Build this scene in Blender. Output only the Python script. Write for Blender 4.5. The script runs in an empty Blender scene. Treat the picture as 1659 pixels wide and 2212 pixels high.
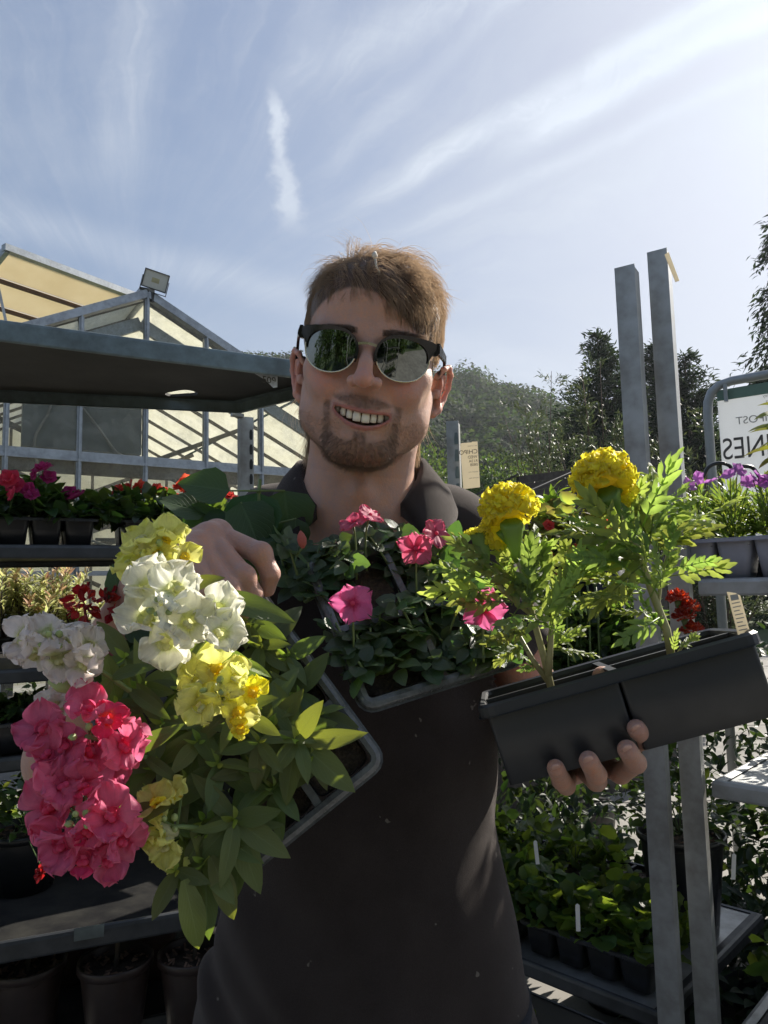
import bpy, math, random
import numpy as np
from mathutils import Vector, Matrix

random.seed(7)
rng = np.random.default_rng(7)
R = math.radians
scene = bpy.context.scene
COL = scene.collection

# ------------------------------------------------------------------ camera
CAM_Z, PITCH, ROLL, FPX = 1.38, R(6.0), R(1.3), 1580.0
_F = Vector((0, math.cos(PITCH), math.sin(PITCH)))
_U0 = Vector((0, -math.sin(PITCH), math.cos(PITCH)))
_R0 = Vector((1, 0, 0))
CR = _R0 * math.cos(ROLL) - _U0 * math.sin(ROLL)
CU = _U0 * math.cos(ROLL) + _R0 * math.sin(ROLL)
C0 = Vector((0, 0, CAM_Z))
cam_data = bpy.data.cameras.new('camera')
cam = bpy.data.objects.new('camera', cam_data)
COL.objects.link(cam)
cam.matrix_world = Matrix(((CR.x, CU.x, -_F.x, 0), (CR.y, CU.y, -_F.y, 0), (CR.z, CU.z, -_F.z, CAM_Z), (0, 0, 0, 1)))
cam_data.sensor_fit = 'VERTICAL'
cam_data.sensor_height = 24.0
cam_data.lens = 24.0 * FPX / 2212.0
cam_data.clip_start = 0.02
cam_data.clip_end = 3000
scene.camera = cam


def P(x, y, d):
    """point at depth d (metres along the view axis) seen at x, y on a 1659 x 2212 picture"""
    return C0 + d * (_F + CR * ((x - 829.5) / FPX) + CU * ((1106 - y) / FPX))


# ------------------------------------------------------------------ node helpers
class E:
    """tiny expression wrapper that makes Math nodes"""
    nt = None

    def __init__(s, sock):
        s.s = sock

    @staticmethod
    def m(op, *a, clamp=False):
        n = E.nt.nodes.new('ShaderNodeMath')
        n.operation = op
        n.use_clamp = clamp
        for i, v in enumerate(a):
            if isinstance(v, E):
                E.nt.links.new(v.s, n.inputs[i])
            else:
                n.inputs[i].default_value = v
        return E(n.outputs[0])

    def __add__(s, o): return E.m('ADD', s, o)
    def __radd__(s, o): return E.m('ADD', o, s)
    def __sub__(s, o): return E.m('SUBTRACT', s, o)
    def __rsub__(s, o): return E.m('SUBTRACT', o, s)
    def __mul__(s, o): return E.m('MULTIPLY', s, o)
    def __rmul__(s, o): return E.m('MULTIPLY', o, s)
    def __truediv__(s, o): return E.m('DIVIDE', s, o)
    def __pow__(s, o): return E.m('POWER', s, o)
    def abs(s): return E.m('ABSOLUTE', s)
    def smooth(s, a, b):
        n = E.nt.nodes.new('ShaderNodeMapRange')
        n.interpolation_type = 'SMOOTHSTEP'
        E.nt.links.new(s.s, n.inputs[0])
        n.inputs[1].default_value = a
        n.inputs[2].default_value = b
        return E(n.outputs[0])


def noise(vec, scale, detail=4, rough=0.55, dist=0.0):
    n = E.nt.nodes.new('ShaderNodeTexNoise')
    n.inputs['Scale'].default_value = scale
    n.inputs['Detail'].default_value = detail
    n.inputs['Roughness'].default_value = rough
    n.inputs['Distortion'].default_value = dist
    if vec is not None:
        E.nt.links.new(vec, n.inputs['Vector'])
    return E(n.outputs[0])


def combine(x, y, z):
    n = E.nt.nodes.new('ShaderNodeCombineXYZ')
    for i, v in enumerate((x, y, z)):
        if isinstance(v, E):
            E.nt.links.new(v.s, n.inputs[i])
        else:
            n.inputs[i].default_value = v
    return n.outputs[0]


def mixc(fac, a, b):
    n = E.nt.nodes.new('ShaderNodeMix')
    n.data_type = 'RGBA'
    for idx, v in ((0, fac), (6, a), (7, b)):
        if isinstance(v, E):
            E.nt.links.new(v.s, n.inputs[idx])
        elif hasattr(v, 'is_linked'):
            E.nt.links.new(v, n.inputs[idx])
        elif idx == 0:
            n.inputs[0].default_value = v
        else:
            n.inputs[idx].default_value = (*v[:3], 1)
    return n.outputs[2]


# ------------------------------------------------------------------ sky and sun
SUN_AZ, SUN_EL = R(46.0), R(34.0)          # azimuth measured from +Y towards +X
SUN_DIR = Vector((math.sin(SUN_AZ) * math.cos(SUN_EL), math.cos(SUN_AZ) * math.cos(SUN_EL), math.sin(SUN_EL)))
world = bpy.data.worlds.new('World')
scene.world = world
world.use_nodes = True
nt = world.node_tree
nt.nodes.clear()
E.nt = nt
sky = nt.nodes.new('ShaderNodeTexSky')
sky.sky_type = 'NISHITA'
sky.sun_disc = False
sky.sun_elevation = SUN_EL
sky.sun_rotation = SUN_AZ
sky.air_density = 1.3
sky.dust_density = 2.2
sky.ozone_density = 1.6
tc = nt.nodes.new('ShaderNodeTexCoord')
sp = nt.nodes.new('ShaderNodeSeparateXYZ')
nt.links.new(tc.outputs['Generated'], sp.inputs[0])
dx, dy, dz = E(sp.outputs[0]), E(sp.outputs[1]), E(sp.outputs[2])
# cirrus streaks fan out from a point low in the left of the view, in tangent coordinates about +Y


def tang(x, y):
    v = P(x, y, 1.0) - C0
    return v.x / v.y, v.z / v.y


fx0, fz0 = tang(300, 760)
syy = E.m('MAXIMUM', dy, 0.08)
tx, tz = dx / syy - fx0, dz / syy - fz0
th = E.m('ARCTAN2', tz, tx)
rr = E.m('MINIMUM', E.m('SQRT', tx * tx + tz * tz), 3.0)
warp = noise(combine(tx * 2.0, tz * 2.0, 3.0), 1.6, 5) - 0.5
thw = th + warp * 0.34
patch0 = noise(combine(tx * 5.0, tz * 5.0, 13.0), 1.0, 5, 0.6, 0.4)
st1 = noise(combine(thw * 5.2, rr * 0.9, 0.7), 1.0, 6, 0.58, 0.4)
st2 = noise(combine(thw * 14.0 + (patch0 - 0.5) * 2.2, rr * 4.2, 7.0), 1.0, 7, 0.66, 0.5)
veil = noise(combine(tx * 2.2, tz * 3.0, 4.0), 1.0, 6, 0.6, 0.5)
patch = noise(combine(tx * 7.0, tz * 9.0, 9.0), 1.0, 6, 0.65, 0.6)


def band(xa, ya, xb, yb, w, k):
    (a0, a1), (b0, b1) = tang(xa, ya), tang(xb, yb)
    L_ = math.hypot(b0 - a0, b1 - a1)
    ux, uz = (b0 - a0) / L_, (b1 - a1) / L_
    al = (tx + (fx0 - a0)) * ux + (tz + (fz0 - a1)) * uz
    ac = (tz + (fz0 - a1)) * ux - (tx + (fx0 - a0)) * uz + warp * 0.05
    prof = 1.0 - ac.abs().smooth(0.0, w)
    return prof * al.smooth(-0.05, 0.25 * L_) * (st2 * 1.1 + patch * 0.6) * k


fade = dy.smooth(0.05, 0.3)
bands = (band(760, 440, 1420, 85, 0.036, 0.85) + band(1060, 345, 1680, 20, 0.038, 1.05) + band(-120, 430, 660, 660, .045, .42) + band(560, 330, 700, -40, .05, .25) + band(250, 420, 330, -60, .07, .3) + band(820, 520, 1500, 230, .022, .45) + band(700, 370, 960, 130, 0.030, 0.35) + band(900, 640, 1700, 250, 0.13, 0.30) + band(640, 160, 1100, -60, .07, .45)) * fade
near = rr.smooth(0.05, 0.55)
cirrus = (st1.smooth(0.40, 0.78) * 0.34 + st2.smooth(0.44, 0.80) * 0.24) * (near * 0.8 + 0.2) + veil.smooth(0.45, 0.75) * 0.26 + patch.smooth(0.5, 0.8) * 0.12 + bands
# low bank of thin cloud towards the horizon
low = (1.0 - dz.smooth(0.04, 0.46)) * 0.38
# fading contrail left of the centre
sy = E.m('MAXIMUM', dy, 0.05)
gx, gz = dx / sy, dz / sy
_cx0, _cz0 = tang(607, 345)
_, _cz1 = tang(607, 205)
cz = (gz - _cz0) / (_cz1 - _cz0)
cx = gx - _cx0 - (noise(combine(gx * 1.0, gz * 1.0, 2.0), 9.0, 4) - 0.5) * 0.06 + cz * 0.014
wdt = 0.0145 - cz * 0.006
puff = noise(combine(gx, gz * 1.0, 5.0), 34.0, 6, 0.6)
contrail = (1.0 - (cx.abs() / wdt + (puff - 0.5) * 2.6).smooth(0.2, 1.7)) * (1.0 - cz.abs().smooth(0.7, 1.25)) * dy.smooth(0.05, 0.1) * 0.62
# brightening of the thin cloud round the sun
vd = nt.nodes.new('ShaderNodeVectorMath')
vd.operation = 'DOT_PRODUCT'
nt.links.new(tc.outputs['Generated'], vd.inputs[0])
vd.inputs[1].default_value = SUN_DIR
cs = E.m('MAXIMUM', E(vd.outputs['Value']), 0.0)
halo = (cs ** 9.0) * 0.26 + (cs ** 40.0) * 0.30
fac = E.m('ADD', cirrus * (0.75 + halo) + low + contrail + 0.05, halo, clamp=True)
bright = 4.4 + halo * 5.0 + contrail * 1.0 + bands * 0.9
cc = nt.nodes.new('ShaderNodeCombineColor')
for i, k in enumerate((0.90, 0.985, 1.12)):
    nt.links.new((bright * k).s, cc.inputs[i])
ss = nt.nodes.new('ShaderNodeSeparateColor')
nt.links.new(sky.outputs[0], ss.inputs[0])
sc2 = nt.nodes.new('ShaderNodeCombineColor')
for i in range(3):
    ch = E(ss.outputs[i])
    nt.links.new((ch * (1.02, 1.10, 1.30)[i] / (1.0 + ch * 0.13)).s, sc2.inputs[i])
skycol = mixc(fac, sc2.outputs[0], cc.outputs[0])
bg = nt.nodes.new('ShaderNodeBackground')
nt.links.new(skycol, bg.inputs[0])
bg.inputs[1].default_value = 0.076
wo = nt.nodes.new('ShaderNodeOutputWorld')
nt.links.new(bg.outputs[0], wo.inputs[0])

sun_data = bpy.data.lights.new('sun', 'SUN')
sun_data.energy = 4.6
sun_data.angle = R(0.5)
sun_data.color = (1.0, 0.93, 0.82)
sun = bpy.data.objects.new('sun', sun_data)
COL.objects.link(sun)
sun.rotation_euler = (-SUN_DIR).to_track_quat('-Z', 'Y').to_euler()
sun.location = (6, 8, 9)

scene.view_settings.view_transform = 'Standard'
scene.view_settings.look = 'None'
scene.view_settings.exposure = 0.98
scene.view_settings.gamma = 1.0
scene.view_settings.use_curve_mapping = False
scene.render.engine = 'CYCLES'
scene.cycles.max_bounces = 10
scene.cycles.transparent_max_bounces = 24
scene.cycles.transmission_bounces = 8
scene.cycles.diffuse_bounces = 4


# ------------------------------------------------------------------ materials
def material(name):
    m = bpy.data.materials.new(name)
    m.use_nodes = True
    E.nt = m.node_tree
    return m, m.node_tree, m.node_tree.nodes['Principled BSDF']


def hsvvar(nt, colsock, hue, sat, val):
    n = nt.nodes.new('ShaderNodeHueSaturation')
    nt.links.new(colsock, n.inputs['Color'])
    for k, v in (('Hue', hue), ('Saturation', sat), ('Value', val)):
        if isinstance(v, E):
            nt.links.new(v.s, n.inputs[k])
        else:
            n.inputs[k].default_value = v
    return n.outputs[0]


def bump(nt, bsdf, height, strength=0.3, dist=0.01):
    b = nt.nodes.new('ShaderNodeBump')
    b.inputs['Strength'].default_value = strength
    b.inputs['Distance'].default_value = dist
    nt.links.new(height.s, b.inputs['Height'])
    nt.links.new(b.outputs[0], bsdf.inputs['Normal'])


def mat_plain(name, col, rough=0.5, metal=0.0, var=0.15, scale=20.0, bstr=0.1, bdist=0.003, col2=None, spec=0.5, coords='Object'):
    m, nt, b = material(name)
    t = nt.nodes.new('ShaderNodeTexCoord')
    n = noise(t.outputs[coords], scale, 6, 0.6)
    n2 = noise(t.outputs[coords], scale * 0.17, 3, 0.5)
    if col2 is None:
        col2 = tuple(c * (1 - var * 2) for c in col)
    c = mixc((n * 0.5 + n2 * 0.5).smooth(0.35, 0.68), col, col2)
    nt.links.new(c, b.inputs['Base Color'])
    nt.links.new((n * 0.3 + (rough - 0.15)).s, b.inputs['Roughness'])
    b.inputs['Metallic'].default_value = metal
    b.inputs['Specular IOR Level'].default_value = spec
    if bstr:
        bump(nt, b, n, bstr, bdist)
    return m


def mat_leaf(name, col, trans, rough=0.45, mixt=0.45, var=0.25, per='ISLAND', vein=0.0, edge=None, spec=0.5, tip=None, bum=0.4):
    """two-sided leaf: glossy-diffuse plus translucent light from behind"""
    m, nt, b = material(name)
    if per == 'ISLAND':
        g = nt.nodes.new('ShaderNodeNewGeometry')
        rnd = E(g.outputs['Random Per Island'])
    else:
        g = nt.nodes.new('ShaderNodeObjectInfo')
        rnd = E(g.outputs['Random'])
    rnd2 = E.m('FRACT', rnd * 7.31)
    uv = nt.nodes.new('ShaderNodeUVMap')
    su = nt.nodes.new('ShaderNodeSeparateXYZ')
    nt.links.new(uv.outputs[0], su.inputs[0])
    u, v = E(su.outputs[0]), E(su.outputs[1])
    c = mixc(0.0, col, col)
    if vein:
        rib = 1.0 - (u - 0.5).abs().smooth(0.0, 0.05)
        side = E.m('SINE', (v - (u - 0.5).abs() * 0.9) * 55.0).smooth(0.75, 1.0)
        vf = E.m('MAXIMUM', rib, side * 0.45) * vein
        c = mixc(vf, c, tuple(min(1, k * 1.9 + 0.01) for k in col))
        bump(nt, b, vf * -1.0 + side * -0.3 + noise(uv.outputs[0], 30, 3) * 0.3, bum, 0.002)
    if edge is not None:
        c = mixc((u - 0.5).abs().smooth(0.27, 0.42), c, edge)
    if tip is not None:
        c = mixc(v.smooth(0.0, 1.0), c, tip)
    hue = (rnd - 0.5) * 0.05 + 0.5
    val = 1.0 + (rnd2 - 0.5) * (2 * var)
    c1 = hsvvar(nt, c, hue, 1.0, val)
    nt.links.new(c1, b.inputs['Base Color'])
    b.inputs['Roughness'].default_value = rough
    b.inputs['Specular IOR Level'].default_value = spec
    tr = nt.nodes.new('ShaderNodeBsdfTranslucent')
    tc_ = mixc(0.0, trans, trans)
    if vein:
        tc_ = mixc(vf * 0.5, tc_, tuple(k * 0.55 for k in trans))
    if edge is not None:
        tc_ = mixc((u - 0.5).abs().smooth(0.27, 0.42), tc_, edge)
    if tip is not None:
        tc_ = mixc(v.smooth(0.0, 1.0), tc_, tip)
    nt.links.new(hsvvar(nt, tc_, hue, 1.0, val), tr.inputs[0])
    mx = nt.nodes.new('ShaderNodeMixShader')
    mx.inputs[0].default_value = mixt
    nt.links.new(b.outputs[0], mx.inputs[1])
    nt.links.new(tr.outputs[0], mx.inputs[2])
    nt.links.new(mx.outputs[0], nt.nodes['Material Output'].inputs[0])
    return m


# ------------------------------------------------------------------ mesh helpers
class MB:
    def __init__(s):
        s.v, s.f, s.uv = [], [], []

    def add(s, v, f, uv=None):
        o = len(s.v)
        s.v.extend([tuple(p) for p in v])
        s.f.extend([tuple(i + o for i in q) for q in f])
        s.uv.extend(uv if uv is not None else [(0.5, 0.5)] * len(v))
        return s

    def box(s, a, b, M=None):
        x0, y0, z0 = a
        x1, y1, z1 = b
        v = [(x0, y0, z0), (x1, y0, z0), (x1, y1, z0), (x0, y1, z0), (x0, y0, z1), (x1, y0, z1), (x1, y1, z1), (x0, y1, z1)]
        if M is not None:
            v = [M @ Vector(p) for p in v]
        return s.add(v, [(0, 3, 2, 1), (4, 5, 6, 7), (0, 1, 5, 4), (1, 2, 6, 5), (2, 3, 7, 6), (3, 0, 4, 7)])

    def bar(s, p, q, w, h, up=(0, 0, 1)):
        """box beam from p to q, width w across, height h along up"""
        p, q = Vector(p), Vector(q)
        d = q - p
        L = d.length
        if L < 1e-6:
            return s
        d.normalize()
        x = d.cross(Vector(up))
        if x.length < 1e-4:
            x = d.cross(Vector((1, 0, 0)))
        x.normalize()
        z = x.cross(d)
        M = Matrix(((x.x, d.x, z.x, p.x), (x.y, d.y, z.y, p.y), (x.z, d.z, z.z, p.z), (0, 0, 0, 1)))
        return s.box((-w / 2, 0, -h / 2), (w / 2, L, h / 2), M)

    def tube(s, pts, rad, n=8, cap=True):
        pts = [Vector(p) for p in pts]
        if not hasattr(rad, '__len__'):
            rad = [rad] * len(pts)
        rings = []
        t0 = (pts[1] - pts[0]).normalized()
        x = t0.orthogonal().normalized()
        for i, p in enumerate(pts):
            t = (pts[min(i + 1, len(pts) - 1)] - pts[max(i - 1, 0)]).normalized()
            x = (x - t * x.dot(t))
            x = x.normalized() if x.length > 1e-6 else t.orthogonal().normalized()
            y = t.cross(x)
            rings.append([p + (x * math.cos(a) + y * math.sin(a)) * rad[i] for a in [2 * math.pi * k / n for k in range(n)]])
        return s.loft(rings, cap, cap)

    def loft(s, rings, cap0=False, cap1=False, closed=True):
        n = len(rings[0])
        v, f, uv = [], [], []
        for i, r in enumerate(rings):
            v += list(r)
            uv += [(k / n, i / max(1, len(rings) - 1)) for k in range(n)]
        for i in range(len(rings) - 1):
            for k in range(n if closed else n - 1):
                k2 = (k + 1) % n
                f.append((i * n + k, i * n + k2, (i + 1) * n + k2, (i + 1) * n + k))
        if cap0:
            f.append(tuple(range(n))[::-1])
        if cap1:
            f.append(tuple((len(rings) - 1) * n + k for k in range(n)))
        return s.add(v, f, uv)

    def prism(s, poly, y0, y1, M=None):
        """polygon in x,z extruded along y"""
        n = len(poly)
        v = [(x, y0, z) for x, z in poly] + [(x, y1, z) for x, z in poly]
        if M is not None:
            v = [M @ Vector(p) for p in v]
        f = [tuple(range(n)), tuple(range(2 * n - 1, n - 1, -1))] + [((k + 1) % n, k, n + k, n + (k + 1) % n) for k in range(n)]
        return s.add(v, f)

    def mesh(s, name, mat=None, smooth=False):
        me = bpy.data.meshes.new(name)
        me.from_pydata(s.v, [], s.f)
        ul = me.uv_layers.new(name='UVMap')
        li = np.empty(len(me.loops), np.int32)
        me.loops.foreach_get('vertex_index', li)
        ul.data.foreach_set('uv', np.array(s.uv, np.float32)[li].ravel())
        if mat is not None:
            for q in (mat if isinstance(mat, (list, tuple)) else [mat]):
                me.materials.append(q)
        if smooth:
            me.polygons.foreach_set('use_smooth', [True] * len(me.polygons))
        me.validate()
        me.update()
        return me


def np_mesh(name, V, F, mat=None, smooth=True, uv=None):
    """V (n,3), F (m,k) numpy arrays"""
    me = bpy.data.meshes.new(name)
    V = np.ascontiguousarray(V, np.float32)
    F = np.ascontiguousarray(F, np.int32)
    me.vertices.add(len(V))
    me.vertices.foreach_set('co', V.ravel())
    k = F.shape[1]
    me.loops.add(F.size)
    me.loops.foreach_set('vertex_index', F.ravel())
    me.polygons.add(len(F))
    me.polygons.foreach_set('loop_start', np.arange(0, F.size, k, dtype=np.int32))
    me.polygons.foreach_set('loop_total', np.full(len(F), k, np.int32))
    me.polygons.foreach_set('use_smooth', np.full(len(F), smooth, bool))
    if uv is not None:
        ul = me.uv_layers.new(name='UVMap')
        ul.data.foreach_set('uv', np.ascontiguousarray(uv, np.float32)[F.ravel()].ravel())
    if mat is not None:
        me.materials.append(mat)
    me.update(calc_edges=True)
    return me


WM = {}


def obj(name, me, parent=None, M=None, label=None):
    """link a mesh (or an Empty for me=None); M is its WORLD matrix"""
    o = bpy.data.objects.new(name, me)
    COL.objects.link(o)
    M = Matrix() if M is None else (Matrix.Translation(M) if not isinstance(M, Matrix) else M)
    WM[o.name] = M
    if parent is not None:
        o.parent = parent
        o.matrix_basis = WM[parent.name].inverted() @ M
    else:
        o.matrix_basis = M
    if me is None:
        o.empty_display_size = 0.05
    if label:
        o['label'] = label
    return o


def thing(o, label, cat, group=None):
    o['label'] = label
    o['category'] = cat
    if group:
        o['group'] = group
    return o


def kind(o, k, label=None):
    o['kind'] = k
    if label:
        o['label'] = label
    return o


def frame(o, d, n=None, spin=0.0, s=1.0):
    """matrix at o: local +Y along d, local +Z near n"""
    y = Vector(d).normalized()
    n = Vector(n) if n is not None else Vector((0, 0, 1))
    z = n - y * n.dot(y)
    z = z.normalized() if z.length > 1e-4 else y.orthogonal().normalized()
    x = y.cross(z)
    M = Matrix(((x.x * s, y.x * s, z.x * s, o[0]), (x.y * s, y.y * s, z.y * s, o[1]), (x.z * s, y.z * s, z.z * s, o[2]), (0, 0, 0, 1)))
    return M @ Matrix.Rotation(spin, 4, 'Y') if spin else M


def rv(s=1.0):
    return Vector((random.uniform(-s, s), random.uniform(-s, s), random.uniform(-s, s)))


def leaf_arrays(L, W, shape='lance', droop=0.2, fold=0.25, ns=6, wave=0.0, ph=0.0, serr=0.0, curl=0.0):
    """leaf along +Y from the origin, normal +Z; 4 quads across"""
    V, UV = [], []
    for i in range(ns + 1):
        t = i / ns
        if shape == 'lance':
            w = math.sin(math.pi * min(1, t * 0.93 + 0.05) ** 0.85) ** 0.9
        elif shape == 'ovate':
            w = math.sin(math.pi * t ** 0.62) ** 0.75 if 0 < t < 1 else 0.0
            w = max(w, 0.06 if t == 0 else 0.0)
        elif shape == 'round':
            w = math.sqrt(max(0.0, 1 - (2 * t - 1) ** 2)) ** 0.8
        elif shape == 'needle':
            w = 1 - t ** 3
        else:
            w = math.sin(math.pi * t)
        if i == ns:
            w = 0.02
        if serr and 0 < i < ns:
            w *= 1 + (serr if i % 2 else -serr)
        hw = W / 2 * w
        y = L * t
        z = -droop * L * t * t
        yy = y - abs(droop) * L * 0.3 * t * t
        for k in (-1.0, -0.5, 0.0, 0.5, 1.0):
            zz_ = z + abs(k) * hw * fold + wave * L * math.sin(t * 9 + ph + k * 2) * abs(k) - curl * hw * k * k
            V.append((k * hw, yy + (serr * L * 0.06 * abs(k) if i % 2 else 0), zz_))
            UV.append((0.5 + k * 0.5, t))
    F = []
    for i in range(ns):
        for k in range(4):
            a = i * 5 + k
            F.append((a, a + 1, a + 6, a + 5))
    return np.array(V, np.float32), np.array(F, np.int32), np.array(UV, np.float32)


def simple_leaf(L=1.0, W=0.5, droop=0.15, fold=0.2):
    """cheap 6-vertex leaf for dense foliage"""
    V = np.array([(0, 0, 0), (W / 2, L * 0.4, fold * W / 2 - droop * L * .16), (0, L * 0.45, -droop * L * .2), (-W / 2, L * 0.4, fold * W / 2 - droop * L * .16),
                  (0, L, -droop * L)], np.float32)
    F = np.array([(0, 1, 2, 2), (0, 2, 3, 3), (1, 4, 2, 2), (2, 4, 3, 3)], np.int32)[:, :3]
    UV = np.array([(.5, 0), (1, .4), (.5, .45), (0, .4), (.5, 1)], np.float32)
    return V, F, UV


def tile(arr, mats):
    """many copies of (V,F,UV) under (n,4,4) numpy transforms, as one (V,F,UV)"""
    V, F, UV = arr
    mats = np.asarray(mats, np.float32)
    n = len(mats)
    VV = np.einsum('nij,vj->nvi', mats[:, :3, :3], V) + mats[:, None, :3, 3]
    FF = F[None] + (np.arange(n) * len(V))[:, None, None]
    return VV.reshape(-1, 3), FF.reshape(-1, F.shape[1]), np.tile(UV, (n, 1))


def cat3(parts):
    V, F, U, o = [], [], [], 0
    for v, f, u in parts:
        V.append(v); F.append(f + o); U.append(u); o += len(v)
    return np.concatenate(V), np.concatenate(F), np.concatenate(U)


def rand_mats(pos, dirs, nrm=None, smin=0.8, smax=1.2, jit=0.4, g=rng):
    """frames at pos (n,3) with +Y along dirs and random normals"""
    n = len(pos)
    y = dirs + g.normal(0, jit, (n, 3))
    y /= np.linalg.norm(y, axis=1)[:, None] + 1e-9
    up = np.tile(np.array([[0, 0, 1.0]]), (n, 1)) if nrm is None else nrm
    z = up + g.normal(0, jit, (n, 3))
    z = z - y * (z * y).sum(1)[:, None]
    z /= np.linalg.norm(z, axis=1)[:, None] + 1e-9
    x = np.cross(y, z)
    s = g.uniform(smin, smax, n)[:, None]
    M = np.zeros((n, 4, 4), np.float32)
    M[:, :3, 0], M[:, :3, 1], M[:, :3, 2], M[:, :3, 3] = x * s, y * s, z * s, pos
    M[:, 3, 3] = 1
    return M
# ================================================================== GROUND, HILL, WOODLAND, SHRUBS
M_CONC = mat_plain('yard_concrete', (0.30, 0.285, 0.26), 0.85, var=0.22, scale=3.0, bstr=0.35, bdist=0.01)
M_GRASS = mat_plain('far_grass', (0.09, 0.13, 0.045), 0.9, var=0.3, scale=0.4, bstr=0.3, bdist=0.05)
kind(obj('ground', MB().add([(-900, -900, -.02), (900, -900, -.02), (900, 900, -.02), (-900, 900, -.02)], [(0, 1, 2, 3)]).mesh('ground', M_GRASS)), 'structure', 'grassy ground stretching to the hill')
# concrete yard with cast bays
yd = MB()
for i in range(-4, 6):
    for j in range(-3, 6):
        x0, y0 = i * 2.4 + .01, j * 2.4 + .01
        yd.box((x0, y0, -.02), (x0 + 2.38, y0 + 2.38, 0.0))
kind(obj('pavement', yd.mesh('pavement', M_CONC)), 'structure', 'worn pale concrete yard of the plant nursery')

# hill: terrain sheet behind everything
gh = np.random.default_rng(11)


def hill_h(x, y):
    """height of the wooded hill at x, y"""
    az = np.degrees(np.arctan2(x, y))
    # skyline heights as an angle over azimuth
    t = np.interp(az, [-60, -35, -17, -12, -7.4, -3, 0, 3, 6, 9.5, 13, 15, 19, 24, 32, 60], [.15, .18, .265, .290, .292, .288, .282, .270, .258, .240, .216, .195, .16, .13, .12, .11])
    ridge = 190.0
    d = np.sqrt(x * x + y * y)
    k = np.clip((d - 60) / (ridge - 60), 0, 1)
    k = k * k * (3 - 2 * k) * 0.55 + k * 0.45
    back = np.clip(1 - (d - ridge) / 160, 0, 1)
    return t * ridge * k * np.where(d > ridge, 0.35 + 0.65 * back, 1) * 0.93


n = 70
azs = np.radians(np.linspace(-62, 62, n)); ds = np.linspace(58, 330, n)
A, Dd = np.meshgrid(azs, ds, indexing='ij')
X, Y = np.sin(A) * Dd, np.cos(A) * Dd
Z = hill_h(X, Y) + gh.normal(0, .5, X.shape)
V = np.stack([X, Y, Z], -1).reshape(-1, 3)
i, j = np.meshgrid(np.arange(n - 1), np.arange(n - 1), indexing='ij')
F = np.stack([i * n + j, (i + 1) * n + j, (i + 1) * n + j + 1, i * n + j + 1], -1).reshape(-1, 4)
kind(obj('hill', np_mesh('hill', V, F, mat_plain('hill_floor', (0.05, 0.075, 0.03), 0.95, var=.3, scale=.1, bstr=.2), True)), 'structure', 'steep wooded hill behind the nursery')

def quad_leaf(L, W):
    return (np.array([(0, 0, 0), (W / 2, L * .5, .08 * W), (0, L, -.1 * L), (-W / 2, L * .5, .08 * W)], np.float32), np.array([(0, 1, 2, 3)], np.int32),
            np.array([(.5, 0), (1, .5), (.5, 1), (0, .5)], np.float32))


# woodland covering it: about 520 crowns, each a cloud of leaf clumps; too many to count from here
M_WOOD = mat_leaf('woodland_foliage', (0.028, 0.048, 0.020), (0.065, 0.11, 0.022), 0.8, 0.35, 0.30, spec=.15)
parts_ = []
for q in range(470):
    az = math.radians(gh.uniform(-18, -6) if q % 4 == 0 else gh.uniform(2, 25)); d = gh.uniform(95, 196)
    x, y = math.sin(az) * d, math.cos(az) * d
    z = float(hill_h(np.array(x), np.array(y)))
    r = gh.uniform(3.2, 6.8) * (0.8 + d / 500)
    h = r * gh.uniform(1.0, 1.35)
    m_ = 780
    dirs = gh.normal(0, 1, (m_, 3)); dirs /= np.linalg.norm(dirs, axis=1)[:, None]
    dirs[:, 2] = np.abs(dirs[:, 2]) * 1.0 - 0.15
    lob = 1 + 0.22 * np.sin(dirs[:, 0] * 4.1 + q) * np.sin(dirs[:, 1] * 5.3 + q * 1.7) + 0.14 * np.sin(dirs[:, 2] * 9 + q * 2.1)
    rad = lob * gh.uniform(0.80, 1.04, m_)
    pos = np.stack([x + dirs[:, 0] * r * rad, y + dirs[:, 1] * r * rad, z + r * 0.55 + dirs[:, 2] * h * rad], 1)
    M_ = rand_mats(pos, np.cross(dirs, gh.normal(0, 1, (m_, 3))), dirs, 0.6, 1.3, 0.24, gh)
    parts_.append(tile(quad_leaf(.85, .75), M_))
# a dark floor of crowns fills the gaps
V, F, U = cat3(parts_)
kind(obj('woodland', np_mesh('woodland', V, F, M_WOOD, False, U)), 'stuff', 'dense broadleaf woodland covering the hillside')

M_BARK = mat_plain('bark', (0.12, 0.09, 0.065), 0.9, var=.3, scale=12, bstr=.5, bdist=.02)


def leafy(name, label, cat, base, mat, clumps, per, leaf, parent_group=None, trunk=None, jit=0.5, smin=.7, smax=1.3, g=gh, upd=0.3):
    """a tree or shrub: trunk and limbs plus leaf clumps (x, y, z, r) relative to the base"""
    root = thing(obj(name, None, None, Vector(base)), label, cat, parent_group)
    ps = []
    for (cx_, cy_, cz_, r_) in clumps:
        dirs = g.normal(0, 1, (per, 3)); dirs /= np.linalg.norm(dirs, axis=1)[:, None]
        rad = g.random(per) ** 0.5
        pos = np.array([cx_, cy_, cz_]) + dirs * (rad * r_)[:, None] * np.array([1, 1, .85]) + np.array(base)
        d2 = dirs + np.array([0, 0, upd])
        ps.append(tile(leaf, rand_mats(pos, d2, None, smin, smax, jit, g)))
    V, F, U = cat3(ps)
    cr = obj('crown', np_mesh('crown', V, F, mat, False, U), root)
    cr['kind'] = 'stuff'
    if trunk:
        tm_ = MB()
        for pts_, r0, r1 in trunk:
            pts_ = [Vector(base) + Vector(p) for p in pts_]
            tm_.tube(pts_, list(np.linspace(r0, r1, len(pts_))), 7)
        obj('trunk', tm_.mesh('trunk', M_BARK, True), root)
    return root


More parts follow.
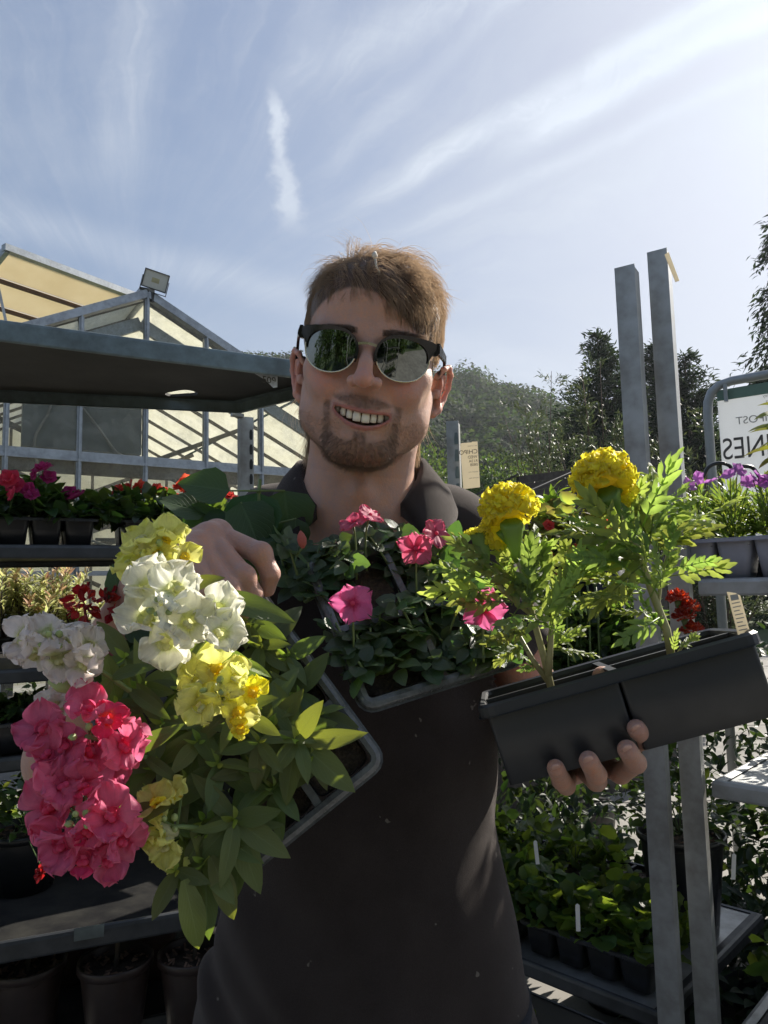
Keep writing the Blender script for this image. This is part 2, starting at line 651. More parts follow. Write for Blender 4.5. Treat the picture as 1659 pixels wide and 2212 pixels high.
def conifer(label, px, top_y, d, hw, g, drooping=False, group='conifers beyond the nursery'):
    top = P(px, top_y, d)
    H = top.z
    base = (top.x, top.y, 0)
    root = thing(obj('conifer_tree', None, None, Vector(base)), label, 'tree', group)
    ps = []
    lf = quad_leaf(0.30, 0.085)
    N = 34
    for i in range(N):
        t = (i + .5) / N
        z = H * (0.10 + 0.89 * t)
        rr = 1.25 * hw * (1 - t) ** 0.70 * (0.80 + 0.35 * g.random()) + .12
        nb = max(6, int(13 * (1 - t) + 6))
        for b_ in range(nb):
            a = g.uniform(0, 6.28)
            L_ = rr * g.uniform(.55, 1.12)
            m_ = max(30, int(190 * L_ / hw))
            s = g.random(m_) ** .7
            sag = (-0.55 if drooping else -0.12) * L_ * s * s + .18 * L_ * s * (not drooping)
            pos = np.stack([np.cos(a) * L_ * s, np.sin(a) * L_ * s, z + sag], 1) + g.normal(0, .09 + .05 * L_, (m_, 3)) * np.array([1, 1, .8]) + np.array([base[0], base[1], 0])
            dd = np.stack([np.full(m_, np.cos(a)), np.full(m_, np.sin(a)), np.full(m_, -.9 if drooping else .25)], 1)
            ps.append(tile(lf, rand_mats(pos, dd, None, .5, 1.15, .55, g)))
    V, F, U = cat3(ps)
    cr = obj('crown', np_mesh('crown', V, F, M_CONIF, False, U), root); cr['kind'] = 'stuff'
    obj('trunk', MB().tube([(base[0], base[1], 0), (base[0], base[1], H * .5), (base[0], base[1], H * .98)], [.22, .13, .02], 8).mesh('trunk', M_BARK, True), root)


M_CONIF = mat_leaf('conifer_needles', (0.024, 0.040, 0.026), (0.05, 0.08, 0.03), 0.8, 0.30, 0.30, spec=.15)
conifer('spired conifer rising highest, just left of the shorter steel post', 1290, 716, 30, 2.9, gh)
conifer('narrow conifer showing in the gap between the two tall steel posts', 1418, 735, 33, 1.9, gh)
conifer('dark conifer just right of the taller steel post', 1478, 760, 31, 2.6, gh)
conifer('tall drooping conifer at the right edge, above the banner', 1712, 360, 24, 2.9, gh, True)
conifer('broad conifer behind the banner frame', 1590, 960, 34, 3.5, gh)

# feathery willow-like shrubs in front of the conifers
M_WILLOW = mat_leaf('willow_leaf', (0.055, 0.075, 0.045), (0.10, 0.13, 0.045), 0.45, 0.30, 0.35, spec=.45)
wl = simple_leaf(0.075, 0.017, .25, .2)


def willow(label, px, top_y, d, hw, cnt=22, g=gh):
    top = P(px, top_y, d)
    base = (top.x, top.y, 0)
    H = top.z
    root = thing(obj('willow_shrub', None, None, Vector(base)), label, 'shrub', 'feathery shrubs behind the nursery')
    ps, tb_ = [], MB()
    for q in range(cnt):
        a = g.uniform(0, 6.28)
        tipr = hw * g.uniform(.1, 1.0)
        hh = H * (g.uniform(.72, 1.0) if tipr < hw * .5 else g.uniform(.40, .86))
        pts_ = [Vector((base[0] + math.cos(a) * tipr * (t ** 1.4) + g.normal(0, .02), base[1] + math.sin(a) * tipr * (t ** 1.4), hh * t)) for t in np.linspace(0, 1, 7)]
        tb_.tube(pts_, list(np.linspace(.022, .003, 7)), 5)
        A_ = np.array([list(p) for p in pts_])
        nsub = 16
        for _ in range(nsub):
            t = g.uniform(.15, 1)
            p0 = np.array([np.interp(t, np.linspace(0, 1, 7), A_[:, c]) for c in range(3)])
            dr = g.normal(0, 1, 3); dr[2] = abs(dr[2]) * .9 + .3; dr /= np.linalg.norm(dr)
            L_ = g.uniform(.15, .45)
            m_ = 34
            s = g.random(m_)
            pos = p0 + dr * (L_ * s)[:, None] + g.normal(0, .018, (m_, 3))
            ps.append(tile(wl, rand_mats(pos, np.tile(dr, (m_, 1)), None, .7, 1.3, .6, g)))
    V, F, U = cat3(ps)
    cr = obj('crown', np_mesh('crown', V, F, M_WILLOW, False, U), root); cr['kind'] = 'stuff'
    obj('stem', tb_.mesh('stem', M_BARK, True), root)


willow('tall feathery willow shrub left of the two steel posts', 1285, 800, 9.0, 1.35, 26)
willow('wispy willow shrub with thin shoots above the dark canopy', 1165, 800, 10.5, 1.1, 20)
willow('feathery shrub seen between and behind the steel posts', 1400, 860, 8.6, 1.1, 24)
willow('feathery shrub between the taller post and the banner frame', 1500, 880, 8.0, .8, 20)
willow('low leafy willow shrub right behind the labelled post', 1060, 990, 9.5, 1.0, 22)
willow('dark shrub behind the shoulder, left of the labelled post', 935, 985, 8.5, .75, 20)
M_BUSH = mat_leaf('bush_leaf', (0.045, 0.080, 0.025), (0.14, 0.22, 0.03), 0.5, 0.35, 0.35)
for (px, py, d, r_, lab) in ((1080, 1010, 24, 2.2, 'rounded green bush behind the paper label'), (1180, 960, 30, 3.4, 'broad dark bush at the foot of the hill'), (985, 930, 42, 4.4, 'leafy tree at the hill foot, behind the labelled post')):
    c = P(px, py, d)
    cl_l = [(gh.normal(0, r_ * .45), gh.normal(0, r_ * .4), c.z * gh.uniform(.15, .8), r_ * gh.uniform(.4, .7)) for _ in range(16)]
    leafy('bush', lab, 'bush', (c.x, c.y, 0), M_BUSH, cl_l, 1300, quad_leaf(.11 * d / 24, .075 * d / 24), 'bushes at the foot of the hill', [(((0, 0, 0), (0, 0, c.z * .5)), .1, .05)])

# planting and trees on the far side of the yard (behind the viewer), mirrored in the sunglasses
for k, (x, y, r_, h_) in enumerate(((-3.6, -7.5, 2.4, 4.6), (0.6, -8.5, 2.8, 5.0), (4.6, -7.8, 2.4, 4.2), (-11, -9, 2.8, 5.0), (12, -9, 2.8, 5.0))):
    cl_l = [(gh.normal(0, r_ * .5), gh.normal(0, r_ * .3), h_ * gh.uniform(.15, .85), r_ * gh.uniform(.35, .6)) for _ in range(12)]
    leafy('hedge_tree', ('first', 'second', 'third', 'fourth', 'fifth')[k] + ' leafy tree from the middle across the yard behind the viewer', 'tree', (x, y, 0), M_BUSH, cl_l, 420, simple_leaf(.30, .20, .2, .2), 'trees across the yard', [(((0, 0, 0), (0.1, 0, h_ * .6)), .15, .06)])
# ================================================================== GREENHOUSES
M_ALU = mat_plain('weathered_aluminium', (0.42, 0.45, 0.48), 0.45, metal=0.55, var=0.18, scale=25, bstr=.1)
M_ALUD = mat_plain('old_grey_timber', (0.20, 0.185, 0.165), 0.85, var=0.25, scale=30, bstr=.3)
M_RUST = mat_plain('brown_purlin', (0.10, 0.055, 0.035), 0.7, var=0.2, scale=30, bstr=.2)
m, nt, b = material('limewashed_glass')
tcs = nt.nodes.new('ShaderNodeTexCoord')
nz = noise(tcs.outputs['Object'], 2.2, 6, 0.65); ny_ = noise(tcs.outputs['Object'], 14, 4, .6)
nt.links.new(mixc((nz * .6 + ny_ * .4).smooth(.35, .7), (0.84, 0.82, 0.73), (0.70, 0.68, 0.58)), b.inputs['Base Color'])
b.inputs['Roughness'].default_value = 0.5
tr = nt.nodes.new('ShaderNodeBsdfTranslucent')
nt.links.new(mixc((nz * .6 + ny_ * .4).smooth(.3, .7), (0.92, 0.90, 0.83), (0.80, 0.78, 0.68)), tr.inputs[0])
mx = nt.nodes.new('ShaderNodeMixShader'); mx.inputs[0].default_value = .72
nt.links.new(b.outputs[0], mx.inputs[1]); nt.links.new(tr.outputs[0], mx.inputs[2])
nt.links.new(mx.outputs[0], nt.nodes['Material Output'].inputs[0])
M_LIME = m
m, nt, b = material('tan_shade_sheet')
tcs = nt.nodes.new('ShaderNodeTexCoord')
nz = noise(tcs.outputs['Object'], 1.2, 5, 0.6)
cc_ = mixc(nz.smooth(.3, .7), (0.92, 0.84, 0.66), (0.86, 0.77, 0.58))
nt.links.new(cc_, b.inputs['Base Color'])
b.inputs['Roughness'].default_value = .7
tr = nt.nodes.new('ShaderNodeBsdfTranslucent'); nt.links.new(cc_, tr.inputs[0])
mx = nt.nodes.new('ShaderNodeMixShader'); mx.inputs[0].default_value = .6
nt.links.new(b.outputs[0], mx.inputs[1]); nt.links.new(tr.outputs[0], mx.inputs[2])
nt.links.new(mx.outputs[0], nt.nodes['Material Output'].inputs[0])
M_TAN = m
m, nt, b = material('clear_glass')
tcs = nt.nodes.new('ShaderNodeTexCoord')
nz = noise(tcs.outputs['Object'], 5, 5, 0.65)
tp_ = nt.nodes.new('ShaderNodeBsdfTransparent'); tp_.inputs[0].default_value = (.93, .95, .94, 1)
b.inputs['Base Color'].default_value = (.6, .6, .55, 1); b.inputs['Roughness'].default_value = .15
mx = nt.nodes.new('ShaderNodeMixShader')
fr = nt.nodes.new('ShaderNodeFresnel'); fr.inputs[0].default_value = 1.5
nt.links.new((E(fr.outputs[0]) * .7 + nz.smooth(.4, .75) * .14 + .02).s, mx.inputs[0])
nt.links.new(tp_.outputs[0], mx.inputs[1]); nt.links.new(b.outputs[0], mx.inputs[2])
nt.links.new(mx.outputs[0], nt.nodes['Material Output'].inputs[0])
M_GLASS = m

# near greenhouse: gable wall faces the viewer. local x along the gable, y into the house, origin under the apex
GX = Vector((0.836, 0.549, 0)); GY = Vector((-0.549, 0.836, 0))
GA = P(317, 640, 7.0)
GO = Vector((GA.x, GA.y, 0))
GM = Matrix(((GX.x, GY.x, 0, GO.x), (GX.y, GY.y, 0, GO.y), (0, 0, 1, 0), (0, 0, 0, 1)))
APEX, EAVE, HWID, LEN = GA.z, 2.62, 3.207, 5.2
SP = HWID / 5.5
gh_root = thing(obj('greenhouse', None, None, GM), 'aluminium greenhouse with a glazed gable and limewashed roof, left behind the trolley', 'greenhouse')


def gob(name, mb, mat, smooth=False, label=None, parent=None):
    return obj(name, mb.mesh(name, mat, smooth), parent or gh_root, GM, label)


rise = APEX - EAVE


def roofz(x):
    return EAVE + rise * (1 - abs(x) / HWID)


xs = [k * SP for k in range(-5, 6)]
for x in xs:
    gob('glazing_bar', MB().box((x - .022, -.03, .55), (x + .022, .03, roofz(x) - .03)).box((x - .008, -.055, .55), (x + .008, -.03, roofz(x) - .03)), M_ALU)
edge = [-HWID] + xs + [HWID]
for a, c in zip(edge[:-1], edge[1:]):
    for z0, z1 in ((.58, 1.55), (1.60, EAVE - .04), (EAVE + .04, None)):
        if z1 is None:
            if min(roofz(a), roofz(c)) < EAVE + .06 and max(roofz(a), roofz(c)) < EAVE + .16:
                continue
            poly = [(a + .024, z0), (c - .024, z0), (c - .024, roofz(c - .024) - .04), (a + .024, roofz(a + .024) - .04)]
            if abs(a) < HWID and abs(c) < HWID and a * c < 0:
                poly.insert(3, (0, APEX - .05))
        else:
            poly = [(a + .024, z0), (c - .024, z0), (c - .024, z1), (a + .024, z1)]
        gob('glass_pane', MB().prism(poly, -.004, .002), M_GLASS)
gob('gable_rail', MB().box((-HWID, -.035, EAVE - .035), (HWID, .035, EAVE + .035)).box((-HWID, -.05, EAVE - .055), (HWID, -.0352, EAVE - .03)), M_ALU)
gob('gable_rail', MB().box((-HWID, -.03, 1.553), (HWID, .032, 1.597)), M_ALU)
gob('base_wall', MB().box((-HWID, -.08, 0), (HWID, .08, .56)), M_CONC)
for s in (-1, 1):
    gob('verge_rafter', MB().bar((0, -.01, APEX + .015), (s * HWID, -.01, EAVE + .015), .09, .075), M_ALU)
    gob('inner_rafter', MB().bar((0, .22, APEX - .20), (s * HWID, .22, EAVE - .20), .05, .12), M_ALU)
    gob('corner_post', MB().box((s * HWID - .06, -.06, .0), (s * HWID + .06, .06, EAVE)), M_ALU)
    # roof bars and limewashed roof panes
    nb = int(LEN / .62)
    for k in range(nb + 1):
        y = .1 + k * .62
        gob('roof_bar', MB().bar((0, y, APEX), (s * (HWID + .1), y, EAVE - .05), .030, .045), M_ALUD)
        if k < nb:
            for t0, t1 in ((0.01, .5), (.51, 1.0)):
                p = lambda t, yy: (s * HWID * t, yy, APEX - rise * t + .012)
                v = [p(t0, y + .02), p(t1, y + .02), p(t1, y + .60), p(t0, y + .60)]
                v2 = [(a_, b_, c_ + .004) for a_, b_, c_ in v]
                gob('roof_pane', MB().add(v + v2, [(0, 1, 2, 3), (7, 6, 5, 4), (0, 4, 5, 1), (1, 5, 6, 2), (2, 6, 7, 3), (3, 7, 4, 0)]), M_LIME)
    gob('gutter', MB().box((s * HWID - .09, 0, EAVE - .12), (s * HWID + .09, LEN, EAVE - .02)), M_ALU)
    # limewashed side wall
    for k in range(nb):
        y = .1 + k * .62
        gob('side_pane', MB().box((s * HWID - .004, y + .02, .56), (s * HWID + .004, y + .60, EAVE - .13)), M_LIME)
        gob('side_bar', MB().box((s * HWID - .02, y - .02, .3), (s * HWID + .02, y + .02, EAVE - .12)), M_ALUD)
gob('ridge_cap', MB().bar((0, -.02, APEX + .05), (0, LEN, APEX + .05), .14, .05), M_ALU)
# far gable: limewashed sheets
for a, c in zip(edge[:-1], edge[1:]):
    gob('back_pane', MB().prism([(a + .02, .1), (c - .02, .1), (c - .02, roofz(c) - .03), (a + .02, roofz(a) - .03)], LEN - .01, LEN), M_LIME)
    gob('back_bar', MB().box((a - .02, LEN - .04, 0), (a + .02, LEN - .012, roofz(a))), M_ALUD)
# inside: dark tie beams, trusses, posts, a grey control panel with hoses, braces
for y in (1.2, 3.4):
    gob('tie_beam', MB().box((-HWID, y - .04, EAVE + .02), (HWID, y + .04, EAVE + .16)), M_ALUD)
    for s in (-1, 1):
        gob('truss_strut', MB().bar((s * .15, y, EAVE + .1), (s * 1.6, y, roofz(1.6) - .05), .05, .05).bar((s * 2.6, y, EAVE - .9), (s * .6, y, EAVE + .05), .045, .045), M_ALUD)
for x in (-.95, 1.3):
    gob('inner_post', MB().box((x - .05, 1.3, 0), (x + .05, 1.4, EAVE)), M_ALUD)
gob('long_brace', MB().bar((-1.2, 2.0, 1.7), (2.9, 2.6, 3.25), .05, .09).bar((-.2, 2.3, 1.9), (2.9, 3.0, 2.75), .05, .07).bar((-3.0, 3.0, 3.0), (.3, 3.2, 1.5), .05, .05), M_ALUD)
M_PANEL = mat_plain('grey_galvanised_panel', (0.24, 0.25, 0.235), 0.6, metal=.2, var=.2, scale=5, bstr=.05)
gob('control_panel', MB().box((-1.0, .35, EAVE + .12), (.06, .42, EAVE + 1.02)), M_PANEL)


def wire(pts_, r_=.012):
    P_ = [Vector(p) for p in pts_]
    out = []
    for i in range(len(P_) - 1):
        p0, p1, p2, p3 = P_[max(i - 1, 0)], P_[i], P_[i + 1], P_[min(i + 2, len(P_) - 1)]
        for k in range(6):
            t = k / 6
            out.append(0.5 * ((2 * p1) + (p2 - p0) * t + (2 * p0 - 5 * p1 + 4 * p2 - p3) * t * t + (3 * p1 - p0 - 3 * p2 + p3) * t ** 3))
    out.append(P_[-1])
    return MB().tube(out, r_, 6)


M_HOSE = mat_plain('pale_hose', (0.42, 0.40, 0.36), .6, bstr=0)
gob('hose', wire([(-.75, .30, 3.5), (-.55, .30, 3.2), (-.35, .3, 2.95), (-.2, .3, 2.75), (-.1, .3, 2.7)]), M_HOSE, True)
gob('hose', wire([(-.75, .30, 3.5), (-.78, .30, 3.1), (-.9, .3, 2.8), (-.85, .3, 2.5), (-.7, .3, 2.2)]), M_HOSE, True)
gob('hose', wire([(-2.6, .4, 2.9), (-1.9, .4, 2.5), (-1.3, .45, 1.75), (-.6, .5, 1.95), (.1, .5, 1.8), (.9, .5, 2.1)]), M_HOSE, True)
for z in (1.78, 2.02, 2.28):
    gob('wire', MB().tube([(-3.1, .5, z + .03), (0, .5, z), (3.1, .5, z - .02)], .006, 5), M_ALUD)
gob('irrigation_boom', MB().bar((-.3, .6, 1.92), (1.55, .6, 1.92), .03, .03).box((.62, .52, 1.94), (.95, .7, 2.10)), M_ALUD)
# left end: pale blue-grey sheet metal cladding by the corner
for a in (-4.25, -3.74):
    gob('cladding_sheet', MB().box((a, -.03, .05), (a + .5, .0, EAVE + .75)), M_ALU)

# floodlight on the gable peak
fl = P(336, 606, 6.95)
flr = thing(obj('floodlight', None, None, Matrix.Translation(fl)), 'small square floodlight on a bracket at the greenhouse peak', 'floodlight')
M_DARKM = mat_plain('dark_grey_cast_metal', (0.06, 0.065, 0.07), .5, metal=.4, bstr=.05)
M_LENSF = mat_plain('frosted_lamp_glass', (0.55, 0.57, 0.55), .25, var=.05, bstr=0)
Fm = frame(fl, Vector((.25, -.90, -.30)), Vector((0.22, .1, 1)))
Fm = Fm @ Matrix.Rotation(R(0), 4, 'Y')
ho = MB().box((-.115, -.035, -.085), (.115, .010, -.078)).box((-.115, -.035, .078), (.115, .010, .085)).box((-.115, -.035, -.078), (-.108, .010, .078)).box((.108, -.035, -.078), (.115, .010, .078)).box((-.115, -.045, -.085), (.115, -.0355, .085))
for k in range(7):
    ho.box((-.09 + k * .03 - .004, -.062, -.07), (-.09 + k * .03 + .004, -.0452, .07))
obj('housing', ho.mesh('housing', M_DARKM), flr, Fm)
obj('lamp_glass', MB().box((-.107, -.012, -.077), (.107, -.002, .077)).mesh('lamp_glass', M_LENSF), flr, Fm)
obj('led_array', MB().box((-.035, -.0019, -.022), (.035, .0012, .022)).mesh('led_array', mat_plain('led_yellow', (.42, .40, .25), .4, bstr=0)), flr, Fm)
obj('bracket', MB().box((-.125, -.03, -.11), (-.118, -.01, .02)).box((.118, -.03, -.11), (.125, -.01, .02)).box((-.125, -.03, -.117), (.125, -.01, -.1105)).bar((0, -.02, -.117), (-.02, .0, -.20), .03, .03).mesh('bracket', M_DARKM), flr, Fm)

# open roof of a second greenhouse behind: one tan slope falling away to the left, its underside towards the viewer
A_, B_ = P(18, 541, 15.0), P(281, 640, 17.4)
B_.z = A_.z
rd = (B_ - A_).normalized()
sd = Vector((-rd.y, rd.x, 0))
Lr, Wd, Dr = (B_ - A_).length + .55, 5.2, 2.2


def q3(o, a, b_, h_=.02):
    """slab from three edges"""
    nrm = a.cross(b_).normalized() * h_
    v = [o, o + a, o + a + b_, o + b_]
    v = v + [p + nrm for p in v]
    return [tuple(p) for p in v], [(0, 3, 2, 1), (4, 5, 6, 7), (0, 1, 5, 4), (1, 2, 6, 5), (2, 3, 7, 6), (3, 0, 4, 7)]


r2 = thing(obj('greenhouse', None, None, Vector((A_.x, A_.y, 0))), 'taller greenhouse with a tan sheeted open roof behind, at the upper left', 'greenhouse')
slope = sd * Wd + Vector((0, 0, -Dr))
NP = 7
for k in range(NP):
    f0, f1 = k / NP, (k + 1) / NP - .004
    v, f = q3(A_ + slope * f0, rd * Lr, slope * (f1 - f0), .012)
    obj('roof_sheet', MB().add(v, f).mesh('roof_sheet', M_TAN), r2)
    if k:
        c_ = A_ + slope * f0 + Vector((0, 0, -.06))
        obj('purlin', MB().bar(c_, c_ + rd * Lr, .07, .08).mesh('purlin', M_RUST), r2)
obj('verge', MB().bar(A_ - rd * .04, A_ + slope - rd * .04, .10, .16).mesh('verge', M_ALU), r2)
obj('verge', MB().bar(A_ + rd * (Lr + .04), A_ + slope + rd * (Lr + .04), .10, .16).mesh('verge', M_ALU), r2)
obj('ridge_cap', MB().bar(A_ + Vector((0, 0, .03)) - rd * .1, A_ + rd * (Lr + .1) + Vector((0, 0, .03)), .16, .14).mesh('ridge_cap', M_ALU), r2)
for k, (p, q) in enumerate(((A_ - rd * .02, A_ + rd * .0), (A_ + rd * Lr, A_ + rd * Lr))):
    obj('roof_post', MB().bar((p.x, p.y, 0), (p.x, p.y, A_.z - .1), .1, .1, (1, 0, 0)).mesh('roof_post', M_ALU), r2) if k else None
e0 = A_ + slope
v, f = q3(Vector((e0.x, e0.y, 0)), rd * Lr, Vector((0, 0, e0.z - .05)), .03)
obj('side_wall', MB().add(v, f).mesh('side_wall', M_LIME), r2)
obj('vent_arm', MB().bar(P(-6, 610, 14.6), P(14, 700, 14.6), .05, .05).mesh('vent_arm', M_ALU), r2)
# ================================================================== TROLLEYS, TRAYS AND BEDDING PLANTS
M_GALV = mat_plain('galvanised_steel', (0.44, 0.455, 0.46), 0.45, metal=0.45, var=0.25, scale=22, bstr=.15, col2=(0.24, 0.235, 0.22))
M_GALVG = mat_plain('greenish_galvanised_rim', (0.19, 0.24, 0.245), 0.40, metal=0.55, var=0.3, scale=26, bstr=.2, col2=(.11, .13, .13))
M_STEELD = mat_plain('shade_darkened_steel', (0.085, 0.09, 0.095), 0.45, metal=0.5, var=0.25, scale=18, bstr=.12)  # darker copy of the galvanised steel; lower shelves' shade is in its colour
M_BOARD = mat_plain('brown_black_plywood', (0.035, 0.031, 0.025), 0.55, var=0.3, scale=4, bstr=.1)
M_BLACK = mat_plain('black_tray_plastic', (0.016, 0.017, 0.019), 0.33, var=0.15, scale=60, bstr=.12, bdist=.001)
M_RIMG = mat_plain('scuffed_tray_rim', (0.050, 0.053, 0.058), 0.30, var=0.3, scale=120, bstr=.2, bdist=.001)
M_LILACTRAY = mat_plain('pale_grey_tray_plastic', (0.36, 0.37, 0.44), 0.45, var=0.08, scale=30, bstr=.05)
M_SOIL = mat_plain('potting_compost', (0.030, 0.022, 0.016), 0.95, var=0.3, scale=300, bstr=1.0, bdist=.006, col2=(0.11, 0.08, 0.055))
M_TERRA = mat_plain('brown_pot_plastic', (0.045, 0.028, 0.022), 0.45, var=0.2, bstr=.05)
M_WHITE = mat_plain('white_plastic_label', (0.75, 0.75, 0.72), 0.4, var=.05, bstr=0)
M_PAPER = mat_plain('cream_card', (0.72, 0.66, 0.54), 0.8, var=.08, scale=30, bstr=.05)
E.nt = M_PAPER.node_tree
_n = M_PAPER.node_tree
_t = _n.nodes.new('ShaderNodeBsdfTranslucent'); _t.inputs[0].default_value = (.86, .80, .66, 1)
_m = _n.nodes.new('ShaderNodeMixShader'); _m.inputs[0].default_value = .5
_n.links.new(_n.nodes['Principled BSDF'].outputs[0], _m.inputs[1]); _n.links.new(_t.outputs[0], _m.inputs[2]); _n.links.new(_m.outputs[0], _n.nodes['Material Output'].inputs[0])
M_INK = mat_plain('grey_ink', (0.12, 0.11, 0.10), 0.7, bstr=0)
M_INKL = mat_plain('faded_ink', (0.36, 0.36, 0.35), 0.7, bstr=0)

gn = np.random.default_rng(21)


def G(px, py, z):
    """where the view ray through px, py meets the level z"""
    a = P(px, py, 1.0) - C0
    return C0 + a * ((z - CAM_Z) / a.z)


def lift_to(p, z):
    return Vector((p.x, p.y, z))


def rrect(x0, y0, x1, y1, r, z, k=5):
    out = []
    for cx_, cy_, a0 in ((x1 - r, y1 - r, 0), (x0 + r, y1 - r, 90), (x0 + r, y0 + r, 180), (x1 - r, y0 + r, 270)):
        for i in range(k):
            a = R(a0 + 90 * i / (k - 1))
            out.append((cx_ + r * math.cos(a), cy_ + r * math.sin(a), z))
    return out


CELL_CACHE = {}


def cell_tray(label, M, nx, ny, Lx, Ly, h, mat, group=None, rimw=.008, taper=.80, rimmat=None, name='cell_tray', lip=.007, soil=True, gap=.002, crad=.010):
    """moulded tray: rim with rounded corners, dividers, tapered cells, compost. local z=0 is the rim"""
    root = thing(obj(name, None, None, M), label, 'plant tray', group)
    key = (nx, ny, round(Lx, 4), round(Ly, 4), h, mat.name)
    if key not in CELL_CACHE:
        rm = MB()
        prof = [(-.002, -lip), (0, -lip), (.0, -.001), (.0012, .0), (rimw * .45, .0014), (rimw, .0), (rimw + .0012, -.004)]
        rm.loft([rrect(i, i, Lx - i, Ly - i, max(.004, .014 - i), z) for i, z in prof])
        cw, cl = (Lx - 2 * rimw) / nx, (Ly - 2 * rimw) / ny
        for i in range(1, nx):
            x = rimw + cw * i
            rm.box((x - .0035, rimw * .8, -.0035), (x + .0035, Ly - rimw * .8, -.0008))
        for j in range(1, ny):
            y = rimw + cl * j
            rm.box((rimw * .8, y - .0035, -.0038), (Lx - rimw * .8, y + .0035, -.0012))
        cm = MB()
        a, b_ = cw / 2 - gap, cl / 2 - gap
        cm.loft([rrect(-a * k, -b_ * k, a * k, b_ * k, crad, z) for k, z in ((1, -.0022), (1 - (1 - taper) * .35, -h * .4), (taper, -h), (taper * .85, -h - .001))], False, True)
        sm = MB()
        if soil:
            n_ = 7
            hs = gn.normal(0, .0022, (n_, n_))
            kk = .93
            v = [((i / (n_ - 1) * 2 - 1) * a * kk, (j / (n_ - 1) * 2 - 1) * b_ * kk, -.013 + hs[i, j]) for i in range(n_) for j in range(n_)]
            sm.add(v, [(i * n_ + j, (i + 1) * n_ + j, (i + 1) * n_ + j + 1, i * n_ + j + 1) for i in range(n_ - 1) for j in range(n_ - 1)])
        CELL_CACHE[key] = (rm.mesh('rim', rimmat or mat, False), cm.mesh('cell', mat, True), sm.mesh('compost', M_SOIL, True) if soil else None, cw, cl)
    rme, cme, sme, cw, cl = CELL_CACHE[key]
    obj('rim', rme, root, M)
    for i in range(nx):
        for j in range(ny):
            T = M @ Matrix.Translation((rimw + cw * (i + .5), rimw + cl * (j + .5), 0))
            c = obj('cell', cme, root, T)
            if sme:
                obj('compost', sme, c, T)
    return root


def flatM(o, e, s=1):
    """matrix at o with local x along the horizontal direction e, y to its left"""
    e = Vector((e[0], e[1], 0)).normalized()
    f = Vector((-e.y, e.x, 0)) * s
    zz_ = e.cross(f)
    return Matrix(((e.x, f.x, zz_.x, o[0]), (e.y, f.y, zz_.y, o[1]), (e.z, f.z, zz_.z, o[2]), (0, 0, 0, 1)))


def text_mesh(txt, size, mat, mirror=False, name='lettering', ext=.0004):
    cu = bpy.data.curves.new(name, 'FONT')
    cu.body = txt
    cu.size = size
    cu.extrude = ext
    o = bpy.data.objects.new(name, cu)
    me = bpy.data.meshes.new_from_object(o)
    bpy.data.objects.remove(o)
    bpy.data.curves.remove(cu)
    me.materials.clear()
    me.materials.append(mat)
    if mirror:
        me.transform(Matrix.Scale(-1, 4, (1, 0, 0)))
        me.flip_normals()
    me.name = name
    return me


# ---- leaf and flower stock -------------------------------------------------
M_IMPL = mat_leaf('impatiens_leaf', (0.026, 0.052, 0.020), (0.16, 0.32, 0.03), 0.30, 0.30, 0.35, spec=.6)
M_GERL = mat_leaf('geranium_leaf', (0.050, 0.095, 0.030), (0.42, 0.60, 0.05), 0.45, 0.42, 0.40)
M_GERZ = mat_leaf('zoned_geranium_leaf', (0.085, 0.12, 0.034), (0.60, 0.64, 0.08), 0.45, 0.52, 0.35, edge=(0.24, 0.36, 0.07), tip=(0.16, 0.13, 0.035))
M_VARL = mat_leaf('variegated_leaf', (0.36, 0.40, 0.15), (0.56, 0.60, 0.20), 0.4, 0.48, 0.40, edge=(0.74, 0.70, 0.44))
M_VART = mat_leaf('pink_shoot_leaf', (0.62, 0.42, 0.26), (0.66, 0.44, 0.24), 0.4, 0.40, 0.30)
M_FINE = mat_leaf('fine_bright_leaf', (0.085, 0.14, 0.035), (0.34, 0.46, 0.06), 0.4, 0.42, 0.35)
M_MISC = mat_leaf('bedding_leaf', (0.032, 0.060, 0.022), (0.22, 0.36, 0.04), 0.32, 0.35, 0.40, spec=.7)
M_STEM = mat_plain('green_stem', (0.10, 0.16, 0.05), .5, bstr=0)
M_STEMD = mat_plain('woody_stem', (0.09, 0.07, 0.05), .8, bstr=.1)


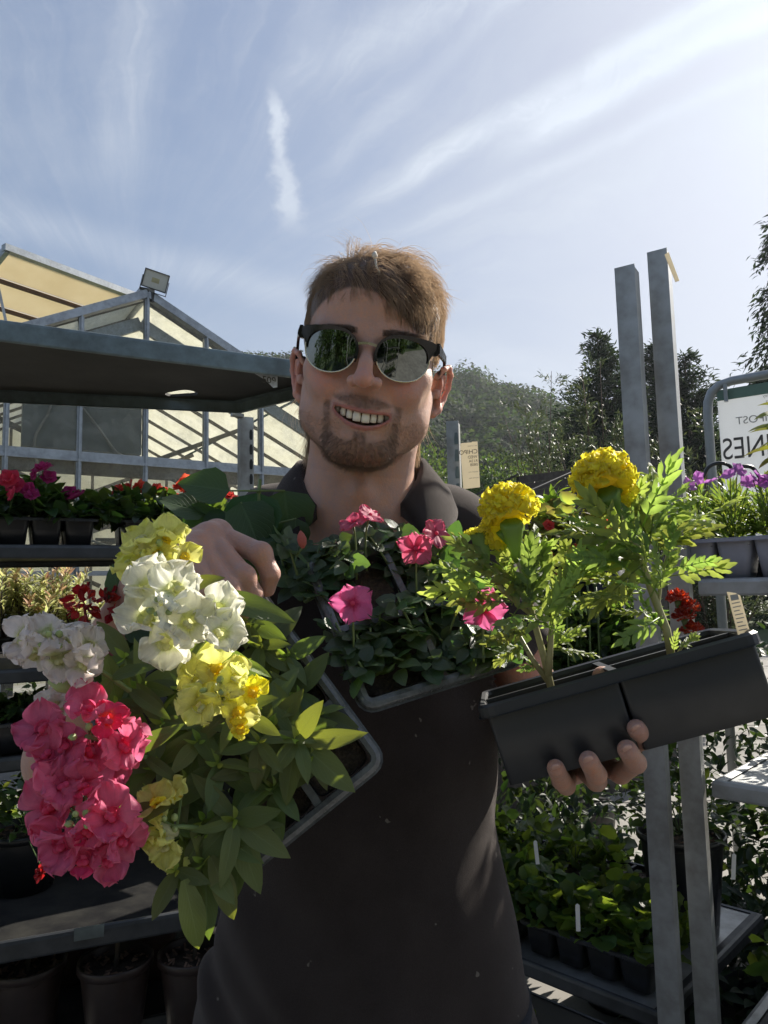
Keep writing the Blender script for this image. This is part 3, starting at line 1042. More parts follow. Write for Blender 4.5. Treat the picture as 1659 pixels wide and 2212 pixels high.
def mat_petal(name, col, trans, rough=.5, throat=None, mixt=.5, var=.10, vein=.25):
    m, nt, b = material(name)
    uv = nt.nodes.new('ShaderNodeUVMap')
    su = nt.nodes.new('ShaderNodeSeparateXYZ'); nt.links.new(uv.outputs[0], su.inputs[0])
    u, v = E(su.outputs[0]), E(su.outputs[1])
    oi = nt.nodes.new('ShaderNodeObjectInfo')
    rnd = E(oi.outputs['Random'])
    nz_ = noise(uv.outputs[0], 7, 4, .6)
    str_ = noise(combine(u * 22.0, v * 1.5, 0.0), 1.0, 3, .5)
    c, t_ = mixc(0, col, col), mixc(0, trans, trans)
    if throat is not None:
        k = 1.0 - (v + (nz_ - .5) * .3).smooth(.12, .42)
        c, t_ = mixc(k, c, throat), mixc(k, t_, throat)
    val = 1.0 + (rnd - .5) * (2 * var) + (nz_ - .5) * .22 + (str_ - .5) * vein
    hue = .5 + (rnd - .5) * .012
    nt.links.new(hsvvar(nt, c, hue, 1.0, val), b.inputs['Base Color'])
    b.inputs['Roughness'].default_value = rough
    b.inputs['Specular IOR Level'].default_value = .3
    b.inputs['Sheen Weight'].default_value = .25
    bump(nt, b, str_ + nz_ * .6, .28, .0012)
    tr = nt.nodes.new('ShaderNodeBsdfTranslucent'); nt.links.new(hsvvar(nt, t_, hue, 1.0, val), tr.inputs[0])
    mx = nt.nodes.new('ShaderNodeMixShader'); mx.inputs[0].default_value = mixt
    nt.links.new(b.outputs[0], mx.inputs[1]); nt.links.new(tr.outputs[0], mx.inputs[2])
    nt.links.new(mx.outputs[0], nt.nodes['Material Output'].inputs[0])
    return m


def petal_arrays(L, W, ns=7, na=8, ruf=.10, cup=.15, notch=0.0, ph=0.0, base=.22, back=0.0, freq=3.0, asym=0.0):
    V, UV = [], []
    for i in range(ns + 1):
        t = i / ns
        w = base + (1 - base) * math.sin(min(1, t / .62) * math.pi / 2)
        if t > .62:
            w *= math.sqrt(max(.0, 1 - ((t - .62) / .40) ** 2)) * .75 + .25 * (1 - (t - .62) / .38)
        for k in range(na + 1):
            s = k / na * 2 - 1
            Lk = L * (1 - .16 * s * s + .035 * math.sin(s * 9 + ph) - notch * math.exp(-(s * 4) ** 2) * t)
            x = s * W / 2 * w + asym * L * t * t
            y = Lk * t
            z = cup * L * (s * s) * .5 * (1 - .3 * t) - back * L * t * t + ruf * L * t * t * (math.sin(s * math.pi * freq + ph) * (.4 + .6 * abs(s)) + .5 * math.sin(s * 5 + ph * 2 + t * 4))
            V.append((x, y, z)); UV.append((k / na, t))
    F = [(i * (na + 1) + k, i * (na + 1) + k + 1, (i + 1) * (na + 1) + k + 1, (i + 1) * (na + 1) + k) for i in range(ns) for k in range(na)]
    return np.array(V, np.float32), np.array(F, np.int32), np.array(UV, np.float32)


def petal_meshes(name, mat, L, W, cnt=4, **kw):
    out = []
    for i in range(cnt):
        V, F, U = petal_arrays(L * (1 + .08 * math.sin(i * 2.1)), W * (1 + .08 * math.cos(i * 1.7)), ph=i * 1.9, **kw)
        out.append(np_mesh(name, V, F, mat, True, U))
    return out


def flower5(mat, r, cup=.1, notch=.12, lay=1):
    """small five-petalled flower as one mesh, facing +Y from its own centre"""
    ps = []
    for l_ in range(lay):
        for k in range(5):
            a = 2 * math.pi * k / 5 + l_ * .6
            A_ = petal_arrays(r * (1 - .25 * l_), r * 1.05 * (1 - .2 * l_), 4, 4, .10, .1, notch, k * 1.3 + l_)
            tilt = R(12 + 34 * l_)
            M_ = Matrix.Rotation(a, 4, 'Y') @ Matrix.Rotation(math.pi / 2 - tilt, 4, 'X')
            ps.append(tile(A_, [to_npm(M_)]))
    V, F, U = cat3(ps)
    return np_mesh('flower', V, F, mat, True, U)


def to_npm(M):
    return np.array([list(r) for r in M], np.float64)


MP_MAGENTA = mat_petal('magenta_petal', (0.42, 0.02, 0.16), (0.62, 0.04, 0.25))
MP_ROSE = mat_petal('rose_red_petal', (0.55, 0.03, 0.09), (0.85, 0.06, 0.14))
MP_CORAL = mat_petal('coral_red_petal', (0.60, 0.05, 0.035), (0.95, 0.13, 0.08))
MP_RED = mat_petal('scarlet_petal', (0.35, 0.012, 0.012), (0.60, 0.03, 0.02))
MP_LILAC = mat_petal('lilac_petal', (0.42, 0.17, 0.48), (0.62, 0.26, 0.66))
MP_ORANGE = mat_petal('orange_petal', (0.60, 0.075, 0.012), (0.95, 0.16, 0.02))
FL = {k: flower5(m_, r_, lay=l_) for k, m_, r_, l_ in (('magenta', MP_MAGENTA, .017, 2), ('rose', MP_ROSE, .018, 2), ('coral', MP_CORAL, .019, 3), ('lilac', MP_LILAC, .013, 1), ('orange', MP_ORANGE, .016, 3), ('scarlet', MP_RED, .015, 3))}

LF_IMP = leaf_arrays(.040, .026, 'ovate', .25, .2, 4)
LF_GER = leaf_arrays(.036, .044, 'round', .15, .25, 6, wave=.05, serr=.06)
LF_VAR = leaf_arrays(.048, .0135, 'lance', .25, .3, 4)
LF_FINE = simple_leaf(.030, .0065, .2, .3)
LF_MISC = leaf_arrays(.032, .017, 'ovate', .25, .25, 4)


def mound(name, label, cat, base, r, h, nleaf, leaf, mat, group=None, flowers=(), stems=5, jit=.45, up=.5, smin=.7, smax=1.25, ry=None, g=gn, shell=.35):
    """bushy bedding plant: foliage mass, stems, and each flower its own part.
    flowers = [(kind, px, py, depth) ...] placed where they stand"""
    base = Vector(base)
    root = thing(obj(name, None, None, Matrix.Translation(base)), label, cat, group)
    ry = ry or r
    d = g.normal(0, 1, (nleaf, 3)); d /= np.linalg.norm(d, axis=1)[:, None]
    d[:, 2] = np.abs(d[:, 2])
    rad = shell + (1 - shell) * g.random(nleaf) ** .6
    pos = np.stack([base.x + d[:, 0] * r * rad, base.y + d[:, 1] * ry * rad, base.z + .012 + d[:, 2] * h * rad], 1)
    dirs = d * np.array([1, 1, .35]) + np.array([0, 0, up * .4])
    V, F, U = tile(leaf, rand_mats(pos, dirs, None, smin, smax, jit, g))
    fo = obj('foliage', np_mesh('foliage', V, F, mat, True, U), root)
    fo['kind'] = 'stuff'
    sm = MB()
    for q in range(stems):
        i = g.integers(nleaf)
        p1 = Vector(pos[i])
        sm.tube([base, base.lerp(p1, .5) + Vector((0, 0, .01)), p1], [.0022, .0018, .001], 5)
    obj('stem', sm.mesh('stem', M_STEM, True), root)
    for fl_ in flowers:
        k, px, py, dd = fl_[:4]
        c = P(px, py - 5, dd - .10)
        nrm = Vector((g.normal(0, .5), -.7 + g.normal(0, .35), .55 + g.normal(0, .3)))
        s = g.uniform(1.1, 1.45) * (fl_[4] if len(fl_) > 4 else 1)
        f_ = obj('flower', FL[k], root, frame(c, nrm, rv(1), random.uniform(0, 6), s))
        b0 = base.lerp(c, .3)
        obj('flower_stalk', MB().tube([Vector((b0.x, b0.y, min(b0.z, c.z - .02))), c - nrm.normalized() * .003], .0009, 5).mesh('flower_stalk', M_STEM), f_)
    return root


# ---- left trolley ------------------------------------------------------------
ZT = 1.965
FLc, FRc, BRc, BLc = G(0, 737, ZT), G(767, 833, ZT), G(520, 893, ZT), G(0, 870, ZT)
ef = (FLc - FRc).normalized(); eb = (BLc - BRc).normalized()
FLc = FRc + ef * 1.32; BLc = BRc + eb * 1.30
trl = thing(obj('plant_trolley', None, None, Vector((FRc.x, FRc.y, 0))), 'galvanised plant trolley with an empty dark top shelf and flower trays below, at the left', 'trolley', 'plant trolleys')


def shelf(root, corners, z, th, rimmat=M_GALV, boardmat=M_BOARD, slot=None):
    """shelf through four plan corners (front right, front left, back left, back right)"""
    c = [Vector((p.x, p.y, 0)) for p in corners]
    cen = sum(c, Vector()) / 4
    s_ = obj('shelf', None, root, Vector((cen.x, cen.y, z)))
    ins_ = [p + (cen - p).normalized() * .018 for p in c]
    ring = []
    for i in range(4):
        for k in range(12):
            ring.append(ins_[i].lerp(ins_[(i + 1) % 4], k / 12))
    bm2 = MB()
    z0, z1 = z + th - .012, z + th - .003
    if slot is not None:
        sc_, sd_, sl_, sw_ = slot
        sd_ = sd_.normalized(); sn_ = Vector((-sd_.y, sd_.x, 0))
        inner = []
        for p in ring:
            q = p - sc_
            a = math.atan2(q.dot(sn_), q.dot(sd_))
            ca__, sa__ = math.cos(a), math.sin(a)
            inner.append(sc_ + sd_ * sl_ * math.copysign(abs(ca__) ** .5, ca__) + sn_ * sw_ * math.copysign(abs(sa__) ** .8, sa__))
        bm2.loft([[(p.x, p.y, z0) for p in ring], [(p.x, p.y, z0) for p in inner], [(p.x, p.y, z1) for p in inner], [(p.x, p.y, z1) for p in ring], [(p.x, p.y, z0) for p in ring]])
    else:
        bm2.loft([[(p.x, p.y, z0) for p in ring], [(p.x, p.y, z1) for p in ring]], True, True)
    obj('shelf_board', bm2.mesh('shelf_board', boardmat), s_)
    rm = MB()
    prof = [(.022, th - .0125), (.022, th - .014), (.004, th - .016), (.003, .004), (.010, .0), (.0, .0), (-.003, .004), (-.003, th - .006), (.0, th), (.006, th + .002), (.020, th)]
    rm.loft([[tuple(p + (cen - p).normalized() * o_ * 1.2 + Vector((0, 0, z + zz__))) for p in c] for o_, zz__ in prof])
    obj('shelf_rim', rm.mesh('shelf_rim', rimmat), s_)
    return s_


slotc = G(392, 853, ZT + .035)
sv_ = G(425, 848, ZT + .035) - G(360, 860, ZT + .035)
corn = [FRc, FLc, BLc, BRc]
shelf(trl, corn, ZT, .050, M_GALVG, M_BOARD, (Vector((slotc.x, slotc.y, 0)), Vector((sv_.x, sv_.y, 0)), .052, .034))


def post(root, p, h, w=.042, dpt=.030, e=(1, 0), notch=True, z0=0.0, name='post'):
    """C-section steel upright with a row of keyhole slots down its side flange"""
    m_ = flatM((p[0], p[1], 0), e)
    pb = MB()
    t = .0025
    pb.box((-w / 2, -t, z0), (w / 2, 0, h))
    pb.box((-w / 2, 0, z0), (-w / 2 + t, dpt, h - .004))
    pb.box((w / 2 - t, 0, z0), (w / 2, dpt, h - .006))
    pb.box((-w / 2 + t, dpt - t, z0), (-w / 2 + .012, dpt, h - .004))
    pb.box((w / 2 - .012, dpt - t, z0), (w / 2 - t, dpt, h - .030))
    o = obj(name, pb.mesh(name, M_GALV), root, m_)
    if notch:
        nb = MB()
        z = h - .06
        while z > max(z0, .45):
            nb.prism([(-.004, z - .017), (.004, z - .017), (.0055, z - .008), (.0055, z + .008), (.003, z + .017), (-.003, z + .017), (-.0055, z + .008), (-.0055, z - .008)], -t - .0008, -t - .0002)
            z -= .050
        obj('keyhole_slot', nb.mesh('keyhole_slot', M_WHITE if False else M_BLACK), o, m_ @ Matrix.Translation((w * .30, 0, 0)))
    return o


bp = P(533, 905, 2.45)
post(trl, (bp.x, bp.y), ZT - .002, .046, .03, (-ef.x, -ef.y))
post(trl, (FRc.x - .03, FRc.y + .05), ZT - .002, .046, .03, (-ef.x, -ef.y))
post(trl, (BLc.x + .02, BLc.y + .0), ZT - .002, .046, .03, (-ef.x, -ef.y))
post(trl, (FLc.x + .02, FLc.y + .04), ZT - .002, .046, .03, (-ef.x, -ef.y))
obj('shelf_hook', MB().bar(P(500, 895, 2.42), P(525, 899, 2.44), .02, .012).mesh('shelf_hook', M_GALV), trl)
Z2, Z3, Z4 = 1.467, 1.190, 1.00
for z in (Z2, Z3, Z4):
    shelf(trl, corn, z, .030, M_STEELD, M_BOARD)

# torn shipping label on the front rim, with its number
st0 = G(573, 812, ZT + .01)
lb = thing(obj('sticker', None, None, Vector(st0)), 'torn white sticker with the number 509 hanging off the trolley shelf corner', 'sticker')
on = Vector((ef.y, -ef.x, 0)); on = on if on.y < 0 else -on
ex_ = -ef
lm_ = Matrix(((ex_.x, 0, -on.x * -1, st0.x), (ex_.y, 0, -on.y * -1, st0.y), (0, 1, 0, st0.z), (0, 0, 0, 1)))
o_ = .0060


def lpt(x, z, k=1.0):
    return tuple(Vector(st0) + ex_ * x + Vector((0, 0, z)) + on * (o_ * k))


obj('sticker_film', MB().add([lpt(-.27, .040), lpt(-.18, .042), lpt(-.05, .041), lpt(.035, .040), lpt(.033, -.030), lpt(.020, -.034, 1.6), lpt(-.005, -.012, 1.2), lpt(-.05, .010), lpt(-.15, .020), lpt(-.26, .030)] +
    [lpt(-.27, .040, .8), lpt(-.18, .042, .8), lpt(-.05, .041, .8), lpt(.035, .040, .8), lpt(.033, -.030, .8), lpt(.020, -.034, 1.4), lpt(-.005, -.012, 1.0), lpt(-.05, .010, .8), lpt(-.15, .020, .8), lpt(-.26, .030, .8)],
    [tuple(range(10)), tuple(range(19, 9, -1))] + [(k, 10 + k, 10 + (k + 1) % 10, (k + 1) % 10) for k in range(10)]).mesh('sticker_film', mat_plain('grubby_white_film', (.78, .80, .84), .35, var=.15, scale=60, bstr=.2)), lb)
for txt, sz, x_, z_ in (('509', .027, -.012, -.022), ('Nursery', .009, -.035, .012), ('plants week', .0075, -.032, .003)):
    Tm = Matrix(((ex_.x, 0, on.x, 0), (ex_.y, 0, on.y, 0), (0, 1, 0, 0), (0, 0, 0, 1)))
    p_ = Vector(lpt(x_, z_, 1.35))
    Tm = Matrix.Translation(p_) @ Tm
    obj('lettering', text_mesh(txt, sz, M_INK), lb, Tm)

# impatiens trays on the second shelf
g2 = np.random.default_rng(5)
ZR = Z2 + .03 + .066
e2 = (FRc - FLc).normalized()
f2 = Vector((-e2.y, e2.x, 0))
f2 = f2 if f2.y > 0 else -f2


def at_front(px, z, back=.02):
    """plan point on the left trolley's front edge seen at px"""
    a = (px - 829.5) / FPX
    # solve along the front edge
    t0, t1 = 0.0, 1.4
    for _ in range(40):
        tm__ = (t0 + t1) / 2
        p = FRc + ef * tm__
        q = Vector((p.x, p.y, z)) - C0
        if q.dot(CR) / q.dot(_F) > a:
            t0 = tm__
        else:
            t1 = tm__
    p = FRc + ef * t0 + f2 * back
    return Vector((p.x, p.y, z))


def left_tray(px_right, L_, W_, nx, ny, z_rim, h, label, group, mat=M_BLACK, back=.02):
    o = at_front(px_right, z_rim, back) + ef * L_
    return cell_tray(label, flatM(o, e2), nx, ny, L_, W_, h, mat, group, rimmat=M_RIMG), o


left_tray(218, .30, .20, 4, 2, ZR, .064, 'black cell tray of magenta impatiens at the left edge', 'black cell trays on the left trolley')
left_tray(430, .185, .20, 3, 2, ZR, .064, 'black cell tray of coral red impatiens beside the post', 'black cell trays on the left trolley')
left_tray(640, .19, .20, 3, 2, ZR, .064, 'black cell tray tucked behind the raised hand', 'black cell trays on the left trolley')
grp = 'impatiens on the left trolley'
mg = [('magenta', 92, 1018, 1.80, 1.25), ('magenta', 76, 1030, 1.79), ('magenta', 105, 1036, 1.81), ('rose', 20, 1040, 1.72, 1.1), ('rose', 30, 1050, 1.74), ('magenta', 60, 1062, 1.76, 1.1), ('magenta', 70, 1074, 1.75),
      ('magenta', 150, 1070, 1.85), ('magenta', 165, 1078, 1.84, 1.1), ('rose', 28, 1072, 1.70, .9)]
specs = [(-40, 'half cropped', 60, []), (15, 'leafy', 70, mg[3:5] + mg[9:]), (85, 'tallest', 90, mg[:3] + mg[5:7]), (155, 'low', 70, mg[7:9])]
for i, (px, adj, nl, fl_) in enumerate(specs):
    for row in (0, 1):
        b_ = at_front(px, ZR - .01, .06 + .09 * row)
        mound('impatiens_plant', f'{adj} magenta impatiens in the {"front" if row == 0 else "back"} row, {("at the left edge", "second from the left edge", "third from the left edge", "at the right end of its tray")[i]}', 'plant',
              b_, .055, .068 + .022 * (i == 2), nl, LF_IMP, M_IMPL, grp, fl_ if row == 0 else (), g=g2)
cr_ = [('coral', 280, 1062, 1.98, 1.2), ('coral', 302, 1060, 1.98), ('coral', 262, 1066, 1.95), ('coral', 335, 1062, 2.0, 1.1), ('coral', 350, 1068, 2.0), ('coral', 388, 1060, 2.02, 1.2), ('coral', 405, 1050, 2.02, 1.3),
       ('coral', 422, 1064, 2.02, 1.1), ('scarlet', 404, 1082, 2.0, 1.8), ('coral', 378, 1086, 2.0, 1.1), ('coral', 495, 1078, 2.1, 1.2), ('scarlet', 416, 1074, 2.0, 1.3)]
for i, (px, fl_) in enumerate(((240, cr_[2:3]), (290, cr_[:2]), (345, cr_[3:5]), (400, cr_[5:10] + cr_[11:]), (470, cr_[10:11]))):
    for row in (0, 1):
        b_ = at_front(px, ZR - .01, .06 + .09 * row)
        mound('impatiens_plant', f'coral red impatiens in the {"front" if row == 0 else "back"} row, {("left end of the tray", "next to the left end", "in the middle of the tray", "behind the open scarlet blooms", "partly behind the hand")[i]}', 'plant',
              b_, .055, .07, 70, LF_IMP, M_IMPL if i % 2 else M_MISC, grp, fl_ if row == 0 else (), g=g2)

# variegated shrubs with pink tips on the third shelf
M_VPOT = M_BLACK
bb0 = at_front(-120, 0, .62); bb1 = at_front(470, 0, .62)
vb = thing(obj('display_bench', None, None, Vector((bb1.x, bb1.y, 0))), 'dark bench of variegated shrubs just behind the left trolley', 'bench')
shelf(vb, [bb1, bb0, bb0 + f2 * .55, bb1 + f2 * .55], 1.16, .03, M_STEELD, M_BOARD)
for p in (bb0, bb1, bb0 + f2 * .5, bb1 + f2 * .5):
    post(vb, (p.x, p.y), 1.158, .035, .025, (e2.x, e2.y), False, name='leg')


def pot(label, c, r, h, mat, group=None, cat='plant pot', soilmat=M_SOIL, name='plant_pot'):
    """round pot, c = centre of the rim"""
    M = Matrix.Translation(c)
    root = thing(obj(name, None, None, Matrix.Translation(Vector((c[0], c[1], c[2] - h)))), label, cat, group)
    ring = lambda rr, z: [(rr * math.cos(2 * math.pi * k / 28), rr * math.sin(2 * math.pi * k / 28), z) for k in range(28)]
    obj('pot_wall', MB().loft([ring(r * .70, -h), ring(r * .92, -.018), ring(r * .92, -.016), ring(r, -.015), ring(r, -.001), ring(r * .985, 0), ring(r * .955, 0), ring(r * .94, -.004), ring(r * .88, -.03), ring(r * .80, -.06)], True).mesh('pot_wall', mat, True), root, M)
    n_ = 9
    v = [(0, 0, -.018)]
    for q in range(1, 5):
        for k in range(20):
            v.append((r * .93 * q / 4 * math.cos(2 * math.pi * k / 20), r * .93 * q / 4 * math.sin(2 * math.pi * k / 20), -.019 + gn.normal(0, .0022)))
    f = [(0, 1 + k, 1 + (k + 1) % 20) for k in range(20)] + [(1 + (q - 1) * 20 + k, 1 + q * 20 + k, 1 + q * 20 + (k + 1) % 20, 1 + (q - 1) * 20 + (k + 1) % 20) for q in range(1, 4) for k in range(20)]
    obj('compost', MB().add(v, f).mesh('compost', soilmat, True), root, M)
    # bark chips
    ch = MB()
    for _ in range(46):
        a, q = gn.uniform(0, 6.28), r * .88 * math.sqrt(gn.random())
        ch.box((-.006, -.002, -.001), (.006, .002, .001), Matrix.Translation((q * math.cos(a), q * math.sin(a), -.014)) @ Matrix.Rotation(gn.uniform(0, 6), 4, Vector((gn.normal(0, .3), gn.normal(0, .3), 1)).normalized()))
    c_ = obj('bark_chip', ch.mesh('bark_chip', M_CHIP), root, M); c_['kind'] = 'stuff'
    return root


M_CHIP = mat_plain('bark_chips', (0.28, 0.17, 0.11), .85, var=.3, scale=90, bstr=.2)
grp = 'variegated shrubs on the left trolley'
for i, (px, ytop, bk, w_, adj) in enumerate(((18, 1205, 0.70, .07, 'tall cropped variegated shrub at the left edge'), (70, 1212, 0.74, .075, 'bushy cream and green variegated shrub with pink tips'),
                                             (140, 1235, 0.72, .06, 'variegated shrub with the tall bare pink shoot'), (195, 1215, 0.78, .07, 'variegated shrub behind, nearest the yellow snapdragon'),
                                             (-20, 1260, 0.76, .07, 'low variegated shrub mostly outside the left edge'), (110, 1290, 0.66, .06, 'short variegated shrub in front of its neighbours'), (235, 1290, 0.70, .05, 'small variegated shrub behind the forearm'))):
    b_ = at_front(px, 1.19 + .07, bk)
    rp = pot('black pot holding the ' + adj.replace('variegated ', ''), b_, .05, .07, M_BLACK, 'black pots of variegated shrubs')
    dd = (b_ - C0).dot(_F)
    top = P(px, ytop, dd)
    H_ = max(.08, top.z - b_.z)
    root = thing(obj('variegated_shrub', None, None, Vector(b_)), adj, 'shrub', grp)
    ps, ps2, sm = [], [], MB()
    for q in range(12):
        a = g2.uniform(0, 6.28); lean = g2.uniform(0, w_)
        tip = b_ + Vector((math.cos(a) * lean, math.sin(a) * lean, H_ * g2.uniform(.6, 1.0)))
        if q == 0:
            tip = Vector((top.x, top.y, top.z))
        mid = b_.lerp(tip, .5) + Vector((math.cos(a) * lean * .3, math.sin(a) * lean * .3, 0))
        sm.tube([b_ - Vector((0, 0, .02)), mid, tip], [.003, .002, .001], 5)
        for k in range(34):
            t = .10 + .90 * k / 33
            p = (b_ * (1 - t) ** 2 + mid * 2 * t * (1 - t) + tip * t * t)
            an = k * 2.4 + q
            dr = np.array([math.cos(an), math.sin(an), .55 + .9 * t])
            M_ = rand_mats(np.array([list(p)]), dr[None], None, .55, 1.15 - .35 * t, .25, g2)
            (ps2 if (t > .86 and q % 2 == 0) else ps).append(tile(LF_VAR, M_))
    V, F, U = cat3(ps)
    fo = obj('foliage', np_mesh('foliage', V, F, M_VARL, True, U), root); fo['kind'] = 'stuff'
    if ps2:
        V, F, U = cat3(ps2)
        fo = obj('shoot_tips', np_mesh('shoot_tips', V, F, M_VART, True, U), root); fo['kind'] = 'stuff'
    obj('stem', sm.mesh('stem', M_STEMD, True), root)
# dark trays of seedlings on the fourth shelf
ZR4 = Z4 + .03 + .07
for i, px in enumerate((72, 300)):
    left_tray(px, .28, .20, 4, 2, ZR4, .068, ('black seedling tray low at the left edge', 'black seedling tray low behind the forearm')[i], 'black seedling trays')
for i, px in enumerate((-10, 35, 62, 130, 190, 240)):
    mound('seedling_plant', 'dark green seedlings ' + ('at the far left edge', 'second along from the left edge', 'just left of the forearm', 'behind the pink snapdragon', 'further behind the pink snapdragon', 'behind the tray corner')[i] + ' on the low shelf', 'plant',
          at_front(px, ZR4 - .01, .08), .06, .05, 90, LF_MISC, M_MISC, 'seedlings on the low left shelf', g=g2)

# low sunlit plants further down at the left
for i, (px, py, d_) in enumerate(((20, 1760, 2.3), (75, 1745, 2.4), (-30, 1740, 2.2), (300, 1740, 2.4))):
    c = P(px, py, d_)
    mound('ground_plant', ('bright leafy plant under the left trolley', 'bright leafy plant under the left trolley, nearer the arm', 'cropped bright plant under the left trolley', 'bright plant glimpsed between pink and yellow snapdragons')[i], 'plant',
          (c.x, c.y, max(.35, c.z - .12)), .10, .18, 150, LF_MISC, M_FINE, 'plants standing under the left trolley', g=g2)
    pot(('black pot under the bright plant at the far left', 'black pot under the bright plant by the arm', 'black pot at the cropped left edge', 'black pot glimpsed behind the snapdragons')[i], (c.x, c.y, max(.36, c.z - .11)), .07, max(.35, c.z - .12), M_BLACK, 'black pots under the left trolley')

# ---- bench at the lower left, its lower shelf with pots ----------------------
ZB = .75
b0, b1 = G(0, 2045, ZB), G(500, 1958, ZB)
eb_ = (b1 - b0).normalized(); fb_ = Vector((-eb_.y, eb_.x, 0))
b0 = b0 - eb_ * .35; b1 = b1 + eb_ * .30
bench = thing(obj('potting_bench', None, None, Vector((b0.x, b0.y, 0))), 'dark steel bench with a pale front rail at the lower left', 'bench')
bc = [b1, b0, b0 + fb_ * .62, b1 + fb_ * .62]
M_DTOP = mat_plain('dusty_black_benchtop', (0.013, 0.013, 0.014), .8, var=.3, scale=22, bstr=.3, col2=(.036, .035, .031), spec=.08)
shelf(bench, bc, ZB - .03, .035, M_STEELD, M_DTOP)
ZL = .52
lo_ = [p + fb_ * (.10 if i_ < 2 else 0.0) for i_, p in enumerate(bc)]
shelf(bench, lo_, ZL - .03, .03, M_STEELD, M_DTOP)
for p in (b0 + eb_ * .03 + fb_ * .04, b1 - eb_ * .03 + fb_ * .04, b0 + eb_ * .03 + fb_ * .58, b1 - eb_ * .03 + fb_ * .58):
    post(bench, (p.x, p.y), ZB - .032, .035, .025, (eb_.x, eb_.y), False, name='leg')
rl = MB().bar(G(160, 2017, ZB) - fb_ * .006, G(225, 2006, ZB) - fb_ * .006, .003, .022)
obj('rail_label', rl.mesh('rail_label', M_GALVG), bench)
for i, (px, py, adj) in enumerate(((60, 2075, 'leftmost'), (250, 2068, 'middle'), (420, 2052, 'rightmost, partly behind the shirt'))):
    c = G(px, py, .665)
    pot(adj + ' brown pot of bark mulch on the lower shelf', c, .072, .143, M_TERRA, 'brown pots on the lower bench shelf')
    s_ = thing(obj('bare_sapling', None, None, Vector(c)), 'thin bare stem in the ' + adj + ' brown pot', 'sapling', 'saplings in the brown pots')
    obj('stem', MB().tube([c + Vector((0, 0, -.02)), c + Vector((.003, 0, .02)), c + Vector((.002, .004, .048))], [.005, .0045, .003], 6).mesh('stem', M_STEMD, True), s_)
for i, (px, py, adj) in enumerate(((150, 1985, 'left back'), (330, 1975, 'middle back'))):
    c = G(px, py + 40, .655)
    pot(adj + ' brown pot on the lower shelf', c + fb_ * .12, .07, .133, M_TERRA, 'brown pots on the lower bench shelf')
# dark plant in a black pot standing on the bench at the left
c = G(40, 1960, ZB) + fb_ * .10
pot('large black pot on the bench at the left', (c.x, c.y, ZB + .13), .085, .125, M_BLACK, 'black pots on the bench')
mound('bench_plant', 'dark leafy plant with small red flowers in the black bench pot', 'plant', (c.x, c.y, ZB + .12), .095, .12, 190, LF_MISC, M_MISC, None, [('scarlet', 92, 1890, 1.30)], g=g2)

# ---- right-hand trolleys: steel uprights and shelves ---------------------------
eR = Vector((.72, -.694, 0)).normalized(); fR = Vector((.694, .72, 0)).normalized()
p1, p2 = P(1392, 1300, 1.42), P(1468, 1300, 1.46)
t1 = thing(obj('plant_trolley', None, None, Vector((p1.x, p1.y, 0))), 'galvanised trolley of geraniums behind the shorter right post', 'trolley', 'plant trolleys')
t2 = thing(obj('plant_trolley', None, None, Vector((p2.x, p2.y, 0))), 'galvanised trolley with pale trays and a torn tag on its taller post', 'trolley', 'plant trolleys')
h1 = P(1350, 541, 1.42).z; h2 = P(1435, 503, 1.46).z
post(t1, (p1.x, p1.y), h1, .040, .034, (.84, -.54), False)
post(t2, (p2.x, p2.y), h2, .040, .034, (.84, -.54), False)
tg = P(1450, 572, 1.428)
obj('torn_tag', MB().prism([(-.010, .022), (-.001, .026), (.010, -.034), (.002, -.036)], -.001, .0, Matrix.Translation(tg) @ Matrix.Rotation(R(-6), 4, 'Y')).mesh('torn_tag', M_PAPER), t2)


def rcorn(o, L_, sgn=1, D_=.565):
    o = Vector((o.x, o.y, 0))
    a, b_ = o + fR * .0, o + eR * L_ * sgn
    return ([b_, a, a + fR * D_, b_ + fR * D_] if sgn > 0 else [a, b_, b_ + fR * D_, a + fR * D_])


o2_ = p2 + eR * .035 + fR * .02
o1_ = p1 - eR * .020 + fR * .02
for z in (1.352, .965, .50, .14):
    shelf(t2, rcorn(o2_, 1.0), z, .032, M_GALV, M_GALV if z == .965 else M_BOARD)
for z in (1.10, .545, .14):
    shelf(t1, rcorn(o1_, 1.25, -1), z, .030, M_STEELD, M_GALV if z == .545 else M_BOARD)


def rt(o, along, back, z):
    v = Vector((o.x, o.y, 0)) + eR * along + fR * back
    return Vector((v.x, v.y, z))


gr = np.random.default_rng(17)
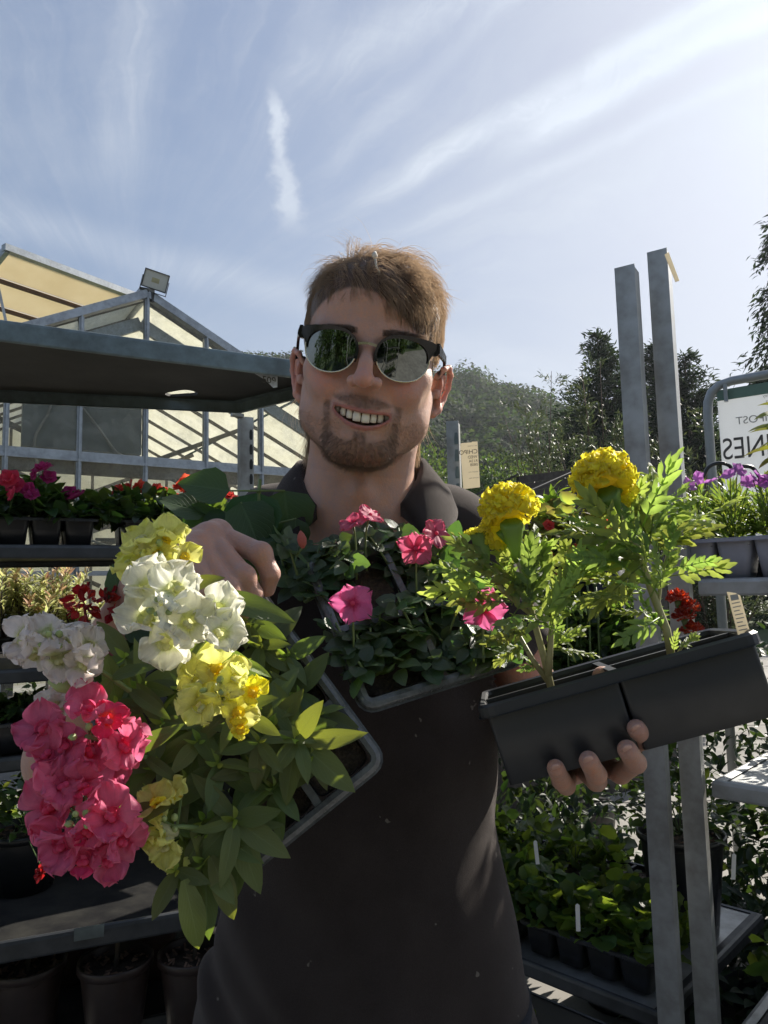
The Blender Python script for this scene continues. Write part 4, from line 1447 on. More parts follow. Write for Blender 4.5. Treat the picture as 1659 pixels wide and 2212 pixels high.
# pale trays with lilac flowers on t2 top shelf
for i in range(2):
    o = rt(o2_, -.055 + .32 * i, .01, 1.352 + .032 + .080)
    cell_tray(('pale grey cell tray beside the taller post', 'pale grey cell tray at the right edge')[i], flatM(o, eR), 4, 3, .30, .24, .078, M_LILACTRAY, 'pale grey cell trays', taper=.72)
lil = [(1507, 1037), (1533, 1046), (1595, 1020), (1640, 1033), (1652, 1045), (1618, 1046), (1488, 1052), (1543, 1066), (1575, 1030), (1630, 1040)]
k = 0
for i, (al, bk) in enumerate(((-.02, .06), (.05, .05), (.12, .06), (.20, .05), (.02, .15), (.11, .16), (.21, .16), (.30, .09))):
    b_ = rt(o2_, al, bk, 1.352 + .032 + .070)
    dd = (b_ - C0).dot(_F)
    fl_ = [('lilac', x, y, dd) for x, y in lil if abs((x - 829.5) / FPX * dd - (b_ - C0).dot(CR)) < .035][:3]
    lil = [q for q in lil if ('lilac', q[0], q[1], dd) not in fl_]
    mound('lilac_plant', 'fine-leaved plant with lilac flowers, ' + ('leftmost in the front row', 'second in the front row', 'third in the front row', 'fourth in the front row', 'leftmost in the back row', 'middle of the back row', 'right of the back row', 'nearest the right edge')[i],
          'plant', b_, .040, .115, 330, LF_FINE, M_FINE, 'lilac-flowered plants in the pale trays', fl_, up=2.2, jit=.5, g=gr, shell=.1)
# tall leafy stems at the right edge above them
c = P(1672, 1000, 1.35)
M_BIGL = mat_leaf('glossy_bright_leaf', (0.09, 0.14, 0.03), (0.45, 0.52, 0.05), 0.35, .45, .25, per='OBJECT', vein=.5, tip=(0.22, 0.22, .05))
big = thing(obj('leafy_climber', None, None, Vector((c.x, c.y, 1.46))), 'large-leaved bright plant leaning in from the right edge before the banner', 'plant')
obj('stem', MB().tube([(c.x + .02, c.y, 1.44), c, c + Vector((.0, 0, .10))], [.004, .003, .002], 6).mesh('stem', M_STEM, True), big)
Vb = leaf_arrays(.075, .026, 'lance', .22, .35, 7)
bme = np_mesh('leaf', *Vb[:2], M_BIGL, True, Vb[2])
for x, y, ang in ((1685, 895, 175), (1688, 922, 168), (1686, 950, 190), (1684, 985, 200), (1690, 1005, 215), (1690, 930, 160), (1700, 880, 150), (1684, 968, 178), (1700, 1020, 200)):
    q = P(x + 12, y, 1.33 + .02 * random.random())
    a = R(ang)
    obj('leaf', bme, big, frame(q, CR * math.cos(a) + CU * math.sin(a) * .5 + _F * random.uniform(-.3, .2), CU + rv(.4), 0, random.uniform(.8, 1.15)))
# dark glossy plants on t2 middle and on t1 upper shelf
def box_tray(root_o, al, bk, z, L_, label, group, mat=M_BLACK):
    return cell_tray(label, flatM(rt(root_o, al, bk, z), eR), 4, 2, L_, .19, .068, mat, group, rimmat=M_RIMG)


for i, (al, bk) in enumerate(((.10, .42), (.26, .44), (.42, .44), (.60, .42), (.78, .42))):
    b_ = rt(o2_, al, bk, .997)
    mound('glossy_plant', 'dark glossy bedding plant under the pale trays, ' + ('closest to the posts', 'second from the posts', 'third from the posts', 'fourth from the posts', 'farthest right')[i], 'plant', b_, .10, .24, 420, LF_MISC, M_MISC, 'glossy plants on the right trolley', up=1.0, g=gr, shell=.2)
# black cell trays on the geranium trolley
for i in range(2):
    box_tray(o1_, -.34 - .32 * i, .03, 1.13 + .07, .30, ('black tray just behind the marigold stems', 'black tray behind the shoulder on the middle shelf')[i], 'black trays on the geranium trolley')
grp = 'bedding plants behind the marigold tray'
tops = [(1230, 1300, 1.62, 'dense dark bedding plant between the two marigold stems'), (1330, 1310, 1.58, 'dark bedding plant left of the second marigold stem'), (1275, 1340, 1.56, 'low bedding plant just above the thumb'),
        (1380, 1330, 1.55, 'bedding plant behind the second marigold stem'), (1200, 1350, 1.66, 'bedding plant behind the first marigold stem'), (1120, 1340, 1.75, 'bedding plant behind the impatiens')]
for x, y, d_, lab in tops:
    c = P(x, y, d_)
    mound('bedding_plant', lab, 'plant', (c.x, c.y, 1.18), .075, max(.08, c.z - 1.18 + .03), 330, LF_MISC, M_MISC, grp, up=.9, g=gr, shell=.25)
# orange marigolds between
MO = [((1245, 1195), 1.55, 'orange marigold highest behind the first marigold plant', 3), ((1180, 1205), 1.62, 'deep orange marigold left of its neighbour, behind', 2), ((1265, 1228), 1.5, 'orange marigold just below the highest one', 2),
      ((1218, 1248), 1.52, 'small deep orange marigold low behind the leaves', 2), ((1478, 1335), 1.2, 'deep orange marigold right of the second yellow marigold stem', 7), ((1285, 1255), 1.5, 'shaded red-orange marigold behind', 2), ((1010, 1315), 1.6, 'small red flower beside the pink impatiens', 1)]
pm_or = petal_meshes('petal', MP_ORANGE, .016, .014, 3, ruf=.2)
pm_sc = petal_meshes('petal', mat_petal('rust_petal', (0.42, 0.035, 0.010), (0.62, 0.06, 0.01)), .016, .014, 3, ruf=.2)
for (x, y), d_, lab, n_ in MO:
    c = P(x, y, d_)
    root = thing(obj('orange_marigold', None, None, Vector((c.x, c.y, 1.19 if d_ > 1.3 else 1.19))), lab, 'flower', 'orange marigolds behind the held trays')
    obj('stem', MB().tube([(c.x, c.y, 1.16), c + Vector((.003, 0, -.05)), c - Vector((0, 0, .012))], [.002, .002, .003], 6).mesh('stem', M_STEM, True), root)
    heads = [(0, 0)] if n_ < 7 else [(0, 0), (-14, -38), (16, 30), (10, -18)]
    for hx, hy in heads:
        hc = P(x + hx, y + hy, d_)
        fo = obj('calyx', MB().tube([hc - Vector((0, 0, .012)), hc], [.003, .007], 8).mesh('calyx', M_STEM, True), root)
        for q in range(34):
            t = q / 34
            ph_, th_ = q * 2.39996, math.acos(1 - 1.1 * t)
            dv = Vector((math.sin(th_) * math.cos(ph_), math.sin(th_) * math.sin(ph_), math.cos(th_)))
            obj('petal', random.choice(pm_or if y < 1240 else pm_sc), fo, frame(hc + dv * .007, dv + rv(.2), Vector((0, 0, 1)), random.uniform(-.4, .4), .85))
# trailing geraniums with red-zoned leaves, right behind
for i, (x, y, d_, lab) in enumerate(((1190, 1105, 1.75, 'zoned geranium left of the tall marigold, red and lime leaves'), (1245, 1085, 1.70, 'zoned geranium directly under the tall marigold'), (1300, 1120, 1.66, 'zoned geranium beside the shorter post'), (1150, 1150, 1.8, 'zoned geranium behind the broad marigold'), (1225, 1160, 1.68, 'shaded lower zoned geranium'))):
    c = P(x, y, d_)
    mound('zoned_geranium', lab, 'plant', (c.x, c.y, c.z - .070), .062, .080, 34, LF_GER, M_GERZ, 'zoned geraniums behind the marigolds', [('coral', 1185, 1140, 1.7, .6)] if i == 0 else ([('coral', 1305, 1138, 1.6, .7), ('coral', 1318, 1145, 1.6, .6)] if i == 2 else ()), up=.8, g=gr, shell=.3)
    sp_ = thing(obj('hanging_pot', None, None, Vector((c.x, c.y, 1.13))), 'slim dark pot under the ' + lab.split(',')[0], 'plant pot', 'slim pots of zoned geraniums')
    obj('pot_wall', MB().tube([(c.x, c.y, 1.13), (c.x, c.y, c.z - .08)], [.03, .045], 16).mesh('pot_wall', M_BLACK, True), sp_)
for i, (x, y, d_) in enumerate(((1195, 1072, 1.8), (1015, 1110, 1.9), (1040, 1135, 1.9), (1405, 1040, 1.9))):
    c = P(x, y, d_)
    mound('upright_plant', ('single spray of pointed leaves above the geraniums', 'bright spiky plant beside the labelled post', 'spiky green plant behind the shoulder', 'spiky plant between the steel posts')[i], 'plant', (c.x, c.y, c.z - .13), .035, .14, 70, LF_VAR, M_MISC if i == 3 else M_GERL, 'spiky plants by the posts', up=1.5, g=gr)
# lower geranium trays on t1 (z .575 shelf) and t2
def ger_row(root_o, als, bk, z, zr, names, grp_, n_leaf=60):
    for al, nm in zip(als, names):
        b_ = rt(root_o, al, bk, z)
        mound('geranium_plant', nm, 'plant', b_, .062, .085, n_leaf, LF_GER, M_GERL, grp_, up=.7, g=gr, shell=.25, smin=.6, smax=1.15)


ZG = .575 + .075
grp = 'young geraniums on the low shelf'
for i in range(3):
    box_tray(o1_, -.33 - .315 * i, .015, ZG, .305, ('black geranium tray beside the post', 'black geranium tray in the middle of the shelf', 'black geranium tray behind the shirt')[i], 'black geranium trays')
    box_tray(o1_, -.50 - .315 * i, .30, ZG, .305, ('back black geranium tray near the bare shelf', 'back black geranium tray, second', 'back black geranium tray behind the shirt')[i], 'black geranium trays')
pos_ = [('front row', .06), ('second row', .15)]
wd = ['beside the post', 'next from the post', 'third from the post', 'fourth from the post', 'fifth from the post', 'sixth from the post', 'seventh from the post', 'eighth from the post']
for r_, (nm, bk) in enumerate(pos_):
    ger_row(o1_, [-.06 - .088 * k for k in range(8)], bk, ZG - .01, ZG, [f'geranium in the {nm}, {w}' for w in wd], grp)
ger_row(o1_, [-.30 - .095 * k for k in range(6)], .38, ZG - .01, ZG, [f'geranium in the back tray, {w} from the bare shelf' for w in ('first', 'second', 'third', 'fourth', 'fifth', 'sixth')], grp)
c = rt(o1_, -.10, .36, .577)
pot('big dark pot behind the shorter post', (c.x, c.y, .80), .10, .22, M_BLACK, 'large pots behind the posts')
mound('shaded_shrub', 'dark shaded shrub behind the shorter post', 'shrub', (c.x, c.y, .79), .13, .20, 260, LF_MISC, M_MISC, g=gr)
# pelargoniums below on the floor shelf
for k in range(8):
    b_ = rt(o1_, -.10 - .12 * k, .06 + .07 * (k % 2), .21)
    pot(f'dark pot on the bottom shelf, {wd[k]}', (b_.x, b_.y, .235), .045, .06, M_BLACK, 'pots on the bottom shelf')
    mound('frilly_geranium', f'shaded frilly geranium on the bottom shelf, {wd[k]}', 'plant', b_ + Vector((0, 0, .02)), .07, .14, 60, LF_GER, M_GERL, 'geraniums on the bottom shelf', g=gr)
# t2 lower shelves: geraniums and lobelia
for i in range(2):
    cell_tray(('black geranium tray right of the posts', 'black geranium tray at the right edge')[i], flatM(rt(o2_, .05 + .31 * i, .08, .532 + .085), eR), 4, 2, .30, .20, .083, M_BLACK, 'black geranium trays', rimmat=M_RIMG)
for k in range(7):
    ger_row(o2_, [.08 + .085 * k], .13 + .09 * (k % 2), .61, .6, [f'geranium right of the posts, {("first", "second", "third", "fourth", "fifth", "sixth", "seventh")[k]} along'], 'geraniums right of the posts', 60)
    ger_row(o2_, [.10 + .085 * k], .34, .54, .6, [f'geranium at the back right of the posts, {("first", "second", "third", "fourth", "fifth", "sixth", "seventh")[k]} along'], 'geraniums right of the posts', 50)


def lobe_px(b_, q):
    v = Vector((b_.x + .03 * math.sin(q * 2.1 + b_.x * 40), b_.y + .03 * math.cos(q * 2.1), b_.z + .13 + .02 * q)) - C0
    d_ = v.dot(_F)
    return 829.5 + v.dot(CR) / d_ * FPX, 1106 - v.dot(CU) / d_ * FPX + 5, d_ + .10


for k in range(6):
    b_ = rt(o2_, .06 + .10 * k, .10, .172)
    mound('lobelia_plant', f'shaded violet lobelia on the bottom right shelf, {("first", "second", "third", "fourth", "fifth", "sixth")[k]} from the post', 'plant', b_, .075, .17, 260, LF_FINE, M_FINE if k % 3 == 0 else M_MISC, 'lobelia on the bottom shelf',
          [('lilac', *lobe_px(b_, q), .45) for q in range(3)], up=1.5, g=gr)
for i, (x, y, d_) in enumerate(((1158, 1835, 1.55), (1248, 1975, 1.36), (1585, 1865, 1.42))):
    c = P(x, y, d_)
    s_ = thing(obj('plant_label', None, None, Vector(c - Vector((0, 0, .03)))), ('white plant label among the back geraniums', 'white plant label at the front edge of the geranium tray', 'white plant label right of the posts')[i], 'plant label', 'white plant labels')
    obj('label_blade', MB().prism([(-.004, -.030), (.004, -.030), (.004, .016), (0, .019), (-.004, .016)], -.0006, .0006, Matrix.Translation(c) @ Matrix.Rotation(R(-4 + 5 * i), 4, 'Y')).mesh('label_blade', M_WHITE), s_)

# ---- labelled post behind the shoulder ------------------------------------------
lp = P(983, 1100, 2.2)
htop = P(983, 905, 2.2).z
pr = thing(obj('steel_post', None, None, Vector((lp.x, lp.y, 0))), 'slotted steel trolley post with a paper label, right of the neck', 'post')
post(pr, (lp.x, lp.y), htop, .038, .03, (.97, -.24), False)
pm_ = flatM((lp.x, lp.y, 0), (.97, -.24))
for k in range(9):
    z = htop - .055 - k * .052
    obj('keyhole_slot', MB().prism([(-.0055, z - .018), (.0055, z - .018), (.0065, z - .006), (.004, z + .018), (-.004, z + .018), (-.0065, z - .006)], -.0042, -.0030).mesh('keyhole_slot', M_GALVG), pr, pm_ @ Matrix.Translation((.011, 0, 0)))
tgc = P(1016, 1005, 2.17)
tag_ = thing(obj('paper_label', None, None, Vector(tgc)), 'cream card delivery label with mirrored print on the slotted post', 'label')
TG = Matrix.Translation(tgc) @ Matrix.Rotation(R(-2), 4, 'Y') @ Matrix.Rotation(R(-12), 4, 'Z')
w_, h_ = .026, .070
obj('card', MB().prism([(-w_, -h_), (w_ * .93, -h_ * .97), (w_, h_ * .99), (w_ * .4, h_), (w_ * .3, h_ * .975), (-w_ * .8, h_ * .98), (-w_, h_ * .95)], -.0006, .0006).mesh('card', M_PAPER), tag_, TG)
for txt, sz, x_, z_ in (('CHIPO', .0185, .0245, .034), ('WED', .0125, .0225, .020), ('R13A', .0115, .0225, .008), ('0808', .0115, .0225, -.003), ('pot 1-3 trays', .0055, .0245, .056), ('despatch note', .005, .022, -.022), ('customer copy', .005, .024, -.040)):
    obj('lettering', text_mesh(txt, sz, M_INK if sz > .006 else M_INKL, True), tag_, TG @ Matrix.Translation((x_, -.0014, z_)) @ Matrix.Rotation(R(90), 4, 'X'))

# ---- dark netted canopy behind -----------------------------------------------------
cn = thing(obj('canopy', None, None, P(1120, 1300, 4.6)), 'low dark timber canopy behind the marigolds', 'canopy')
M_DARKT = mat_plain('black_brown_slats', (0.045, 0.038, 0.033), .75, var=.3, scale=30, bstr=.4)
cA, cB, cC = P(1000, 1080, 4.3), P(1120, 1022, 4.6), P(1420, 985, 5.4)
back_ = Vector((.5, 2.2, .35))
lefte = P(985, 1130, 4.2)
for k in range(8):
    t0, t1 = k / 8, (k + .9) / 8
    # sloping boards of the left hip, then the long front, lapped one below the other
    v, f = q3(cA.lerp(lefte, t0), cB.lerp(P(1165, 1130, 4.5), t0) - cA.lerp(lefte, t0), (lefte - cA) * .112, .015)
    obj('slat', MB().add(v, f).mesh('slat', M_DARKT), cn)
    v, f = q3(cB + Vector((0, 0, -.02 - .052 * k)), (cC - cB), Vector((.0, 0, -.049)), .02)
    obj('slat', MB().add(v, f).mesh('slat', M_DARKT), cn)
v, f = q3(Vector((cA.x, cA.y + .05, .0)), (cB - cA) * Vector((1, 1, 0)).length * 1 if False else Vector((cB.x - cA.x, cB.y - cA.y, 0)), Vector((0, 0, cA.z)), .03)
obj('side_board', MB().add(v, f).mesh('side_board', M_DARKT), cn)
v, f = q3(Vector((cB.x, cB.y + .05, .0)), Vector((cC.x - cB.x, cC.y - cB.y, 0)), Vector((0, 0, cB.z - .5)), .03)
obj('side_board', MB().add(v, f).mesh('side_board', M_DARKT), cn)
obj('wire', MB().tube([P(1130, 1066, 4.2), P(1240, 1017, 4.5), P(1330, 985, 4.9)], .004, 5).mesh('wire', M_STEELD), cn)

# ---- banner in a tubular frame at the right edge ------------------------------------
bn = thing(obj('banner_sign', None, None, Vector((P(1600, 1200, 3.6).x, P(1600, 1200, 3.6).y, 0))), 'white compost banner with mirrored lettering in a bent tube frame at the right edge', 'sign')
Bo = P(1543, 858, 3.6)
bx = Vector((.80, -.60, 0)).normalized()
bx = Vector((.86, -.51, 0)).normalized()
BM = Matrix(((bx.x, -bx.y * 1, 0, Bo.x), (bx.y, bx.x, 0, Bo.y), (0, 0, 1, Bo.z), (0, 0, 0, 1)))
M_TUBE = mat_plain('grey_painted_tube', (0.34, 0.36, 0.37), .45, metal=.3, var=.1, bstr=0)
M_BANW = mat_plain('white_banner_vinyl', (0.80, 0.82, 0.84), .45, var=.06, scale=6, bstr=.15, bdist=.004)
E.nt = M_BANW.node_tree
_n = M_BANW.node_tree
_t = _n.nodes.new('ShaderNodeBsdfTranslucent'); _t.inputs[0].default_value = (.80, .82, .84, 1)
_m = _n.nodes.new('ShaderNodeMixShader'); _m.inputs[0].default_value = .45
_n.links.new(_n.nodes['Principled BSDF'].outputs[0], _m.inputs[1]); _n.links.new(_t.outputs[0], _m.inputs[2]); _n.links.new(_m.outputs[0], _n.nodes['Material Output'].inputs[0])
M_BANG = mat_plain('green_banner_band', (0.13, 0.22, 0.17), .45, var=.1, bstr=0)
fp = [(-.035, 0, -Bo.z), (-.035, 0, -.08), (-.030, 0, -.02), (-.012, 0, .025), (.025, 0, .055), (.08, 0, .068), (.9, 0, .10), (1.25, 0, .10), (1.32, 0, .04), (1.34, 0, -.1), (1.34, 0, -Bo.z)]
obj('tube_frame', MB().tube(fp, .022, 12).mesh('tube_frame', M_TUBE, True), bn, BM)
obj('panel', MB().box((.012, .004, -.95), (1.30, .010, -.006)).mesh('panel', M_BANW), bn, BM)
obj('green_band', MB().prism([(.012, -.022), (1.30, .0), (1.30, .070), (.012, .030)], -.002, .003).mesh('green_band', M_BANG), bn, BM)
obj('clamp', MB().box((.045, -.03, -.035), (.062, -.01, .05)).mesh('clamp', M_TUBE), bn, BM)
for txt, sz, x_, z_, mt in (('WINNES', .150, .43, -.315, M_INK), ('SOIL AND COMPOST', .052, .58, -.150, M_INKL), ('peat free and mixed in the valley', .022, .50, -.035, M_INKL), ('for beds, borders and pots', .022, .46, -.062, M_INKL)):
    me = text_mesh(txt, sz, mt, True)
    if txt == 'WINNES':
        me.transform(Matrix.Scale(.72, 4, (1, 0, 0)))
    obj('lettering', me, bn, BM @ Matrix.Translation((x_, -.0032, z_)) @ Matrix.Rotation(R(90), 4, 'X'))
# black hose looped under the banner
hz = thing(obj('garden_hose', None, None, P(1570, 1010, 2.6)), 'black hose looped below the banner', 'hose')
obj('hose_loop', wire([P(1520, 1030, 2.6), P(1530, 1010, 2.6), P(1552, 1000, 2.6), P(1575, 1006, 2.6), P(1585, 1018, 2.6), P(1600, 1008, 2.6), P(1625, 1010, 2.6), P(1640, 1030, 2.6)], .007).mesh('hose_loop', M_BLACK, True), hz)

# ---- trolleys beside the viewer on the other side of the aisle (seen in the sunglasses, and they shade the aisle) --------
for i, (x, y, ang) in ((2, (-.75, -3.1, 5)), (3, (1.6, -3.4, -10))):
    e_ = Vector((math.cos(R(ang)), math.sin(R(ang)), 0)); f_ = Vector((-e_.y, e_.x, 0))
    o = Vector((x, y, 0))
    tt = thing(obj('plant_trolley', None, None, o), ('stocked trolley behind the viewer on the left', 'stocked trolley behind the viewer on the right', 'stocked trolley straight behind the viewer', 'stocked trolley far behind the viewer at the right')[i], 'trolley', 'plant trolleys')
    cs_ = [o + e_ * .67 - f_ * .28, o - e_ * .67 - f_ * .28, o - e_ * .67 + f_ * .28, o + e_ * .67 + f_ * .28]
    for z in (.2, .62, 1.04):
        shelf(tt, cs_, z, .03, M_STEELD, M_BOARD)
        for k in range(3):
            mound('display_plant', f'{("left", "middle", "right")[k]} display plant on the {("bottom", "middle", "top")[int(z / .42)]} shelf of trolley {("left behind", "right behind", "straight behind", "far behind")[i]} the viewer', 'plant',
                  o + e_ * (-.4 + .4 * k) + Vector((0, 0, z + .03)), .19, .26, 130, LF_MISC, M_MISC, 'display plants behind the viewer', g=gr, smin=1.3, smax=2.4)
    for p in cs_:
        post(tt, (p.x, p.y), 1.9, .042, .03, (e_.x, e_.y), False)

# ---- container shrubs standing on the yard behind the trolleys -------------------------------------------------
k = 0
M_SHRD = mat_leaf('dark_shrub_leaf', (0.022, 0.040, 0.018), (0.07, 0.12, 0.02), 0.5, 0.25, 0.35, spec=.3)
LF_SHR = leaf_arrays(.055, .026, 'ovate', .25, .25, 4)
spots = [(1.15, 2.75, 1.05), (1.75, 2.35, 1.0), (.62, 3.1, 1.0), (2.35, 2.0, .95), (1.9, 3.3, 1.15), (2.6, 2.9, 1.1), (.2, 3.6, .95), (1.0, 3.9, 1.15), (3.1, 2.3, 1.0), (3.3, 3.5, 1.2), (1.5, 1.95, .62), (2.0, 1.45, .6), (.95, 2.3, .5), (1.25, 1.95, .75), (1.75, 1.75, .8), (2.15, 2.15, .85), (1.5, 2.4, .9), (.75, 2.6, .8), (1.2, 1.5, .42), (1.6, 1.25, .42), (.1, 2.7, .8),
         (-1.2, 3.3, .9), (-1.9, 2.9, .95), (-.6, 3.6, .9), (-2.5, 2.6, .9), (-1.6, 4.0, .95), (-2.6, 3.6, 1.0), (-.5, 2.9, .75)]
desc = ['broad', 'round', 'loose', 'compact', 'tall', 'spreading', 'narrow', 'dense', 'low', 'tallest', 'squat', 'small', 'short', 'rounded', 'shaggy', 'stout', 'open', 'neat', 'lowest', 'tiny', 'hidden', 'leafy', 'bushy', 'slender', 'wide', 'upright', 'large', 'tidy']
for (x, y, h_), dn in zip(spots, desc):
    sh_ = thing(obj('container_shrub', None, None, Vector((x, y, 0))), f'{dn} dark container shrub standing on the yard ' + ('behind the right trolleys' if x > 0 else 'between trolley and greenhouse'), 'shrub', 'container shrubs on the yard')
    ps = []
    for q in range(9):
        cc2 = np.array([x + gr.normal(0, .16), y + gr.normal(0, .16), .22 + (h_ - .3) * gr.random()])
        d = gr.normal(0, 1, (110, 3)); d /= np.linalg.norm(d, axis=1)[:, None]
        ps.append(tile(LF_SHR, rand_mats(cc2 + d * (gr.random((110, 1)) ** .5) * .20, d + np.array([0, 0, .3]), None, .6, 1.2, .5, gr)))
    V, F, U = cat3(ps)
    fo = obj('foliage', np_mesh('foliage', V, F, M_SHRD, True, U), sh_); fo['kind'] = 'stuff'
    obj('pot_wall', MB().tube([(x, y, 0), (x, y, .02), (x, y, .24), (x, y, .26)], [.11, .12, .155, .16], 20).mesh('pot_wall', M_BLACK, True), sh_)
# ================================================================== PERSON
# ---- signed-distance sculpting: smooth unions of ellipsoids and tapered capsules, meshed with surface nets
class SDF:
    def __init__(s, lo, hi, h):
        s.lo, s.h = np.array(lo, np.float32), h
        ax = [np.arange(lo[i], hi[i], h, dtype=np.float32) for i in range(3)]
        s.X, s.Y, s.Z = np.meshgrid(*ax, indexing='ij')
        s.D = np.full(s.X.shape, 1.0, np.float32)

    def ell(s, c, r, rot=None):
        x, y, z = s.X - c[0], s.Y - c[1], s.Z - c[2]
        if rot is not None:
            m = rot
            x, y, z = (m[0][0] * x + m[0][1] * y + m[0][2] * z, m[1][0] * x + m[1][1] * y + m[1][2] * z, m[2][0] * x + m[2][1] * y + m[2][2] * z)
        k0 = np.sqrt((x / r[0]) ** 2 + (y / r[1]) ** 2 + (z / r[2]) ** 2)
        k1 = np.sqrt((x / r[0] ** 2) ** 2 + (y / r[1] ** 2) ** 2 + (z / r[2] ** 2) ** 2) + 1e-6
        return k0 * (k0 - 1) / k1

    def cap(s, a, b, ra, rb=None):
        rb = ra if rb is None else rb
        a = np.array(a, np.float32); b = np.array(b, np.float32)
        d = b - a
        t = ((s.X - a[0]) * d[0] + (s.Y - a[1]) * d[1] + (s.Z - a[2]) * d[2]) / float(d @ d + 1e-9)
        t = np.clip(t, 0, 1)
        return np.sqrt((s.X - a[0] - t * d[0]) ** 2 + (s.Y - a[1] - t * d[1]) ** 2 + (s.Z - a[2] - t * d[2]) ** 2) - (ra + (rb - ra) * t)

    @staticmethod
    def smin(a, b, k):
        h = np.clip(0.5 + 0.5 * (b - a) / k, 0, 1)
        return b * (1 - h) + a * h - k * h * (1 - h)

    def u(s, d, k=0.01):
        s.D = s.smin(s.D, d, k)

    def sub(s, d, k=0.004):
        s.D = -s.smin(-s.D, d, k)

    def mesh(s, smooth=2):
        D, lo, h = s.D, s.lo, s.h
        ins = D < 0
        c = [slice(None, -1), slice(1, None)]
        cnt = np.zeros([n - 1 for n in D.shape], np.uint8)
        for i in (0, 1):
            for j in (0, 1):
                for k in (0, 1):
                    cnt += ins[c[i], c[j], c[k]]
        act = (cnt > 0) & (cnt < 8)
        idx = np.full(act.shape, -1, np.int64)
        cells = np.argwhere(act)
        idx[act] = np.arange(len(cells))
        acc = np.zeros((len(cells), 3)); num = np.zeros(len(cells))
        corners = [(i, j, k) for i in (0, 1) for j in (0, 1) for k in (0, 1)]
        val = {q: D[cells[:, 0] + q[0], cells[:, 1] + q[1], cells[:, 2] + q[2]] for q in corners}
        for q in corners:
            for axx in range(3):
                if q[axx] == 0:
                    q2 = list(q); q2[axx] = 1; q2 = tuple(q2)
                    a, b = val[q], val[q2]
                    m = (a < 0) != (b < 0)
                    t = np.where(m, a / np.where(m, a - b, 1), 0)
                    p = np.zeros((len(cells), 3)) + q
                    p[:, axx] += t
                    acc[m] += p[m]; num[m] += 1
        V = (cells + acc / num[:, None]) * h + lo
        quads = []
        for axx in range(3):
            a = [slice(1, -1)] * 3; b = [slice(1, -1)] * 3
            a[axx] = slice(0, -1); b[axx] = slice(1, None)
            A, B = ins[tuple(a)], ins[tuple(b)]
            e = np.argwhere(A != B)
            if not len(e):
                continue
            flip = A[e[:, 0], e[:, 1], e[:, 2]]
            e = e.copy()
            o1, o2 = [(1, 2), (2, 0), (0, 1)][axx]
            for q in (o1, o2):
                e[:, q] += 1

            def g(d1, d2):
                x = e.copy(); x[:, o1] -= d1; x[:, o2] -= d2
                return idx[x[:, 0], x[:, 1], x[:, 2]]
            q = np.stack([g(1, 1), g(0, 1), g(0, 0), g(1, 0)], 1)
            q[~flip] = q[~flip][:, ::-1]
            quads.append(q)
        F = np.concatenate(quads)
        F = F[(F >= 0).all(1)]
        for _ in range(smooth):
            S = np.zeros_like(V); N = np.zeros(len(V))
            for i in range(4):
                for j in (1, 3):
                    np.add.at(S, F[:, i], V[F[:, (i + j) % 4]])
                    np.add.at(N, F[:, i], 1)
            V = V * 0.45 + 0.55 * S / np.maximum(N, 1)[:, None]
        return V, F


def to_np(M):
    return np.array([list(r) for r in M], np.float64)


def xf(M, V):
    m = to_np(M)
    return V @ m[:3, :3].T + m[:3, 3]


# head frame: x to the picture's right, y away from the camera, z up the head
HT = P(803, 767, 0.865)
_hy = (_F * math.cos(R(7.5)) + CU * math.sin(R(7.5))).normalized()
_hy = (_hy + CR * 0.022).normalized()
_hz = (CU - _hy * CU.dot(_hy)).normalized()
_hx = _hy.cross(_hz)
TILT = R(6.5)
_hx2 = _hx * math.cos(TILT) - _hz * math.sin(TILT)
_hz2 = _hz * math.cos(TILT) + _hx * math.sin(TILT)
HM = Matrix(((_hx2.x, _hy.x, _hz2.x, HT.x), (_hx2.y, _hy.y, _hz2.y, HT.y), (_hx2.z, _hy.z, _hz2.z, HT.z), (0, 0, 0, 1)))
HM = HM @ Matrix.Diagonal((1.07, 1.0, 1.0, 1.0))
HMI = HM.inverted()


def HL(x, y, d):
    return tuple(HMI @ P(x, y, d))


